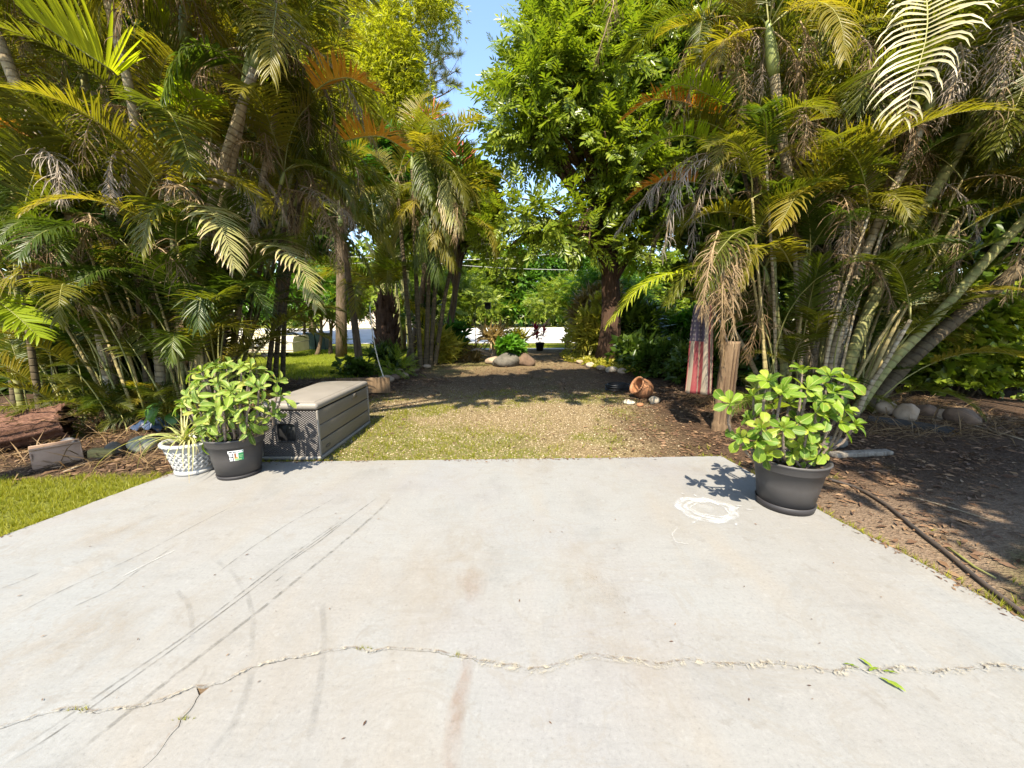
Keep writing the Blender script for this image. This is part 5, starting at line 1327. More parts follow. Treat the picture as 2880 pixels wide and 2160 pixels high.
L1.hero(sA, S((505,1080,5.0),(500,975,4.7),(492,925,4.5),(486,955,4.35),(482,1010,4.3)), 'palm_dark', n=40, leaf=.33, pet=.3, V=.1, droop=.6, width=.015, phi=(1.5,.3))
L1.hero(sD, S((300,430,5.2),(200,395,4.9),(100,310,4.7),(-30,215,4.5)), 'palm', n=64, leaf=.6, pet=.05, V=-.1, droop=.6, phi=(1.2,.6))
L1.hero(sD, S((250,830,5.0),(80,745,4.6),(20,790,4.4),(-20,870,4.3)), 'palm', n=46, leaf=.45, pet=.1, V=.2, droop=.7)
L1.hero(sE, S((880,260,5.8),(930,225,5.4),(985,215,5.2),(1055,255,5.1)), 'palm_orange', n=44, leaf=.42, pet=.1, V=.55, droop=.15, width=.02, jit=.1)
L1.hero(sE, S((960,400,6.0),(1020,385,5.6),(1075,380,5.4),(1140,420,5.3)), 'palm_orange', n=40, leaf=.42, pet=.1, V=.6, droop=.15, width=.018, jit=.1)
L1.hero(sD, S((-60,370,4.9),(0,345,4.9),(55,375,4.9)), 'palm_orange', n=34, leaf=.30, pet=.0, V=.5, droop=.3, width=.018)
L1.hero(sC, S((470,100,6.2),(420,60,6.0),(370,10,5.9),(330,-60,5.8)), 'palm_young', n=44, leaf=.5, pet=.05, V=.6, droop=.2, width=.022)
for i, (x0, y0, x1, y1, d) in enumerate(((640,480,720,640,6.2), (860,480,840,640,7.), (1000,470,960,640,7.6), (120,420,170,560,5.0), (700,330,760,470,6.4), (880,330,940,470,7.2), (430,430,470,560,5.6), (90,640,60,760,4.8), (250,600,200,720,5.0), (560,380,590,520,5.9))):
    L1.hero([sA, sE, sE, sD, sE, sE, sA, sD, sD, sB][i], S((x0, y0, d), ((x0*2+x1)/3 + 25, (y0*2+y1)/3 - 20, d - .15), ((x0+x1*2)/3 + 10, (y0+y1*2)/3, d - .25), (x1, y1, d - .3)), 'palm_dead' if i % 3 else 'palm_grey', 'rachis_dead', n=60, leaf=.38, pet=.0, V=-.4, droop=2.6, curl=.38, jit=.42, width=.009, sparse=.25, phi=(.9,.25))

# --- far left clump, partly out of frame
FB_ = G(90, 1150); FL = Palm('areca_palm_clump', FB_, 'shorter areca palm clump above the fallen log, at the left border')
for i, (bx, by, bd, tx, ty, td, kinds) in enumerate(((110,1160,5.0, 60,760,4.9,CR_LOW), (60,1150,5.4, -40,600,5.3,CR_MID), (160,1150,5.8, 120,640,5.8,CR_MID), (120,1140,6.2, 60,420,6.2,CR_MID), (40,1140,6.5, -60,260,6.5,CR_TALL), (200,1150,6.4, 200,300,6.4,CR_MID), (140,1140,7.4, 120,120,7.4,CR_TALL), (60,1130,8., 20,60,8.,CR_TALL))):
    sx_, tx_, _ = st(FL, (bx, by, bd), [((bx*.6+tx*.4), by*.6+ty*.4, bd*.6+td*.4), (tx, ty, td)], r0=.04, r1=.03, mat='stem_green' if i % 2 else 'stem_dark', shaft=.3)
    FL.crown(sx_, tx_, kinds, i * 1.7, sc=.9); sLast = sx_
FL.hero(sLast, S((-80,790,4.4),(-10,845,4.3),(50,890,4.25),(105,945,4.2)), 'palm_young', n=40, leaf=.40, pet=.0, V=.2, droop=.5, width=.024, phi=(1.2,.7))
for i in range(12):
    px = random.uniform(40, 330); d = random.uniform(4.6, 5.6); p = basept(px, 1180, d)
    b = MB(); b.tube([p - FB_, p - FB_ + np.array([0, 0, .2])], [.02, .016], 7); o = b.obj('shoot', M['stem_green'], FL.root)
    link('frond', random.choice(LIB['cane']), o, p - FB_ + np.array([0, 0, .15]), (random.gauss(0, .15), random.gauss(.05, .12), math.pi + random.gauss(0, 1.)), random.uniform(.55, .95))

# --- right clump
RB = G(2335, 1150)
R1 = Palm('areca_palm_clump', RB, 'tall areca palm clump with trunks leaning out to the right behind the right planter')
rE, uE, _ = st(R1, (2290,1135,6.6), [(2270,900,6.6),(2245,650,6.55),(2213,477,6.5),(2187,304,6.5),(2178,215,6.5)], r0=.07, r1=.065, shaft=.75)
R1.crown(rE, uE, CR_TALL, .5)
rF, uF, _ = st(R1, (2320,1130,6.5), [(2390,850,6.5),(2434,564,6.5),(2480,380,6.5)], r0=.075, r1=.06)
R1.crown(rF, uF, CR_TALL, 1.5)
rG, uG, _ = st(R1, (2325,1145,6.0), [(2342,1003,6.0),(2386,846,6.0),(2430,724,6.0),(2470,620,6.0),(2564,434,6.0),(2600,330,6.0)], r0=.06, r1=.05, shaft=.4)
R1.crown(rG, uG, CR_MID, .2)
rH, uH, _ = st(R1, (2365,1130,6.1), [(2386,1022,6.1),(2435,895,6.1),(2518,694,6.1),(2607,577,6.1),(2703,404,6.1),(2780,280,6.1)], r0=.085, r1=.07, mat='stem_green')
R1.crown(rH, uH, CR_TALL, 1.)
rI, uI, _ = st(R1, (2400,1165,5.7), [(2493,1032,5.7),(2630,895,5.6),(2801,700,5.5),(2930,570,5.4)], r0=.065, r1=.055, mat='stem_green')
R1.crown(rI, uI, CR_TALL, 2.)
rJ, uJ, _ = st(R1, (2440,1140,6.0), [(2530,1040,6.0),(2630,944,5.9),(2880,745,5.8),(3010,640,5.8)], r0=.10, r1=.085, mat='stem_dark')
R1.crown(rJ, uJ, CR_TALL, .3)
rK, uK, _ = st(R1, (2405,1165,5.5), [(2440,1095,5.5),(2493,1017,5.5),(2560,900,5.5)], r0=.032, r1=.022, shaft=0)
R1.crown(rK, uK, ['dark', 'arching'], 1.2, sc=.7)
rL, uL, _ = st(R1, (2150,1085,6.6), [(2132,1060,6.6),(2100,990,6.55),(2062,925,6.5)], r0=.042, r1=.03, shaft=0)
R1.crown(rL, uL, ['arching', 'dead'], 3., sc=.7)
rM, uM, _ = st(R1, (2205,1110,6.2), [(2203,1037,6.2),(2190,930,6.2),(2181,841,6.2),(2175,700,6.2)], r0=.038, r1=.03, shaft=.2, mat='stem_green')
R1.crown(rM, uM, CR_LOW, 2., sc=.8)
rN, uN, _ = st(R1, (2250,1120,6.3), [(2252,1000,6.3),(2244,880,6.3),(2236,700,6.3)], r0=.04, r1=.032, shaft=.2)
R1.crown(rN, uN, CR_LOW, .6, sc=.8)
for i, (bx, by, bd, tx, ty, td, kinds) in enumerate(((2280,1130,6.2, 2330,640,6.1,CR_MID), (2300,1130,6.8, 2350,420,6.8,CR_MID), (2350,1130,6.6, 2500,560,6.6,CR_MID), (2400,1120,7.0, 2640,520,7.0,CR_MID), (2430,1120,6.8, 2760,640,6.8,CR_LOW), (2260,1120,7.2, 2300,200,7.2,CR_TALL), (2330,1120,7.6, 2440,120,7.6,CR_TALL), (2400,1110,7.8, 2640,200,7.8,CR_TALL), (2230,1120,7.0, 2120,480,7.0,CR_MID), (2220,1115,7.4, 2080,240,7.4,CR_TALL), (2210,1110,7.0, 2050,600,6.9,CR_MID), (2420,1110,8.2, 2800,300,8.2,CR_TALL), (2240,1110,8.2, 2000,100,8.2,CR_TALL), (2230,1120,6.4, 2160,800,6.3,CR_LOW), (2300,1130,6.2, 2270,780,6.1,CR_LOW))):
    sx_, tx_, _ = st(R1, (bx, by, bd), [((bx*.6+tx*.4), by*.6+ty*.4, bd*.6+td*.4), (tx, ty, td)], r0=.042, r1=.032, mat='stem_green' if i % 2 else 'stem_dark', shaft=.3)
    R1.crown(sx_, tx_, kinds, i * 1.3 + .5, sc=.9)
for i in range(34):
    px = random.uniform(2140, 2470); d = random.uniform(5.7, 6.9); p = basept(px, 1150, d)
    b = MB(); b.tube([p - RB, p - RB + np.array([0, 0, .25])], [.022, .018], 7); o = b.obj('shoot', M['stem_green'], R1.root)
    az = random.gauss(0, .9) if px > 2300 else math.pi + random.gauss(0, 1.1)
    link('frond', random.choice(LIB['cane']), o, p - RB + np.array([0, 0, .2]), (random.gauss(0, .12), random.gauss(.08, .12), az), random.uniform(.75, 1.15))
for i in range(20):                                                   # low young fronds hiding the stem bases
    px = random.uniform(2120, 2480); d = random.uniform(5.6, 6.4); p = basept(px, 1150, d)
    b = MB(); b.tube([p - RB, p - RB + np.array([0, 0, .12])], [.014, .011], 6); o = b.obj('shoot', M['stem_green'], R1.root)
    link('frond', random.choice(LIB['dark'] + LIB['arching']), o, p - RB + np.array([0, 0, .1]), (random.gauss(0, .2), random.gauss(0, .2), random.uniform(0, 6.28)), random.uniform(.38, .6))
for i in range(18):                                                   # slim canes fanning to the right and up
    px = random.uniform(2150, 2440); d = random.uniform(5.7, 6.6); p = basept(px, 1150, d); u = (px - 2150) / 290
    tp = at(2080 + 700*u + random.gauss(0, 50), random.uniform(420, 800), d - .1); md = p*.5 + tp*.5 + np.array([-.12 if u > .4 else .05, 0, -.1])
    s_, t_, _ = R1.stem([p, md, tp], r0=random.uniform(.018, .032), r1=.015, mat='cane' if i % 3 else 'stem', shaft=0)
    R1.crown(s_, t_, [['dark', 'arching'], ['arching', 'dead'], ['arching', 'dark']][i % 3], i*1.3, sc=.7)
R1.hero(rG, S((2590,-70,5.2),(2610,20,4.95),(2607,108,4.8),(2577,208,4.7),(2545,330,4.65)), 'palm_ivory', n=28, leaf=.62, pet=.08, V=.5, droop=1.5, width=.019, phi=(1.55,.75), jit=.05)
R1.hero(rE, S((2060,560,6.2),(1990,430,6.0),(1930,470,5.9),(1890,570,5.8),(1865,715,5.8)), 'palm_grey', 'rachis_dead', n=60, leaf=.42, pet=.1, V=-.4, droop=2.6, curl=.26, jit=.35, width=.010, sparse=.2, phi=(.9,.3))
R1.hero(rE, S((2080,430,6.3),(1950,430,6.2),(1840,520,6.1),(1735,650,6.1)), 'palm_grey', 'rachis_dead', n=60, leaf=.45, pet=.15, V=-.35, droop=2.4, curl=.26, jit=.35, width=.009, sparse=.2, phi=(.9,.3))
R1.hero(rE, S((2160,400,6.4),(2000,480,6.1),(1960,560,6.0),(1945,720,5.9)), 'palm_grey', 'rachis_dead', n=56, leaf=.42, pet=.15, V=-.4, droop=2.6, curl=.3, jit=.35, width=.009, sparse=.2, phi=(.9,.3))
R1.hero(rE, S((2050,330,7.),(1920,285,6.9),(1830,275,6.8),(1755,335,6.8)), 'palm_orange', n=50, leaf=.36, pet=.1, V=.5, droop=.2, width=.014, jit=.1)
R1.hero(rE, S((2040,420,6.6),(1930,375,6.5),(1830,400,6.4),(1765,510,6.4)), 'palm_young', n=56, leaf=.46, pet=.08, V=.3, droop=.35, width=.016, phi=(1.2,.6))
R1.hero(rE, S((2060,300,6.8),(1960,250,6.6),(1900,230,6.5),(1860,260,6.5)), 'palm_young', n=46, leaf=.42, pet=.08, V=.3, droop=.4, width=.016)
R1.hero(rE, S((2000,520,6.6),(1900,505,6.5),(1820,520,6.5),(1770,560,6.5)), 'palm_orange', n=44, leaf=.34, pet=.2, V=.5, droop=.2, width=.012, jit=.12)
R1.hero(rN, S((2330,560,5.8),(2300,520,5.5),(2240,545,5.2),(2190,640,5.0)), 'palm', n=50, leaf=.45, pet=.1, V=.2, droop=.6, width=.017)
R1.hero(rM, S((2230,760,5.7),(2200,695,5.4),(2130,690,5.1),(2085,800,5.0)), 'palm', n=50, leaf=.42, pet=.12, V=.2, droop=.6, width=.016)
R1.hero(rL, S((2050,860,6.0),(1990,775,5.8),(1880,765,5.7),(1790,810,5.6),(1715,905,5.6)), 'palm_young', n=60, leaf=.45, pet=.12, V=.1, droop=.8, width=.014, phi=(1.3,.55))
R1.hero(rL, S((2050,820,5.9),(2010,740,5.7),(1940,750,5.6),(1880,850,5.5)), 'palm', n=50, leaf=.42, pet=.12, V=.15, droop=.7, width=.014)
R1.hero(rL, S((2040,690,5.2),(1995,740,4.9),(1985,830,4.8),(1990,900,4.75)), 'palm_dead', 'rachis_dead', n=60, leaf=.32, pet=.0, V=-.4, droop=2.4, curl=.3, jit=.35, width=.009, sparse=.2, phi=(.8,.3))
R1.hero(rL, S((2110,640,5.3),(2060,660,4.95),(2010,720,4.85),(1985,820,4.8)), 'palm', n=50, leaf=.42, pet=.1, V=.1, droop=.9, width=.014)
R1.hero(rL, S((2080,660,5.2),(2040,720,4.8),(2030,830,4.7),(2034,1000,4.65)), 'palm_dead', 'rachis_dead', n=70, leaf=.42, pet=.0, V=-.3, droop=2.2, curl=.26, jit=.35, width=.011, phi=(.85,.3))
R1.hero(rL, S((2020,650,5.2),(2000,720,4.85),(1985,800,4.8),(1975,880,4.75)), 'palm_dead', 'rachis_dead', n=60, leaf=.34, pet=.0, V=-.3, droop=2.2, curl=.26, jit=.35, width=.010, phi=(.85,.3))
R1.hero(rL, S((2000,700,5.2),(2035,770,4.85),(2040,860,4.75),(2030,985,4.7)), 'palm_dead', 'rachis_dead', n=60, leaf=.30, pet=.0, V=-.4, droop=2.4, curl=.3, jit=.35, width=.009, sparse=.15, phi=(.8,.3))
R1.hero(rL, S((2090,720,5.2),(2060,760,4.85),(2062,850,4.75),(2065,960,4.7)), 'palm_dead', 'rachis_dead', n=54, leaf=.34, pet=.0, V=-.4, droop=2.4, curl=.3, jit=.35, width=.009, sparse=.15, phi=(.8,.3))
R1.hero(rI, S((2560,900,5.9),(2620,830,5.9),(2690,815,5.9),(2740,860,5.9)), 'palm_cream', n=40, leaf=.36, pet=.1, V=.1, droop=.7, width=.016)
R1.hero(rH, S((2820,300,5.6),(2900,150,5.4),(2880,250,5.2),(2800,420,5.1)), 'palm', n=60, leaf=.6, pet=.1, V=.1, droop=.8)
for i, (x0, y0, x1, y1, d) in enumerate(((2350,560,2370,720,6.0), (2250,60,2240,220,6.2), (2120,90,2140,260,6.8), (2420,100,2440,240,6.0), (2350,300,2380,440,6.2), (2060,60,2050,200,7.), (2480,180,2460,330,6.2), (1720,-60,1672,180,8.), (2330,760,2350,900,6.0), (2150,420,2130,560,6.5), (2700,120,2660,300,5.6), (2600,400,2560,520,6.2), (2840,60,2800,240,5.2), (2240,300,2260,440,6.1))):
    R1.hero([rG, rE, rE, rF, rE, rE, rF, rE, rN, rE, rH, rF, rI, rE][i], S((x0, y0, d), ((x0*2+x1)/3 + 25, (y0*2+y1)/3 - 15, d - .15), ((x0+x1*2)/3 + 10, (y0+y1*2)/3, d - .25), (x1, y1, d - .3)), 'palm_dead' if i % 2 else 'palm_grey', 'rachis_dead', n=60, leaf=.38, pet=.0, V=-.4, droop=2.6, curl=.38, jit=.42, width=.009, sparse=.25, phi=(.9,.25))
# far right clump, a step nearer, hanging in from the border
GB = basept(2960, 1150, 5.6); RR = Palm('areca_palm_clump', GB, 'dark areca palm fronds hanging in from the top right corner')
for i, (bx, by, bd, tx, ty, td) in enumerate(((2960,1150,5.6, 2960,120,5.4), (3050,1150,5.8, 3100,300,5.6), (3000,1150,6.4, 2930,-60,6.3), (3060,1140,7.2, 3000,200,7.2), (3000,1140,7.8, 2900,420,7.8))):
    sx_, tx_, _ = st(RR, (bx, by, bd), [((bx*.6+tx*.4), by*.6+ty*.4, bd*.6+td*.4), (tx, ty, td)], r0=.07, r1=.05, mat='stem_dark')
    RR.crown(sx_, tx_, ['upright', 'dark', 'dark', 'arching', 'dark', 'arching', 'droopy', 'dark', 'droopy', 'dead'], i * 1.9, sc=1.05)
for i, (b_, top) in enumerate((((4.6,.7,0), (3.3,.5,4.8)), ((5.4,2.0,0), (3.6,1.7,5.2)), ((6.0,1.2,0), (4.9,1.0,5.0)), ((4.2,-.4,0), (3.3,-.9,4.9)))):  # stems out of view, added for the shade their fronds throw on the right
    s_, t_, _ = RR.stem([np.array(b_), (np.array(b_) + top)/2 + np.array([.15, 0, 0]), np.array(top)], r0=.075, r1=.055, mat='stem_dark')
    RR.crown(s_, t_, ['upright', 'arching', 'arching', 'arching', 'dark', 'arching', 'upright', 'dark', 'arching', 'arching', 'dark'], 0, sc=1.0, azs=[random.uniform(-1.7, 1.7) for _ in range(11)])

# --- palms of the middle distance, left of the drive
def dgnd(px, d): p = at(px, 1000, d); p[2] = float(hgt(p[0], p[1])); return p
TB = dgnd(1088, 12.3)
TP = Palm('thick_palm', TB, 'stout palm with a shaggy dark trunk, middle of the left drive bed')
pts = S((1085,950,12.3),(1080,880,12.3),(1085,830,12.3))
sT, tT, _ = TP.stem([TB - [0,0,.1]] + pts, r0=.36, r1=.24, mat='bark_red', shaft=0, name='trunk')
TP.crown(sT, tT, ['upright', 'arching', 'arching', 'upright', 'arching', 'dark', 'dark', 'arching', 'droopy', 'upright', 'dark', 'arching'], .3, sc=1.45)
rnd = random.Random(4); b = MB()
for i in range(70):                                                  # old leaf bases
    a = rnd.uniform(0, 6.28); u = rnd.uniform(.05, 1); p = (TB + (tT - TB) * u) - TB; r = .33 - .10*u
    q = p + np.array([r*math.cos(a), r*math.sin(a), 0]); e = q + np.array([.13*math.cos(a), .13*math.sin(a), .22])
    b.tube([q - [0, 0, .1], q + [.05*math.cos(a), .05*math.sin(a), .05], e], [.055, .045, .018], 5)
o = b.obj('leaf_bases', M['bark_red'], sT); o['kind'] = 'stuff'
SB_ = dgnd(1190, 11.6); SLP = Palm('slender_palm', SB_, 'slender dark multi-stemmed palm with long hanging fronds at the left edge of the gravel drive')
for i, (dx, tx, ty) in enumerate(((-28, 1120, 560), (-8, 1160, 480), (6, 1215, 545), (18, 1240, 600), (30, 1290, 660))):
    p = dgnd(1190 + dx, 11.6 + .15*i)
    s_, t_, _ = SLP.stem([p - [0,0,.1]] + S(((1190 + dx)*.55 + tx*.45, 830, 11.6 + .15*i), (tx, ty, 11.6 + .15*i)), r0=.075, r1=.05, mat='stem_dark', shaft=.4)
    SLP.crown(s_, t_, ['upright', 'arching', 'droopy', 'droopy', 'arching', 'droopy', 'dead'], i * 1.2, sc=1.15)
for (x0, y0, x1, y1, m_) in ((1210,550,1235,790,'palm_dark'), (1200,560,1165,740,'palm_dark'), (1225,560,1275,740,'palm'), (1250,500,1290,640,'palm_cream'), (1185,420,1215,560,'palm_dark')):
    SLP.hero(s_, S((x0, y0, 11.2), ((x0*2+x1)/3, y0 + 20, 11.), ((x0+x1*2)/3, (y0+y1*2)/3, 10.9), (x1, y1, 10.8)), m_, n=56, leaf=.85, pet=.03, V=-.2, droop=1.5, width=.022, phi=(.9,.3))
for k, (px, d, tx, ty, lb) in enumerate(((1012, 10.6, 960, 640, 'thin leaning palm behind the storage box with its crown among the fronds'), (760, 8.0, 800, 640, 'three thin dark palm poles rising behind the left planter'))):
    p = dgnd(px, d); PLM = Palm('slender_palm', p, lb)
    for j in range(1 if k == 0 else 3):
        pj = dgnd(px + j * 24 - (24 if k else 0), d + .2*j)
        s_, t_, _ = PLM.stem([pj - [0,0,.1]] + S((px*.6 + tx*.4 + j*12, 860, d + .2*j), (tx + j*25, ty - j*60, d + .2*j)), r0=.11 if k == 0 else .05, r1=.06 if k == 0 else .04, mat='stem_dark' if k else 'bark', shaft=.3)
        PLM.crown(s_, t_, CR_MID, j * 1.4 + k, sc=1.1)

# ------------------------------------------------------------------ broadleaf trees
def lob(px, py, d, rx, ry, rz): p = at(px, py, d); return (p[0], p[1], p[2], rx, ry, rz)
# the big feather leaved tree right of the drive
BT = dgnd(1712, 13.4)
tree('feather_leaf_tree', BT, at(1700, 560, 13.4),
     [lob(1625,60,13.5,1.1,1.5,1.6), lob(1700,-60,14,1.6,2,1.8), lob(1800,60,14,1.8,2,1.8), lob(1500,210,13.2,.95,1.3,1.2), lob(1432,320,13,.45,.9,.6), lob(1730,600,12.8,1.0,1.0,.7), lob(1475,610,11.8,.75,.7,.42), lob(1560,645,11.8,.65,.7,.36), lob(1635,685,12,.5,.6,.3), lob(1410,640,12,.5,.6,.42), lob(1445,695,12.2,.4,.6,.2), lob(1800,680,13,.8,.8,.6), lob(1560,260,12.8,1.3,1.4,1.3), lob(1700,240,13.0,1.5,1.5,1.4), lob(1860,300,13.6,1.5,1.6,1.6),
      lob(1475,410,12.8,.6,1.0,.5), lob(1560,395,12.6,.8,1.0,.5), lob(1720,440,12.6,1.1,1.2,.9), lob(1800,520,13,1.1,1.2,.9), lob(1610,-80,13.4,1.2,1.5,1.2), lob(1930,140,14,1.6,1.8,1.8)],
     'large feather leaved tree with a dense glossy crown right of the gravel drive', r0=.36, r1=.24, tm='pinnate', mat='broad', barkm='bark_red', nclump=1000, per=11, spread=.24, size=.56, droop=.1, shell=.5)
tree('feather_leaf_tree', dgnd(1240, 15.0), at(1290, 700, 15.0),
     [lob(1320,540,15,.7,.9,.8), lob(1290,610,15,.9,1,.8), lob(1350,640,15,.5,.7,.6), lob(1250,520,15.2,.9,1,.9), lob(1200,640,15.2,1.0,1,.8), lob(1350,560,15,.5,.7,.6)],
     'dark dense tree left of the drive, below the bamboo', r0=.16, r1=.09, tm='cluster', mat='broad', nclump=600, per=11, spread=.2, size=.34, shell=.3)
# tree with drooping big leaves and red flower spikes
SCH = dgnd(1150, 13.8)
t_ = tree('umbrella_leaf_tree', SCH, at(1200, 500, 13.8), [lob(1195,430,13.8,.4,.6,.45), lob(1150,450,13.8,.6,.8,.6), lob(1235,500,13.8,.4,.6,.5), lob(1100,500,13.8,.9,.9,.8), lob(1200,520,13.6,.7,.8,.7)],
     'big leaved tree with red flower spikes under the bamboo', r0=.12, r1=.08, tm='rosette', mat='bigleaf', nclump=260, per=4, spread=.22, size=.42, droop=.7, shell=.4)
rnd = random.Random(3)
for cx, cy in ((1185, 345), (1215, 338), (1290, 450), (1302, 462)):
    c = at(cx, cy, 13.4) - SCH; b = MB()
    b.tube([at(cx - 25, cy + 60, 13.6) - SCH, c], [.02, .022], 5)
    for k in range(7):
        d = nrm(np.array([rnd.gauss(.2, .7), rnd.gauss(-.2, .5), abs(rnd.gauss(.5, .4))])); b.tube([c, c + d*.35, c + d*.65], [.022, .02, .008], 5)
    b.obj('flower_spike', M['bract'], t_)
# bamboo thicket above them
BM = dgnd(1150, 17.0)
bam = empty('bamboo', BM, 'bright yellow green bamboo towering over the left palms', 'bamboo')
lobs = [lob(1215,30,17,.7,1.2,1.2), lob(1105,140,17,1.1,1.5,1.8), lob(1120,220,16.8,.9,1.3,1.4), lob(1090,300,16.8,1.1,1.4,1.5), lob(1060,260,17.5,1.2,1.5,1.3), lob(1200,-80,17.2,.9,1.2,1.0), lob(1150,340,16.6,.6,.8,.9), lob(1000,330,17,1.5,1.5,1.8), lob(950,230,18,1.4,1.5,1.4), lob(870,300,18,1.6,1.5,1.6)]
rnd = random.Random(9)
for i in range(22):
    lb = lobs[i % len(lobs)]; p = BM + np.array([rnd.gauss(0, .7), rnd.gauss(0, .5), -.1]); e = np.array(lb[:3]) + np.array([rnd.gauss(0, .5), rnd.gauss(0, .5), lb[5] * .7]); k = np.linspace(0, 1, 10)
    pl = p[None] + (e - p)[None] * k[:, None]; pl[:, 0] = p[0] + (e[0] - p[0]) * k ** 1.8; pl[:, 1] = p[1] + (e[1] - p[1]) * k ** 1.8
    b = MB(); b.tube(pl - BM, np.linspace(.04, .008, 10), 7); b.obj('culm', M['stem_green'], bam)
pos, R, s = cloud(lobs, 1700, 12, .26, .22, droop=.35, shell=.35)
link('crown', spread_mesh('crown', TL['bamboo'], pos - BM, R, s, M['bamboo']), bam)
# pines reaching out behind the bamboo
def pine(px, d, tips, label, topy):
    B_ = dgnd(px, d); root = empty('pine_tree', B_, label, 'tree'); b = MB(); T_ = at(px, topy, d)
    k = np.linspace(0, 1, 12); tr = B_[None] + (T_ - B_)[None] * k[:, None]; b.tube(tr - B_, np.linspace(.28, .08, 12), 9)
    P_, D_ = [], []
    rnd = random.Random(int(px))
    for (tx, ty) in tips:
        e = at(tx, ty, d + rnd.uniform(-1, 1)); hgt_ = min(e[2] - .6, T_[2] - .2); u = (hgt_ - B_[2]) / (T_[2] - B_[2]); s0 = B_ + (T_ - B_) * u
        kk = np.linspace(0, 1, 8); pl = s0[None] + (e - s0)[None] * kk[:, None]; pl[:, 2] += np.sin(kk*math.pi) * -.25
        b.tube(pl - B_, np.linspace(.055, .016, 8), 6)
        for j in range(9):
            u2 = rnd.uniform(.45, 1); q = np.array([np.interp(u2, kk, pl[:, a]) for a in range(3)]); e2 = q + np.array([rnd.gauss(0, .4), rnd.gauss(0, .4), rnd.gauss(.2, .35)])
            b.tube(np.array([q, (q+e2)/2 + [0,0,-.06], e2]) - B_, [.014, .011, .008], 5)
            for m in range(4): P_.append(e2 + np.array([rnd.gauss(0, .06)]*3)); D_.append(e2 - q)
        for m in range(4): P_.append(e); D_.append(e - s0)
    b.obj('trunk', M['bark'], root)
    P_ = np.array(P_); D_ = nrm(np.array(D_)); n = np.tile([0, 0, 1.0], (len(P_), 1)) + np.random.default_rng(2).normal(size=(len(P_), 3)) * .4
    link('needles', spread_mesh('needles', TL['needles'], P_ - B_, frames(D_ + np.random.default_rng(3).normal(size=D_.shape)*.3, n), np.full(len(P_), .42), M['pine']), root)
pine(1130, 22, [(1270,150),(1288,240),(1255,290),(1235,180),(1282,200),(1215,120),(1100,60),(1070,20),(1010,70),(1240,260),(1180,40)], 'sparse pine reaching into the sky gap beside the bamboo', 60)
pine(1230, 26, [(1300,400),(1285,440),(1320,420),(1260,430),(1275,380),(1310,455),(1240,400)], 'second pine lower behind the big leaved tree', 380)
pine(960, 19, [(1010,10),(1050,-20),(960,30),(1040,60),(930,-40),(1000,90),(1075,30)], 'dark pine top above the brown left palms', -40)

# dense dark trees closing the view behind both palm clumps
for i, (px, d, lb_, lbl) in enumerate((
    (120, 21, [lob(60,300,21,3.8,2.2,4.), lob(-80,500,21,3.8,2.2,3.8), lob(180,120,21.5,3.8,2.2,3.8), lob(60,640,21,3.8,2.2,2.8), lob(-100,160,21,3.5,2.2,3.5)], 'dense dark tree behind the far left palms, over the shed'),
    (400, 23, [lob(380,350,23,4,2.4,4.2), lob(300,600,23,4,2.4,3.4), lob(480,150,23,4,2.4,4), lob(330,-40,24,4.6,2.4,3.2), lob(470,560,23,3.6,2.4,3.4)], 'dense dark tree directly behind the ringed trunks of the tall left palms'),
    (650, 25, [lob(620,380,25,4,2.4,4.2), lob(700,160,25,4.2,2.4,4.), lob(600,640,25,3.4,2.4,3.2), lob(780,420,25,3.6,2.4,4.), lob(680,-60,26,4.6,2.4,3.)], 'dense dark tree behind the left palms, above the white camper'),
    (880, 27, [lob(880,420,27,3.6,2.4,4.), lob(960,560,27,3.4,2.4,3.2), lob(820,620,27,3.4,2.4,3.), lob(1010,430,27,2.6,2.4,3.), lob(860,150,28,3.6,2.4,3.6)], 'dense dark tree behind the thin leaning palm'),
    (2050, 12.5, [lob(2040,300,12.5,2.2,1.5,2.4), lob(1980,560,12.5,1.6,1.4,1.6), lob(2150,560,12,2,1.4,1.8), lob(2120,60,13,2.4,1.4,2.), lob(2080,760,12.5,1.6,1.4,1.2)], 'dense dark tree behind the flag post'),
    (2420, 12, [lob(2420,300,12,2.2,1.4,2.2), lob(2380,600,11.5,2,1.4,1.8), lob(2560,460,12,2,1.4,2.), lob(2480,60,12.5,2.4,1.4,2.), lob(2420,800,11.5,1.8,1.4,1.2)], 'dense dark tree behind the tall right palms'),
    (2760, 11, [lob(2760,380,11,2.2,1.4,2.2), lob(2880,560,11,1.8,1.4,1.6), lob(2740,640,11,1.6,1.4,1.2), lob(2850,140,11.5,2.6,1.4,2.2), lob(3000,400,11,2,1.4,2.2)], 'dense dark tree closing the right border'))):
    tree('dense_tree', dgnd(px, d), at(px, 500, d), lb_, lbl, r0=.2, r1=.14, tm='cluster', mat='broad_dark', nclump=780, per=8, spread=.3 if d < 20 else .55, size=.40 if d < 20 else .7, shell=.25)
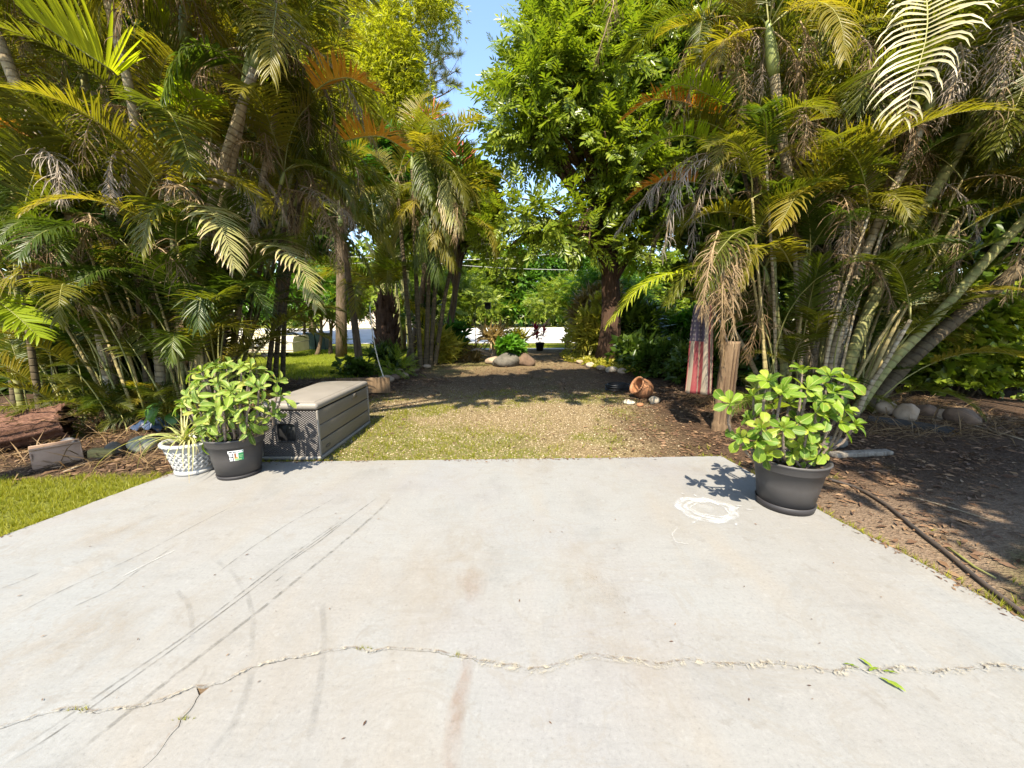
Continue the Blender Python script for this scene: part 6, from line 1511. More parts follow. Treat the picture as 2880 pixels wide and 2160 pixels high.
# low dark shrubs closing the view under the left palms
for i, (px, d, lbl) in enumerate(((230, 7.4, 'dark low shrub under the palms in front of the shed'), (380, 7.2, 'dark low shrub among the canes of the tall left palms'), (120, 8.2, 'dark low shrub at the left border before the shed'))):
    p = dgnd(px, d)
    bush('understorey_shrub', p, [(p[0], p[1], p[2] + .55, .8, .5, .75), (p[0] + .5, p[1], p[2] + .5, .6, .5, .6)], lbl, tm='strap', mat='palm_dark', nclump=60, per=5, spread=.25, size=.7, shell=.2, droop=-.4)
tree('added_shade_tree', np.array([5.2, -.2, 0.]), (3.9, .0, 4.4), [(3.7, -.9, 5.3, 1.2, 1.2, .8), (4.1, .6, 5.6, 1.2, 1.1, .8), (5.3, -.3, 5.6, 1.6, 1.8, .9), (3.8, -2.3, 5.4, 1.3, 1.2, .8), (5.3, 1.3, 5.8, 1.4, 1.1, .8)],  # unseen tree, added so its crown shades the right-hand ground
     'unseen leafy tree added beside the slab, its crown overhead shading the right-hand ground', r0=.13, r1=.08, tm='cluster', mat='broad', nclump=300, per=9, spread=.25, size=.28, shell=.2)
tree('added_overhead_tree', np.array([-6.8, .6, 0.]), (-4.6, 1.6, 7.4), [(-1.9, 3.0, 8.1, 1.2, 1.1, .7), (-.4, 2.7, 8.6, 1.2, 1.0, .7), (1.2, 3.0, 8.7, 1.2, .9, .7), (.5, 3.7, 9.2, 1.1, .8, .6)],  # put in above the view to lay a band of shade over the drive
     'unseen tall tree added beside the slab, its high limbs shading the gravel drive', r0=.26, r1=.15, tm='cluster', mat='broad', nclump=260, per=8, spread=.28, size=.36, shell=.2)
# hedge bushes at the far right and under the palms
for i, (px, py, d, w, h, m_, lbl) in enumerate(((2720, 1120, 7.6, .9, 1.0, 'broad', 'round leaved shrub glinting in the sun right of the leaning trunks'), (2850, 1120, 8.2, 1.0, 1.15, 'broad_dark', 'tall dark shrub at the right border'), (2600, 1110, 8.8, .9, .8, 'broad', 'low leafy shrub behind the shaded stone row'), (2880, 1090, 10, 1.3, 1.5, 'far', 'sunlit bright shrub seen past the right border'), (2700, 1080, 10.5, 1.2, 1.5, 'broad', 'sunlit shrub deep behind the leaning trunks'))):
    p = at(px, py, d); p[2] = float(hgt(p[0], p[1]))
    bush('leafy_shrub', p, [(p[0], p[1], h, w, w*.8, h), (p[0] + .6*w, p[1], h*.8, w*.7, w*.6, h*.8), (p[0] - .6*w, p[1] - .1, h*.75, w*.7, w*.6, h*.75)], lbl, tm='roundcl', mat=m_, nclump=380, per=6, spread=.13, size=.17, shell=.3)
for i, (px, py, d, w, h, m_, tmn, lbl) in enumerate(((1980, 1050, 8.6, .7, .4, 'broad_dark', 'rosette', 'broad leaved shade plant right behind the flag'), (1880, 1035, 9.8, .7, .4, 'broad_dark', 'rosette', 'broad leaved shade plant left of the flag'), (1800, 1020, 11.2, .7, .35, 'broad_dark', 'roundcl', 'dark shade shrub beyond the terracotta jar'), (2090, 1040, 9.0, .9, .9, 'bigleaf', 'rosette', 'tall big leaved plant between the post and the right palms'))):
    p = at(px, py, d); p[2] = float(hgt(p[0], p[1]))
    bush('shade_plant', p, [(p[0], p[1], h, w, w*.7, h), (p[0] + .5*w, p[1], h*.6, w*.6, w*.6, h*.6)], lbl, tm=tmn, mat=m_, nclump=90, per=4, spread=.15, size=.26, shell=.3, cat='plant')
for i, (px, d, h, lbl) in enumerate(((1830, 20, 1.3, 'rounded green shrub far behind the terracotta jar'), (1960, 19, 1.2, 'rounded green shrub far behind the flag'), (2110, 19.5, 1.4, 'rounded green shrub far behind the timber post'), (2280, 19, 1.3, 'rounded green shrub far behind the slim right canes'), (2450, 19, 1.3, 'rounded green shrub far behind the right planter'))):
    p = dgnd(px, d); bush('roadside_shrub', p, [(p[0], p[1], p[2] + h*.8, 1.1, .8, h*.8), (p[0] + .8, p[1], p[2] + h*.6, .8, .7, h*.6), (p[0] - .8, p[1], p[2] + h*.6, .8, .7, h*.6)], lbl, tm='cluster', mat='far_deep' if i % 2 else 'far', nclump=150, per=7, spread=.2, size=.32, shell=.3)
# beds along the drive mouth, right
for i, (px, py, d, w, h, m_, tmn, sz, n, lbl) in enumerate((
    (1680, 1005, 14.6, .6, .8, 'yellowleaf', 'strap', .75, 60, 'yellowish strap leaved plant in the bed right of the drive'),
    (1645, 990, 16.5, .55, 1.2, 'bronze', 'strap', .6, 60, 'bronze leaved dracaena clump at the drive mouth'),
    (1700, 1000, 15.0, .7, 1.2, 'yellowleaf', 'roundcl', .3, 90, 'yellow green croton against the large dark trunk'),
    (1625, 985, 20.0, .7, 1.0, 'yellowleaf', 'cluster', .3, 80, 'pale yellow green shrub beyond the drive mouth, right'),
    (1690, 985, 18.0, .9, 1.6, 'bronze', 'strap', .6, 80, 'tall bronze and green strap leaved shrub beyond the right bed'),
    (1770, 1000, 14.2, .8, 1.0, 'broad_dark', 'strap', .8, 60, 'dark strap leaved plant right of the large trunk'))):
    p = at(px, py, d); p[2] = float(hgt(p[0], p[1]))
    bush('bed_plant', p, [(p[0], p[1], p[2] + h, w, w*.7, h), (p[0] + .4*w, p[1], p[2] + h*.6, w*.7, w*.6, h*.6)], lbl, tm=tmn, mat=m_, nclump=n, per=4, spread=.15, size=sz, shell=.25, cat='plant', barkm='bark_pale')
# ground cover rim of the right bed
gc = []
for i in range(420):
    u = rng.random(); px = 1585 + 190 * u + rng.normal() * 10; py = 1000 + 42 * u + rng.normal() * 7; gc.append(G(px, py))
gc = np.array(gc); d_ = nrm(rng.normal(size=(420, 3)) * [1, 1, .2]); n_ = np.tile([0, 0, 1.], (420, 1)) + rng.normal(size=(420, 3)) * .25
tag(link('ground_cover', spread_mesh('ground_cover', TL['rosette'], gc + [0, 0, .04], frames(d_, n_), .10 + .10 * rng.random(420), M['yellowleaf'])), 'low yellow green ground cover edging the bed right of the drive', 'ground cover', kind='stuff')
# left bed beside the drive
for i, (px, py, d, w, h, m_, tmn, sz, n, lbl) in enumerate((
    (1265, 1000, 13.8, .45, .5, 'bigleaf', 'rosette', .42, 30, 'big leaved green plant in the left bed beside the drive'),
    (1235, 1000, 13.0, .5, .5, 'yellowleaf', 'strap', .55, 30, 'yellowing strap leaved plant in the left bed'),
    (1310, 1000, 13.4, .35, .18, 'bronze', 'strap', .42, 14, 'arching bronze bromeliad at the tip of the left bed'),
    (1115, 1045, 9.8, .26, .17, 'broad', 'pinnate_fine', .32, 26, 'low bright ferny plant under the thin leaning palm'),
    (1205, 985, 14.5, .6, 1.3, 'broad_dark', 'roundcl', .25, 70, 'dark upright shrub between the slender stems'),
    (1000, 1045, 10.0, .3, .14, 'broad_dark', 'roundcl', .16, 40, 'dark low shrub behind the storage box'),
    (1080, 1030, 11.2, .35, .25, 'broad_dark', 'strap', .4, 14, 'small dark strap leaved plant at the foot of the stout palm'))):
    p = at(px, py, d); p[2] = float(hgt(p[0], p[1]))
    bush('bed_plant', p, [(p[0], p[1], p[2] + h, w, w*.7, h), (p[0] + .4*w, p[1], p[2] + h*.6, w*.7, w*.6, h*.6)], lbl, tm=tmn, mat=m_, nclump=n, per=4, spread=.12, size=sz, shell=.25, cat='plant', barkm='bark_pale')
# heart leaf plant by the spider plant
HP = G(470, 1215); b = MB(); hp_ = empty('heart_leaf_plant', HP, 'plant with one big heart shaped leaf behind the spider plant', 'plant')
hl = leaf_mesh('leaf', M['bigleaf'], 'ovate', .10, .01, .5, 3, 9, .42)
for k, (px, py, s, rz, ry) in enumerate(((455, 1155, .30, -1.9, 1.0), (490, 1185, .18, -1.2, .9), (430, 1195, .16, -2.4, .8))):
    q = at(px, py - 25, HP[1] - .08); b.tube([np.zeros(3), (q - HP)*.5 + [0, 0, .05], q - HP], [.007, .006, .004], 6)
    link('leaf', hl, hp_, q - HP, (0, ry, rz), s)
b.obj('stalks', M['petiole'], hp_)

# ------------------------------------------------------------------ far trees
far = [(420,49),(700,52),(930,48),(1090,52),(1215,49),(1330,47),(1440,50),(1540,47),(1650,50),(1780,48),(1950,52),(2250,50)]
place = ['behind the tall left palms', 'behind the camper', 'behind the left lawn', 'behind the pink house', 'left of the road view', 'straight above the teal canopy', 'in the middle of the road view', 'above the red ti plant', 'right of the road view', 'behind the large dark trunk', 'behind the flag', 'behind the tall right palms']
for i, (px, d) in enumerate(far):
    p = dgnd(px, d); h = 9.5 + 3 * random.random(); w = 4.0 + random.random(); q = random.uniform(-.2, .2)
    tree('far_tree', p, p + [0, 0, h*.5], [(p[0] + q*w, p[1], p[2] + h*.70, w*.75, w*.6, h*.28), (p[0] - w*.65, p[1] - .4, p[2] + h*.46, w*.65, w*.5, h*.28), (p[0] + w*.65, p[1] - .6, p[2] + h*.50, w*.65, w*.5, h*.3), (p[0] + q, p[1] - 1.6, p[2] + h*.24, w*.9, w*.4, h*.24), (p[0] - w*.8, p[1] - 1.2, p[2] + h*.16, w*.6, w*.35, h*.17), (p[0] + w*.8, p[1] - 1.2, p[2] + h*.16, w*.6, w*.35, h*.17)],
         'sunlit bushy tree beyond the far road, ' + place[i], r0=.22, r1=.12, tm='cluster', mat='far_deep' if i % 6 == 1 else 'far', barkm='bark_pale', nclump=340, per=8, spread=.5, size=.66, shell=.35, group='trees beyond the road')
# shrubby trees nearer than the road
for i, (px, d, h, w, m_, lbl) in enumerate(((1265, 22, 4.2, 1.5, 'far', 'pale trunked tree with bright leaves left of the road view'), (1180, 20, 3.6, 1.3, 'far', 'bright leaved tree behind the slender palm stems'), (1060, 21, 4.4, 1.6, 'far', 'bright leaved tree behind the stout palm'), (890, 20.5, 4.2, 1.5, 'far_deep', 'young tree with twin trunks on the left lawn'), (930, 21, 4.0, 1.4, 'far', 'young tree with a forked trunk right of the twin trunked one on the lawn'), (1590, 24, 4.0, 1.6, 'far', 'bright leaved tree at the right of the road view'), (840, 23, 4.4, 1.8, 'far_deep', 'leafy tree behind the camper roof'), (1700, 22, 4.5, 1.6, 'far_deep', 'leafy tree behind the bronze shrubs'))):
    p = dgnd(px, d)
    tree('small_tree', p, p + [.25*w, 0, h*.55], [(p[0] + .3, p[1], p[2] + h*.78, w, w*.8, h*.26), (p[0] - w*.7, p[1], p[2] + h*.68, w*.7, w*.6, h*.2), (p[0] + w*.9, p[1], p[2] + h*.66, w*.7, w*.6, h*.2)],
         lbl, r0=.10, r1=.055, tm='pinnate', mat=m_, barkm='bark_pale' if i == 0 else 'bark', nclump=170, per=7, spread=.25, size=.5, shell=.2)
# ------------------------------------------------------------------ shed behind the far left palms
SH = G(170, 1085); SH = dgnd(60, 9.3)
shed = empty('shed', SH, 'grey timber shed with horizontal siding behind the far left palms', 'shed')
for i in range(13):
    b = MB(); z0 = .25 + i * .165
    if i in (6, 7, 8, 9): segs = ((-2.6, .15), (.75, 1.35))
    else: segs = ((-2.6, 1.35),)
    for x0, x1 in segs:
        b = MB(); b.add([(x0, 0, z0), (x1, 0, z0), (x1, .05, z0), (x0, .05, z0), (x0, .028, z0 + .172), (x1, .028, z0 + .172), (x1, .06, z0 + .172), (x0, .06, z0 + .172)], [(0,1,5,4), (1,2,6,5), (2,3,7,6), (3,0,4,7), (4,5,6,7), (3,2,1,0)])
        b.obj('siding_board', M['wood_grey'], shed, smooth=False)
b = MB(); b.box((-2.58, .07, .1), (1.33, 2.8, 2.38)); b.obj('wall', M['wood_grey'], shed, smooth=False)
b = MB(); b.box((.17, .045, 1.25), (.73, .068, 1.88)); w_ = b.obj('window', M['glass_dark'], shed)
for lo, hi in (((.13, -.005, 1.22), (.18, .05, 1.91)), ((.72, -.005, 1.22), (.77, .05, 1.91)), ((.18, -.005, 1.865), (.72, .05, 1.91)), ((.18, -.005, 1.22), (.72, .05, 1.265))):
    b = MB(); b.box(lo, hi); b.obj('frame', M['wood_grey'], w_)
b = MB(); b.add([(-2.9, -.35, 2.36), (1.65, -.35, 2.36), (1.65, 3.1, 2.85), (-2.9, 3.1, 2.85), (-2.9, -.35, 2.44), (1.65, -.35, 2.44), (1.65, 3.1, 2.93), (-2.9, 3.1, 2.93)], [(3,2,1,0), (4,5,6,7), (0,1,5,4), (1,2,6,5), (2,3,7,6), (3,0,4,7)]); b.obj('roof', M['metal'], shed, smooth=False)
b = MB(); b.box((-2.6, -.03, -.1), (1.35, .06, .245)); b.obj('plinth', M['bark'], shed, smooth=False)
# ------------------------------------------------------------------ folded camper trailer on the lawn
CB = at(782, 985, 19.5); CB[2] = float(hgt(CB[0], CB[1]))
cam_r = empty('camper_trailer', CB, 'low cream folding camper trailer parked on the left lawn', 'camper', rz=.10)
def prism(poly, x0, x1):
    b = MB(); n = len(poly); b.add([(x0, y, z) for y, z in poly] + [(x1, y, z) for y, z in poly], [tuple(range(n-1, -1, -1)), tuple(range(n, 2*n))] + [(i, (i+1) % n, n+(i+1) % n, n+i) for i in range(n)]); return b
prism([(-.95, .30), (.95, .30), (.95, .78), (-.95, .78)], -1.9, 1.15).obj('body', M['cream_paint'], cam_r, smooth=False, bevel=.03)
prism([(-.97, .80), (.97, .80), (.93, .95), (.82, 1.08), (-.82, 1.08), (-.93, .95)], -1.93, 1.18).obj('roof', M['cream_paint'], cam_r, smooth=False, bevel=.02)
b = MB(); b.box((-1.92, -.965, .775), (1.17, .965, .80)); b.obj('seam_strip', M['metal'], cam_r)
b = MB(); b.box((-1.9, -.957, .40), (1.15, -.952, .425)); b.obj('stripe', M['roof_tile'], cam_r)
b = MB(); b.box((-1.2, -.35, 1.08), (-.15, .35, 1.32)); b.obj('roof_vent', M['cream_paint'], cam_r, bevel=.06, bseg=3)
for x_ in (-.75, -.35):
    b = MB(); b.box((x_ - .17, -.962, .52), (x_ + .17, -.956, .72)); v_ = b.obj('vent_grille', M['metal'], cam_r)
    for k in range(5):
        b = MB(); b.box((x_ - .15, -.968, .54 + k*.035), (x_ + .15, -.963, .558 + k*.035)); b.obj('slat', M['pot_base'], v_)
for x_ in (.25, .75):
    b = MB(); b.lathe([(.0, 0), (.045, 0), (.045, .012), (.0, .012)], 16); b.obj('port', M['pot_base'], cam_r, (x_, -.953, .60), (math.pi/2, 0, 0))
for sy_ in (-1, 1):
    b = MB(); b.lathe([(.12, -.08), (.26, -.08), (.29, -.04), (.29, .04), (.26, .08), (.12, .08)], 28); w_ = b.obj('wheel', M['tyre'], cam_r, (-.1, sy_ * .80, .29), (math.pi/2, 0, 0))
    b = MB(); b.lathe([(.0, .05), (.06, .06), (.125, .05)], 20); b.obj('rim', M['metal'], w_)
    pts = [(-.1 + .36*math.cos(a), sy_ * .93, .29 + .36*math.sin(a)) for a in np.linspace(.1, 3.04, 14)]
    b = MB(); b.tube(pts, .025, 6); b.obj('wheel_arch', M['pot_base'], cam_r)
b = MB(); b.tube([(-1.9, -.5, .32), (-2.9, 0, .34)], .035, 6); b.tube([(-1.9, .5, .32), (-2.9, 0, .34)], .035, 6); b.obj('drawbar', M['metal'], cam_r)
b = MB(); b.tube([(-2.75, 0, .6), (-2.75, 0, .0)], .03, 8); b.obj('jockey_stand', M['metal'], cam_r)
# ------------------------------------------------------------------ wheelie bin and pale wall at the back of the lawn
for k, (px, lb_) in enumerate(((884, 'dark green wheelie bin behind the twin trunked lawn tree'), (912, 'dark wheelie bin right of the green one behind the lawn trees'))):
    p = dgnd(px, 23.5); bin_ = empty('wheelie_bin', p, lb_, 'bin')
    b = MB(); b.add([(-.24,-.28,.06), (.24,-.28,.06), (.24,.26,.06), (-.24,.26,.06), (-.30,-.36,.98), (.30,-.36,.98), (.30,.34,.98), (-.30,.34,.98)], [(3,2,1,0), (4,5,6,7), (0,1,5,4), (1,2,6,5), (2,3,7,6), (3,0,4,7)]); b.obj('body', M['green_bin'], bin_, smooth=False, bevel=.02)
    b = MB(); b.box((-.32, -.40, .985), (.32, .38, 1.05)); b.obj('lid', M['green_bin'], bin_, bevel=.025)
    for sx_ in (-1, 1):
        b = MB(); b.lathe([(.0, -.025), (.10, -.025), (.10, .025), (.0, .025)], 18); b.obj('wheel', M['tyre'], bin_, (sx_ * .27, .27, .10), (0, math.pi/2, 0))
HS = dgnd(1080, 44); hs = empty('house', HS, 'pale pinkish house beyond the road behind the stout palm', 'house')
b = MB(); b.box((-7, 0, -.3), (4.5, 6, 3.0)); b.obj('wall', M['pink_wall'], hs, smooth=False)
b = MB(); b.add([(-7.6,-.6,3.0), (5.1,-.6,3.0), (5.1,6.6,3.0), (-7.6,6.6,3.0), (-5,3,4.8), (2.5,3,4.8)], [(0,1,5,4), (1,2,5), (2,3,4,5), (3,0,4), (3,2,1,0)]); b.obj('roof', M['roof_tile'], hs, smooth=False)
for x_ in (-5.5, -2.5, .5, 3.):
    b = MB(); b.box((x_ - .55, -.03, .9), (x_ + .55, .02, 2.1)); w_ = b.obj('window', M['glass_dark'], hs)
    for lo, hi in (((-.62, -.06, .84), (-.54, -.01, 2.16)), ((.54, -.06, .84), (.62, -.01, 2.16)), ((-.54, -.06, 2.08), (.54, -.01, 2.16)), ((-.54, -.06, .84), (.54, -.01, .92))):
        b = MB(); b.box((lo[0] + x_, lo[1], lo[2]), (hi[0] + x_, hi[1], hi[2])); b.obj('frame', M['white_paint'], w_)
# ------------------------------------------------------------------ teal tarp over a frame, by the road
TP_ = at(1272, 935, 27.5); TP_[2] = float(hgt(TP_[0], TP_[1]))
tt = empty('teal_canopy', TP_, 'small teal tarp canopy by the road left of the drive mouth', 'canopy')
b = MB(); n = 14; vsx = []
for i in range(n):
    for j in range(8):
        u, v = i/(n-1), j/7; vsx.append((-.9 + 1.8*u, -.5 + v, 1.15 - .35*abs(2*u-1)**2 + .06*math.sin(u*14 + v*5) - (.12 if j in (0, 7) else 0)))
b.add(vsx, [(i*8+j, (i+1)*8+j, (i+1)*8+j+1, i*8+j+1) for i in range(n-1) for j in range(7)]); b.obj('tarp', M['teal'], tt)
for x_ in (-.85, .85):
    for y_ in (-.42, .42):
        b = MB(); b.tube([(x_, y_, 0), (x_, y_, .82)], .02, 6); b.obj('leg', M['metal'], tt)
# ------------------------------------------------------------------ island of rock, driftwood and pot plants at the end of the drive
BK = dgnd(1425, 12.0); rock('boulder', BK, (.46, .36, .27), M['stone_grey'], 'big grey boulder at the end of the gravel drive', 91, sink=.35)
BK2 = dgnd(1478, 12.2); rock('boulder', BK2, (.38, .28, .26), M['rock_brown'], 'squarish brown boulder right against the big grey one', 93, sink=.3)
BK3 = dgnd(1390, 12.6); rock('boulder', BK3, (.5, .3, .16), M['rock'], 'flat tan rock left of the big grey boulder', 94, sink=.3)
p = dgnd(1440, 12.45); p[2] += .12
bush('succulent', p, [(p[0], p[1], p[2] + .38, .30, .26, .22)], 'vivid green tufted plant growing on the boulder', tm='rosette', mat='lime', nclump=55, per=5, spread=.07, size=.24, cat='plant', nst=4)
p2 = dgnd(1405, 12.6); p2[2] += .1; nest = empty('nest_fern', p2, 'upright broad dark green leaves beside the vivid tufted plant', 'plant')
for k, (rz, ry, s_) in enumerate(((-1.7, -1.35, .85), (-.6, -1.2, .7), (-2.6, -1.1, .65), (.7, -1.2, .7), (2.2, -1.25, .7), (-1.1, -.8, .5))): link('leaf', leaf_mesh('leaf', M['lime'] if k == 0 else M['bigleaf'], 'ovate', .15, .01, .25, k, 9, .16), nest, (0, 0, .05), (0, ry, rz), s_)
DW = dgnd(1385, 13.2); dw = empty('driftwood', DW, 'bleached branching driftwood standing behind the boulders', 'driftwood')
b = MB(); b.tube([(0,0,-.05), (.05,0,.35), (-.02,.02,.75), (.08,0,1.15)], [.11,.09,.07,.03], 8); b.tube([(.03,0,.4), (.35,-.1,.62), (.8,-.1,.72), (1.15,-.05,.60)], [.06,.05,.04,.025], 7); b.tube([(1.05,-.05,.66), (1.5,0,1.05), (1.95,0,1.45)], [.03,.025,.012], 6); b.tube([(0,0,.7), (-.35,0,.95), (-.6,.1,.9)], [.05,.035,.015], 6); b.tube([(.0,0,.25), (-.5,-.1,.45), (-.75,-.1,.38)], [.06,.05,.02], 7)
b.obj('branches', M['driftwood'], dw)
p = dgnd(1392, 13.15); p[2] += .75
bush('bromeliad', p, [(p[0], p[1], p[2] + .15, .22, .2, .15)], 'bronze bromeliad perched on the driftwood', tm='strap', mat='bronze', nclump=8, per=3, spread=.06, size=.45, cat='plant', nst=2)
p = dgnd(1450, 13.15); p[2] += .7
bush('bromeliad', p, [(p[0], p[1], p[2] + .12, .25, .2, .15)], 'yellow green bromeliad on the right driftwood arm', tm='strap', mat='yellowleaf', nclump=8, per=3, spread=.06, size=.42, cat='plant', nst=2)
# red ti plant in a black pot
TI = dgnd(1518, 17.5); ti = empty('potted_ti_plant', TI, 'red ti plant in a black pot at the drive mouth', 'potted plant')
b = MB(); b.lathe([(.0, 0), (.15, 0), (.20, .34), (.215, .34), (.215, .37), (.19, .37), (.17, .3), (.0, .3)], 24); b.obj('pot', M['black'], ti)
rnd = random.Random(12); redl = leaf_mesh('leaf', M['red'], 'ovate', .12, .01, .6, 2, 8, .13)
for k in range(5):
    e = np.array([rnd.gauss(0, .16), rnd.gauss(0, .12), rnd.uniform(.7, 1.15)]); b = MB(); b.tube([(0, 0, .28), e * .6 + [0, 0, .12], e], [.016, .013, .011], 6); s_ = b.obj('stem', M['bark_pale'], ti)
    for j in range(9): link('leaf', redl, s_, e - [0, 0, .03 * j], (rnd.gauss(0, .2), -1.25 + .16*j, j * 2.399), rnd.uniform(.36, .5))
# black hanging pot on a shepherd hook
HK = dgnd(1338, 16.0); hk = empty('shepherd_hook', HK, 'thin dark shepherd hook standing by the driftwood', 'hook')
tp = at(1340, 862, 16.0)[2]
b = MB(); hook_top = at(1372, 850, 16.0)
b.tube([(0, 0, -.1), (0, 0, tp - HK[2] - .25), (.08, 0, tp - HK[2] + .02), (.28, 0, tp - HK[2] + .10), (hook_top[0] - HK[0], 0, hook_top[2] - HK[2] - .02)], [.014]*5, 7); b.obj('rod', M['black'], hk)
hpz = at(1372, 868, 16.0); b = MB(); b.lathe([(.0, 0), (.105, 0), (.125, .05), (.135, .24), (.15, .24), (.15, .27), (.125, .27), (.11, .1), (.0, .1)], 24)
hg = b.obj('hanging_pot', M['black'], None, hpz - [0, 0, .02]); tag(hg, 'black pot hanging from the shepherd hook', 'pot')
# pale rope or line down to the ground in front of the left bed
a, c = at(1040, 860, 9.0), G(1094, 1102); k = np.linspace(0, 1, 14); pl = a[None] + (c - a)[None] * k[:, None]; pl[:, 2] -= np.sin(k*math.pi) * .05; pl[:, 0] -= np.sin(k*math.pi)*.08
b = MB(); b.tube(pl, .011, 6); tag(b.obj('rope', M['rope'], None), 'thin pale line running down from the palms to the ground beside the storage box', 'rope')
# board edging behind the storage box
a, c = G(985, 1062), G(1055, 1062); b = MB(); b.box((0, 0, 0), (1.0, .05, .30)); tag(b.obj('edging_board', M['post'], None, onground(-3.35, 7.2), (0, 0, .1), bevel=.008), 'weathered board edging the bed behind the storage box', 'board')
# overhead wires
for k, (y0, y1) in enumerate(((700, 735), (760, 728))):
    a, c = at(1700, y0, 40), at(1100, y1, 40); kk = np.linspace(0, 1, 20); pl = a[None] + (c - a)[None] * kk[:, None]; pl[:, 2] -= np.sin(kk*math.pi) * .3
    ext0 = a + (a - c) * 1.5; ext1 = c + (c - a) * 1.5
    b = MB(); b.tube(np.vstack([[ext0], pl, [ext1]]), .022, 5); tag(b.obj('overhead_wire', M['metal'], None), ['upper overhead wire crossing the sky gap beyond the drive', 'lower overhead wire crossing beyond the drive'][k], 'wire')

# ------------------------------------------------------------------ turf, gravel, litter (uncountable)
def scatter(n, x0, x1, y0, y1, fn, seed):
    r = np.random.default_rng(seed); x = r.uniform(x0, x1, n); y = r.uniform(y0, y1, n); keep = (r.random(n) < fn(x, y)) & ~inpoly(x, y, SL)
    x, y = x[keep], y[keep]; return np.stack([x, y, hgt(x, y)], 1), r
def upframes(n, r, lean=.35):
    a = r.uniform(0, 6.283, n); d = np.stack([np.cos(a), np.sin(a), np.zeros(n)], 1); nn = np.stack([r.normal(0, lean, n), r.normal(0, lean, n), np.ones(n)], 1); return frames(d, nrm(nn))
P, r = scatter(20000, -7.2, -3.1, 1.2, 3.9, lambda x, y: zones(x, y)[0], 11)
tag(link('grass', spread_mesh('grass', TL['tuft'], P, upframes(len(P), r), .035 + .035 * r.random(len(P)), M['grass'])), 'short bright turf left of the slab', 'grass', kind='stuff')
P, r = scatter(34000, -13, -3.2, 8.5, 24, lambda x, y: zones(x, y)[0], 12)
tag(link('grass', spread_mesh('grass', TL['tuft4'], P, upframes(len(P), r), .07 + .07 * r.random(len(P)), M['grass_far'])), 'sunlit turf of the lawn beyond the left palms', 'grass', kind='stuff')
P, r = scatter(10000, -4, 8, 21.5, 29, lambda x, y: zones(x, y)[0], 13)
tag(link('grass', spread_mesh('grass', TL['tuft4'], P, upframes(len(P), r), .08 + .06 * r.random(len(P)), M['grass_far'])), 'turf verge between the drive mouth and the road', 'grass', kind='stuff')
P, r = scatter(30000, -2.9, 2.6, 3.85, 8, lambda x, y: zones(x, y)[2] * .95 * sstep(.36, .56, fbm(x*6, y*6, 2)), 14)
tag(link('grass', spread_mesh('grass', TL['tuft4'], P, upframes(len(P), r, .5), .022 + .024 * r.random(len(P)), M['grass'])), 'sparse low grass growing through the gravel drive', 'grass', kind='stuff')
P, r = scatter(9000, 2.2, 6.5, .6, 4.2, lambda x, y: zones(x, y)[2] * sstep(.5, .68, fbm(x*5, y*5, 2)), 15)
tag(link('grass', spread_mesh('grass', TL['tuft'], P, upframes(len(P), r, .5), .03 + .03 * r.random(len(P)), M['grass'])), 'grass tufts along the right edge of the slab', 'grass', kind='stuff')
# gravel chips
chip = (np.array([(-.6,-.5,0), (.6,-.4,0), (.5,.55,0), (-.5,.5,0), (.05,0,.55)], float), np.array([(0,1,4), (1,2,4), (2,3,4), (3,0,4)]))
def gravelmat():
    m, nt, bs = new_mat('gravel_chip'); g = nt.nodes.new('ShaderNodeNewGeometry')
    c = ramp(nt, [(0, (.08,.05,.026)), (.35, (.17,.12,.06)), (.7, (.27,.205,.12)), (1, (.42,.35,.25))], g.outputs['Random Per Island']); nt.links.new(c.outputs[0], bs.inputs['Base Color']); bs.inputs['Roughness'].default_value = .9; return m
M['chip'] = gravelmat()
P, r = scatter(52000, -2.9, 2.7, 3.85, 9.5, lambda x, y: zones(x, y)[1] * .8 * np.clip(1.4 - .12*(y-4), .25, 1), 16)
tag(link('gravel', spread_mesh('gravel', chip, P, upframes(len(P), r, .5), .006 + .010 * r.random(len(P)) ** 2, M['chip'])), 'loose tan gravel chips on the drive', 'gravel', kind='stuff')
# fallen leaves
dl = (np.array([(-.5,0,.0), (0,-.16,.06), (0,.16,.06), (.5,0,.03)], float), np.array([(0,1,3), (0,3,2)]))
def litw(x, y):
    l, d, m, s = zones(x, y); return np.clip(1 - l - .9*d - .35*s, 0.0, 1) * (.35 + .65 * sstep(.4, .6, fbm(x*3, y*3, 2)))
P, r = scatter(48000, 1.0, 8, 1.2, 9.0, litw, 17)
tag(link('leaf_litter', spread_mesh('leaf_litter', dl, P + [0, 0, .012], upframes(len(P), r, .45), .02 + .085 * r.random(len(P)) ** 3, M['litter'])), 'red brown leaf litter under the right palms', 'leaf litter', kind='stuff')
P, r = scatter(26000, -9, -1.5, 3.3, 9.5, litw, 18)
tag(link('leaf_litter', spread_mesh('leaf_litter', dl, P + [0, 0, .012], upframes(len(P), r, .5), .03 + .08 * r.random(len(P)) ** 2, M['litter'])), 'brown leaf litter under the left palms', 'leaf litter', kind='stuff')
P, r = scatter(9000, -4, 4, 7, 17, lambda x, y: .5 * zones(x, y)[1] + litw(x, y), 19)
tag(link('leaf_litter', spread_mesh('leaf_litter', dl, P + [0, 0, .012], upframes(len(P), r, .4), .04 + .08 * r.random(len(P)) ** 2, M['litter'])), 'scattered dry leaves on the shaded drive', 'leaf litter', kind='stuff')
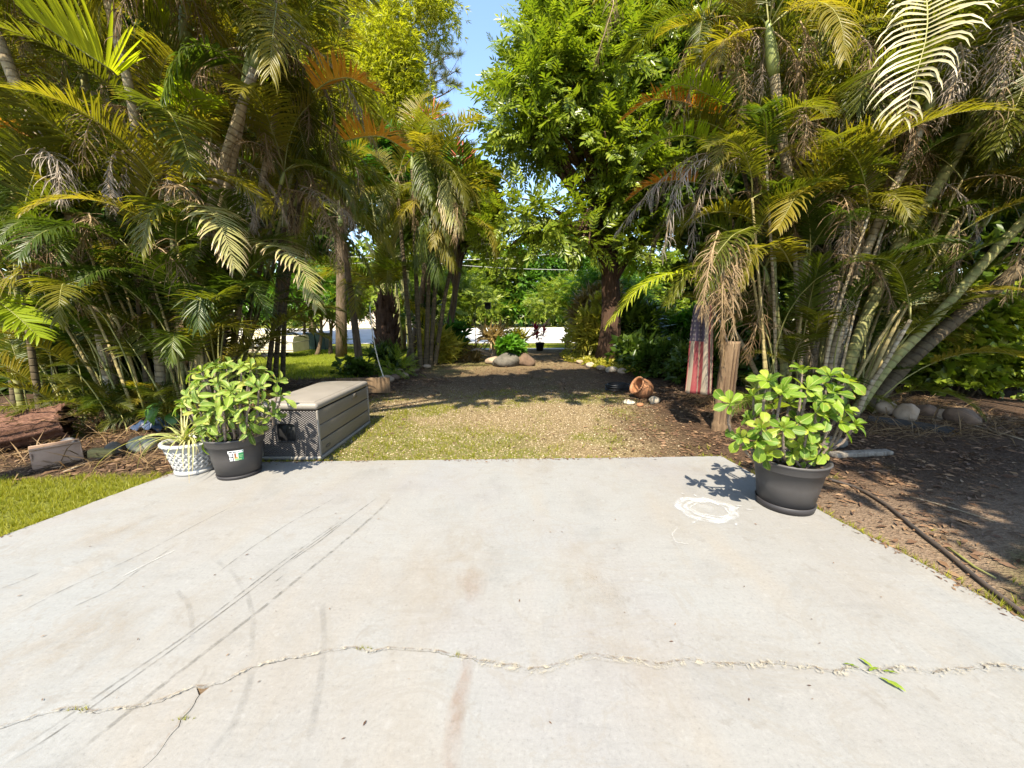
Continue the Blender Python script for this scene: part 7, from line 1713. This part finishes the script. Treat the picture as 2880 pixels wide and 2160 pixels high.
# crumbs, leaf bits and grass creeping over the slab's edges
def edge_pts(n, seed, inward, spread):
    r = np.random.default_rng(seed); E = SL[1:11]; L = np.linalg.norm(np.diff(E, axis=0), axis=1); k = r.choice(len(L), n, p=L / L.sum()); u = r.random(n)[:, None]
    a, b_ = E[k], E[k + 1]; d = nrm(b_ - a); q = np.stack([d[:, 1], -d[:, 0]], 1); p = a + (b_ - a) * u
    keep = fbm(p[:, 0] * 2.2 + seed, p[:, 1] * 2.2, 3) > .44
    p = p + q * (inward + np.abs(r.normal(0, spread, n)) * r.choice([1, -1], n, p=[.6, .4]))[:, None]; p = p[keep]
    ins = inpoly(p[:, 0], p[:, 1], SL); z = np.where(ins, .003, hgt(p[:, 0], p[:, 1]) + .01); return np.column_stack([p, z]), r
P, r = edge_pts(3600, 51, -.01, .035)
tag(link('leaf_litter', spread_mesh('leaf_litter', dl, P, upframes(len(P), r, .35), .010 + .035 * r.random(len(P)) ** 3, M['litter'])), 'crumbs and leaf bits along the edges of the slab', 'leaf litter', kind='stuff')
P, r = edge_pts(1500, 52, -.03, .02)
tag(link('grass', spread_mesh('grass', TL['tuft'], P, upframes(len(P), r, .7), .025 + .04 * r.random(len(P)) ** 2, M['grass'])), 'grass tufts creeping over the edges of the slab', 'grass', kind='stuff')
P, r = scatter(2600, -2.6, 2.4, 4, 8, lambda x, y: .8 * sstep(.42, .6, fbm(x*1.7, y*1.7, 3)), 53)
tag(link('leaf_litter', spread_mesh('leaf_litter', dl, P + [0, 0, .008], upframes(len(P), r, .35), .02 + .05 * r.random(len(P)) ** 2, M['litter'])), 'dry leaves strewn over the sunlit gravel', 'leaf litter', kind='stuff')
P, r = scatter(700, -2.6, 2.4, 4, 6.5, lambda x, y: zones(x, y)[2], 54)
tag(link('grass', spread_mesh('grass', TL['tuft'], P, upframes(len(P), r, .5), .05 + .05 * r.random(len(P)) ** 2, M['grass'])), 'taller grass tufts standing in the gravel', 'grass', kind='stuff')
# long dry straw and fallen frond leaflets round the palm bases
straw = tmpl_blade(.012)
for sd, (x0, x1, y0, y1), lb_ in ((21, (-6.8, -2.9, 3.6, 6.6), 'dry straw heaped round the left palm bases'), (22, (3.2, 7.4, 4.6, 7.2), 'dry straw heaped round the right palm bases')):
    P, r = scatter(2600, x0, x1, y0, y1, lambda x, y: np.full(x.shape, .9), sd); n = len(P)
    a = r.uniform(0, 6.283, n); el = np.abs(r.normal(0, .35, n)); d = np.stack([np.cos(a)*np.cos(el), np.sin(a)*np.cos(el), np.sin(el)], 1)
    tag(link('dry_straw', spread_mesh('dry_straw', straw, P + [0, 0, .01], frames(d, nrm(np.array([0, 0, 1.]) + r.normal(size=(n, 3))*.3)), .15 + .35 * r.random(n), M['palm_dead'])), lb_, 'dry straw', kind='stuff')
# weeds in the crack, a fallen sprig, bits on the slab
W0 = gnd(*C6(1540, 940)); sp = empty('fallen_sprig', W0 + np.array([0, 0, .006]), 'green broken sprig lying across the slab crack', 'sprig')
sprig_leaf = leaf_mesh('leaf', M['thorn'], 'ovate', .02, .03, .2, 3, 7, .13)
for k, (dx, dy, rz) in enumerate(((0, 0, .2), (.03, .01, 1.9), (-.03, .015, 2.8), (.06, 0, -.3), (.02, -.03, -1.1), (.045, -.045, -1.3))): link('leaf', sprig_leaf, sp, (dx, dy, .005), (.3 * (k % 3 - 1), -.12, rz), .055)
for k, (c_, lb_) in enumerate(((C5(1560, 655), 'tiny dry weed tuft in the crack, left of the middle'), (C5(1965, 685), 'tiny weed tuft in the crack near the rust stain'), (C5(340, 918), 'tiny weed tuft in the crack at the left'), (C5(790, 955), 'dry weed in the branching crack'))):
    p = gnd(*c_); r = np.random.default_rng(30 + k); n = 9; q = np.stack([p[0] + r.normal(0, .02, n), p[1] + r.normal(0, .004, n), np.full(n, -.002)], 1)
    tag(link('weed', spread_mesh('weed', TL['tuft'], q, upframes(n, r, .6), .012 + .016 * r.random(n), M['grass'])), lb_, 'weed')
r = np.random.default_rng(40); n = 130; q = np.stack([r.uniform(-3, 2.4, n), r.uniform(1.1, 3.8, n), np.full(n, .006)], 1)
tag(link('debris', spread_mesh('debris', dl, q, upframes(n, r, .2), .008 + .016 * r.random(n) ** 2, M['litter'])), 'tiny leaf bits scattered over the slab', 'debris', kind='stuff')
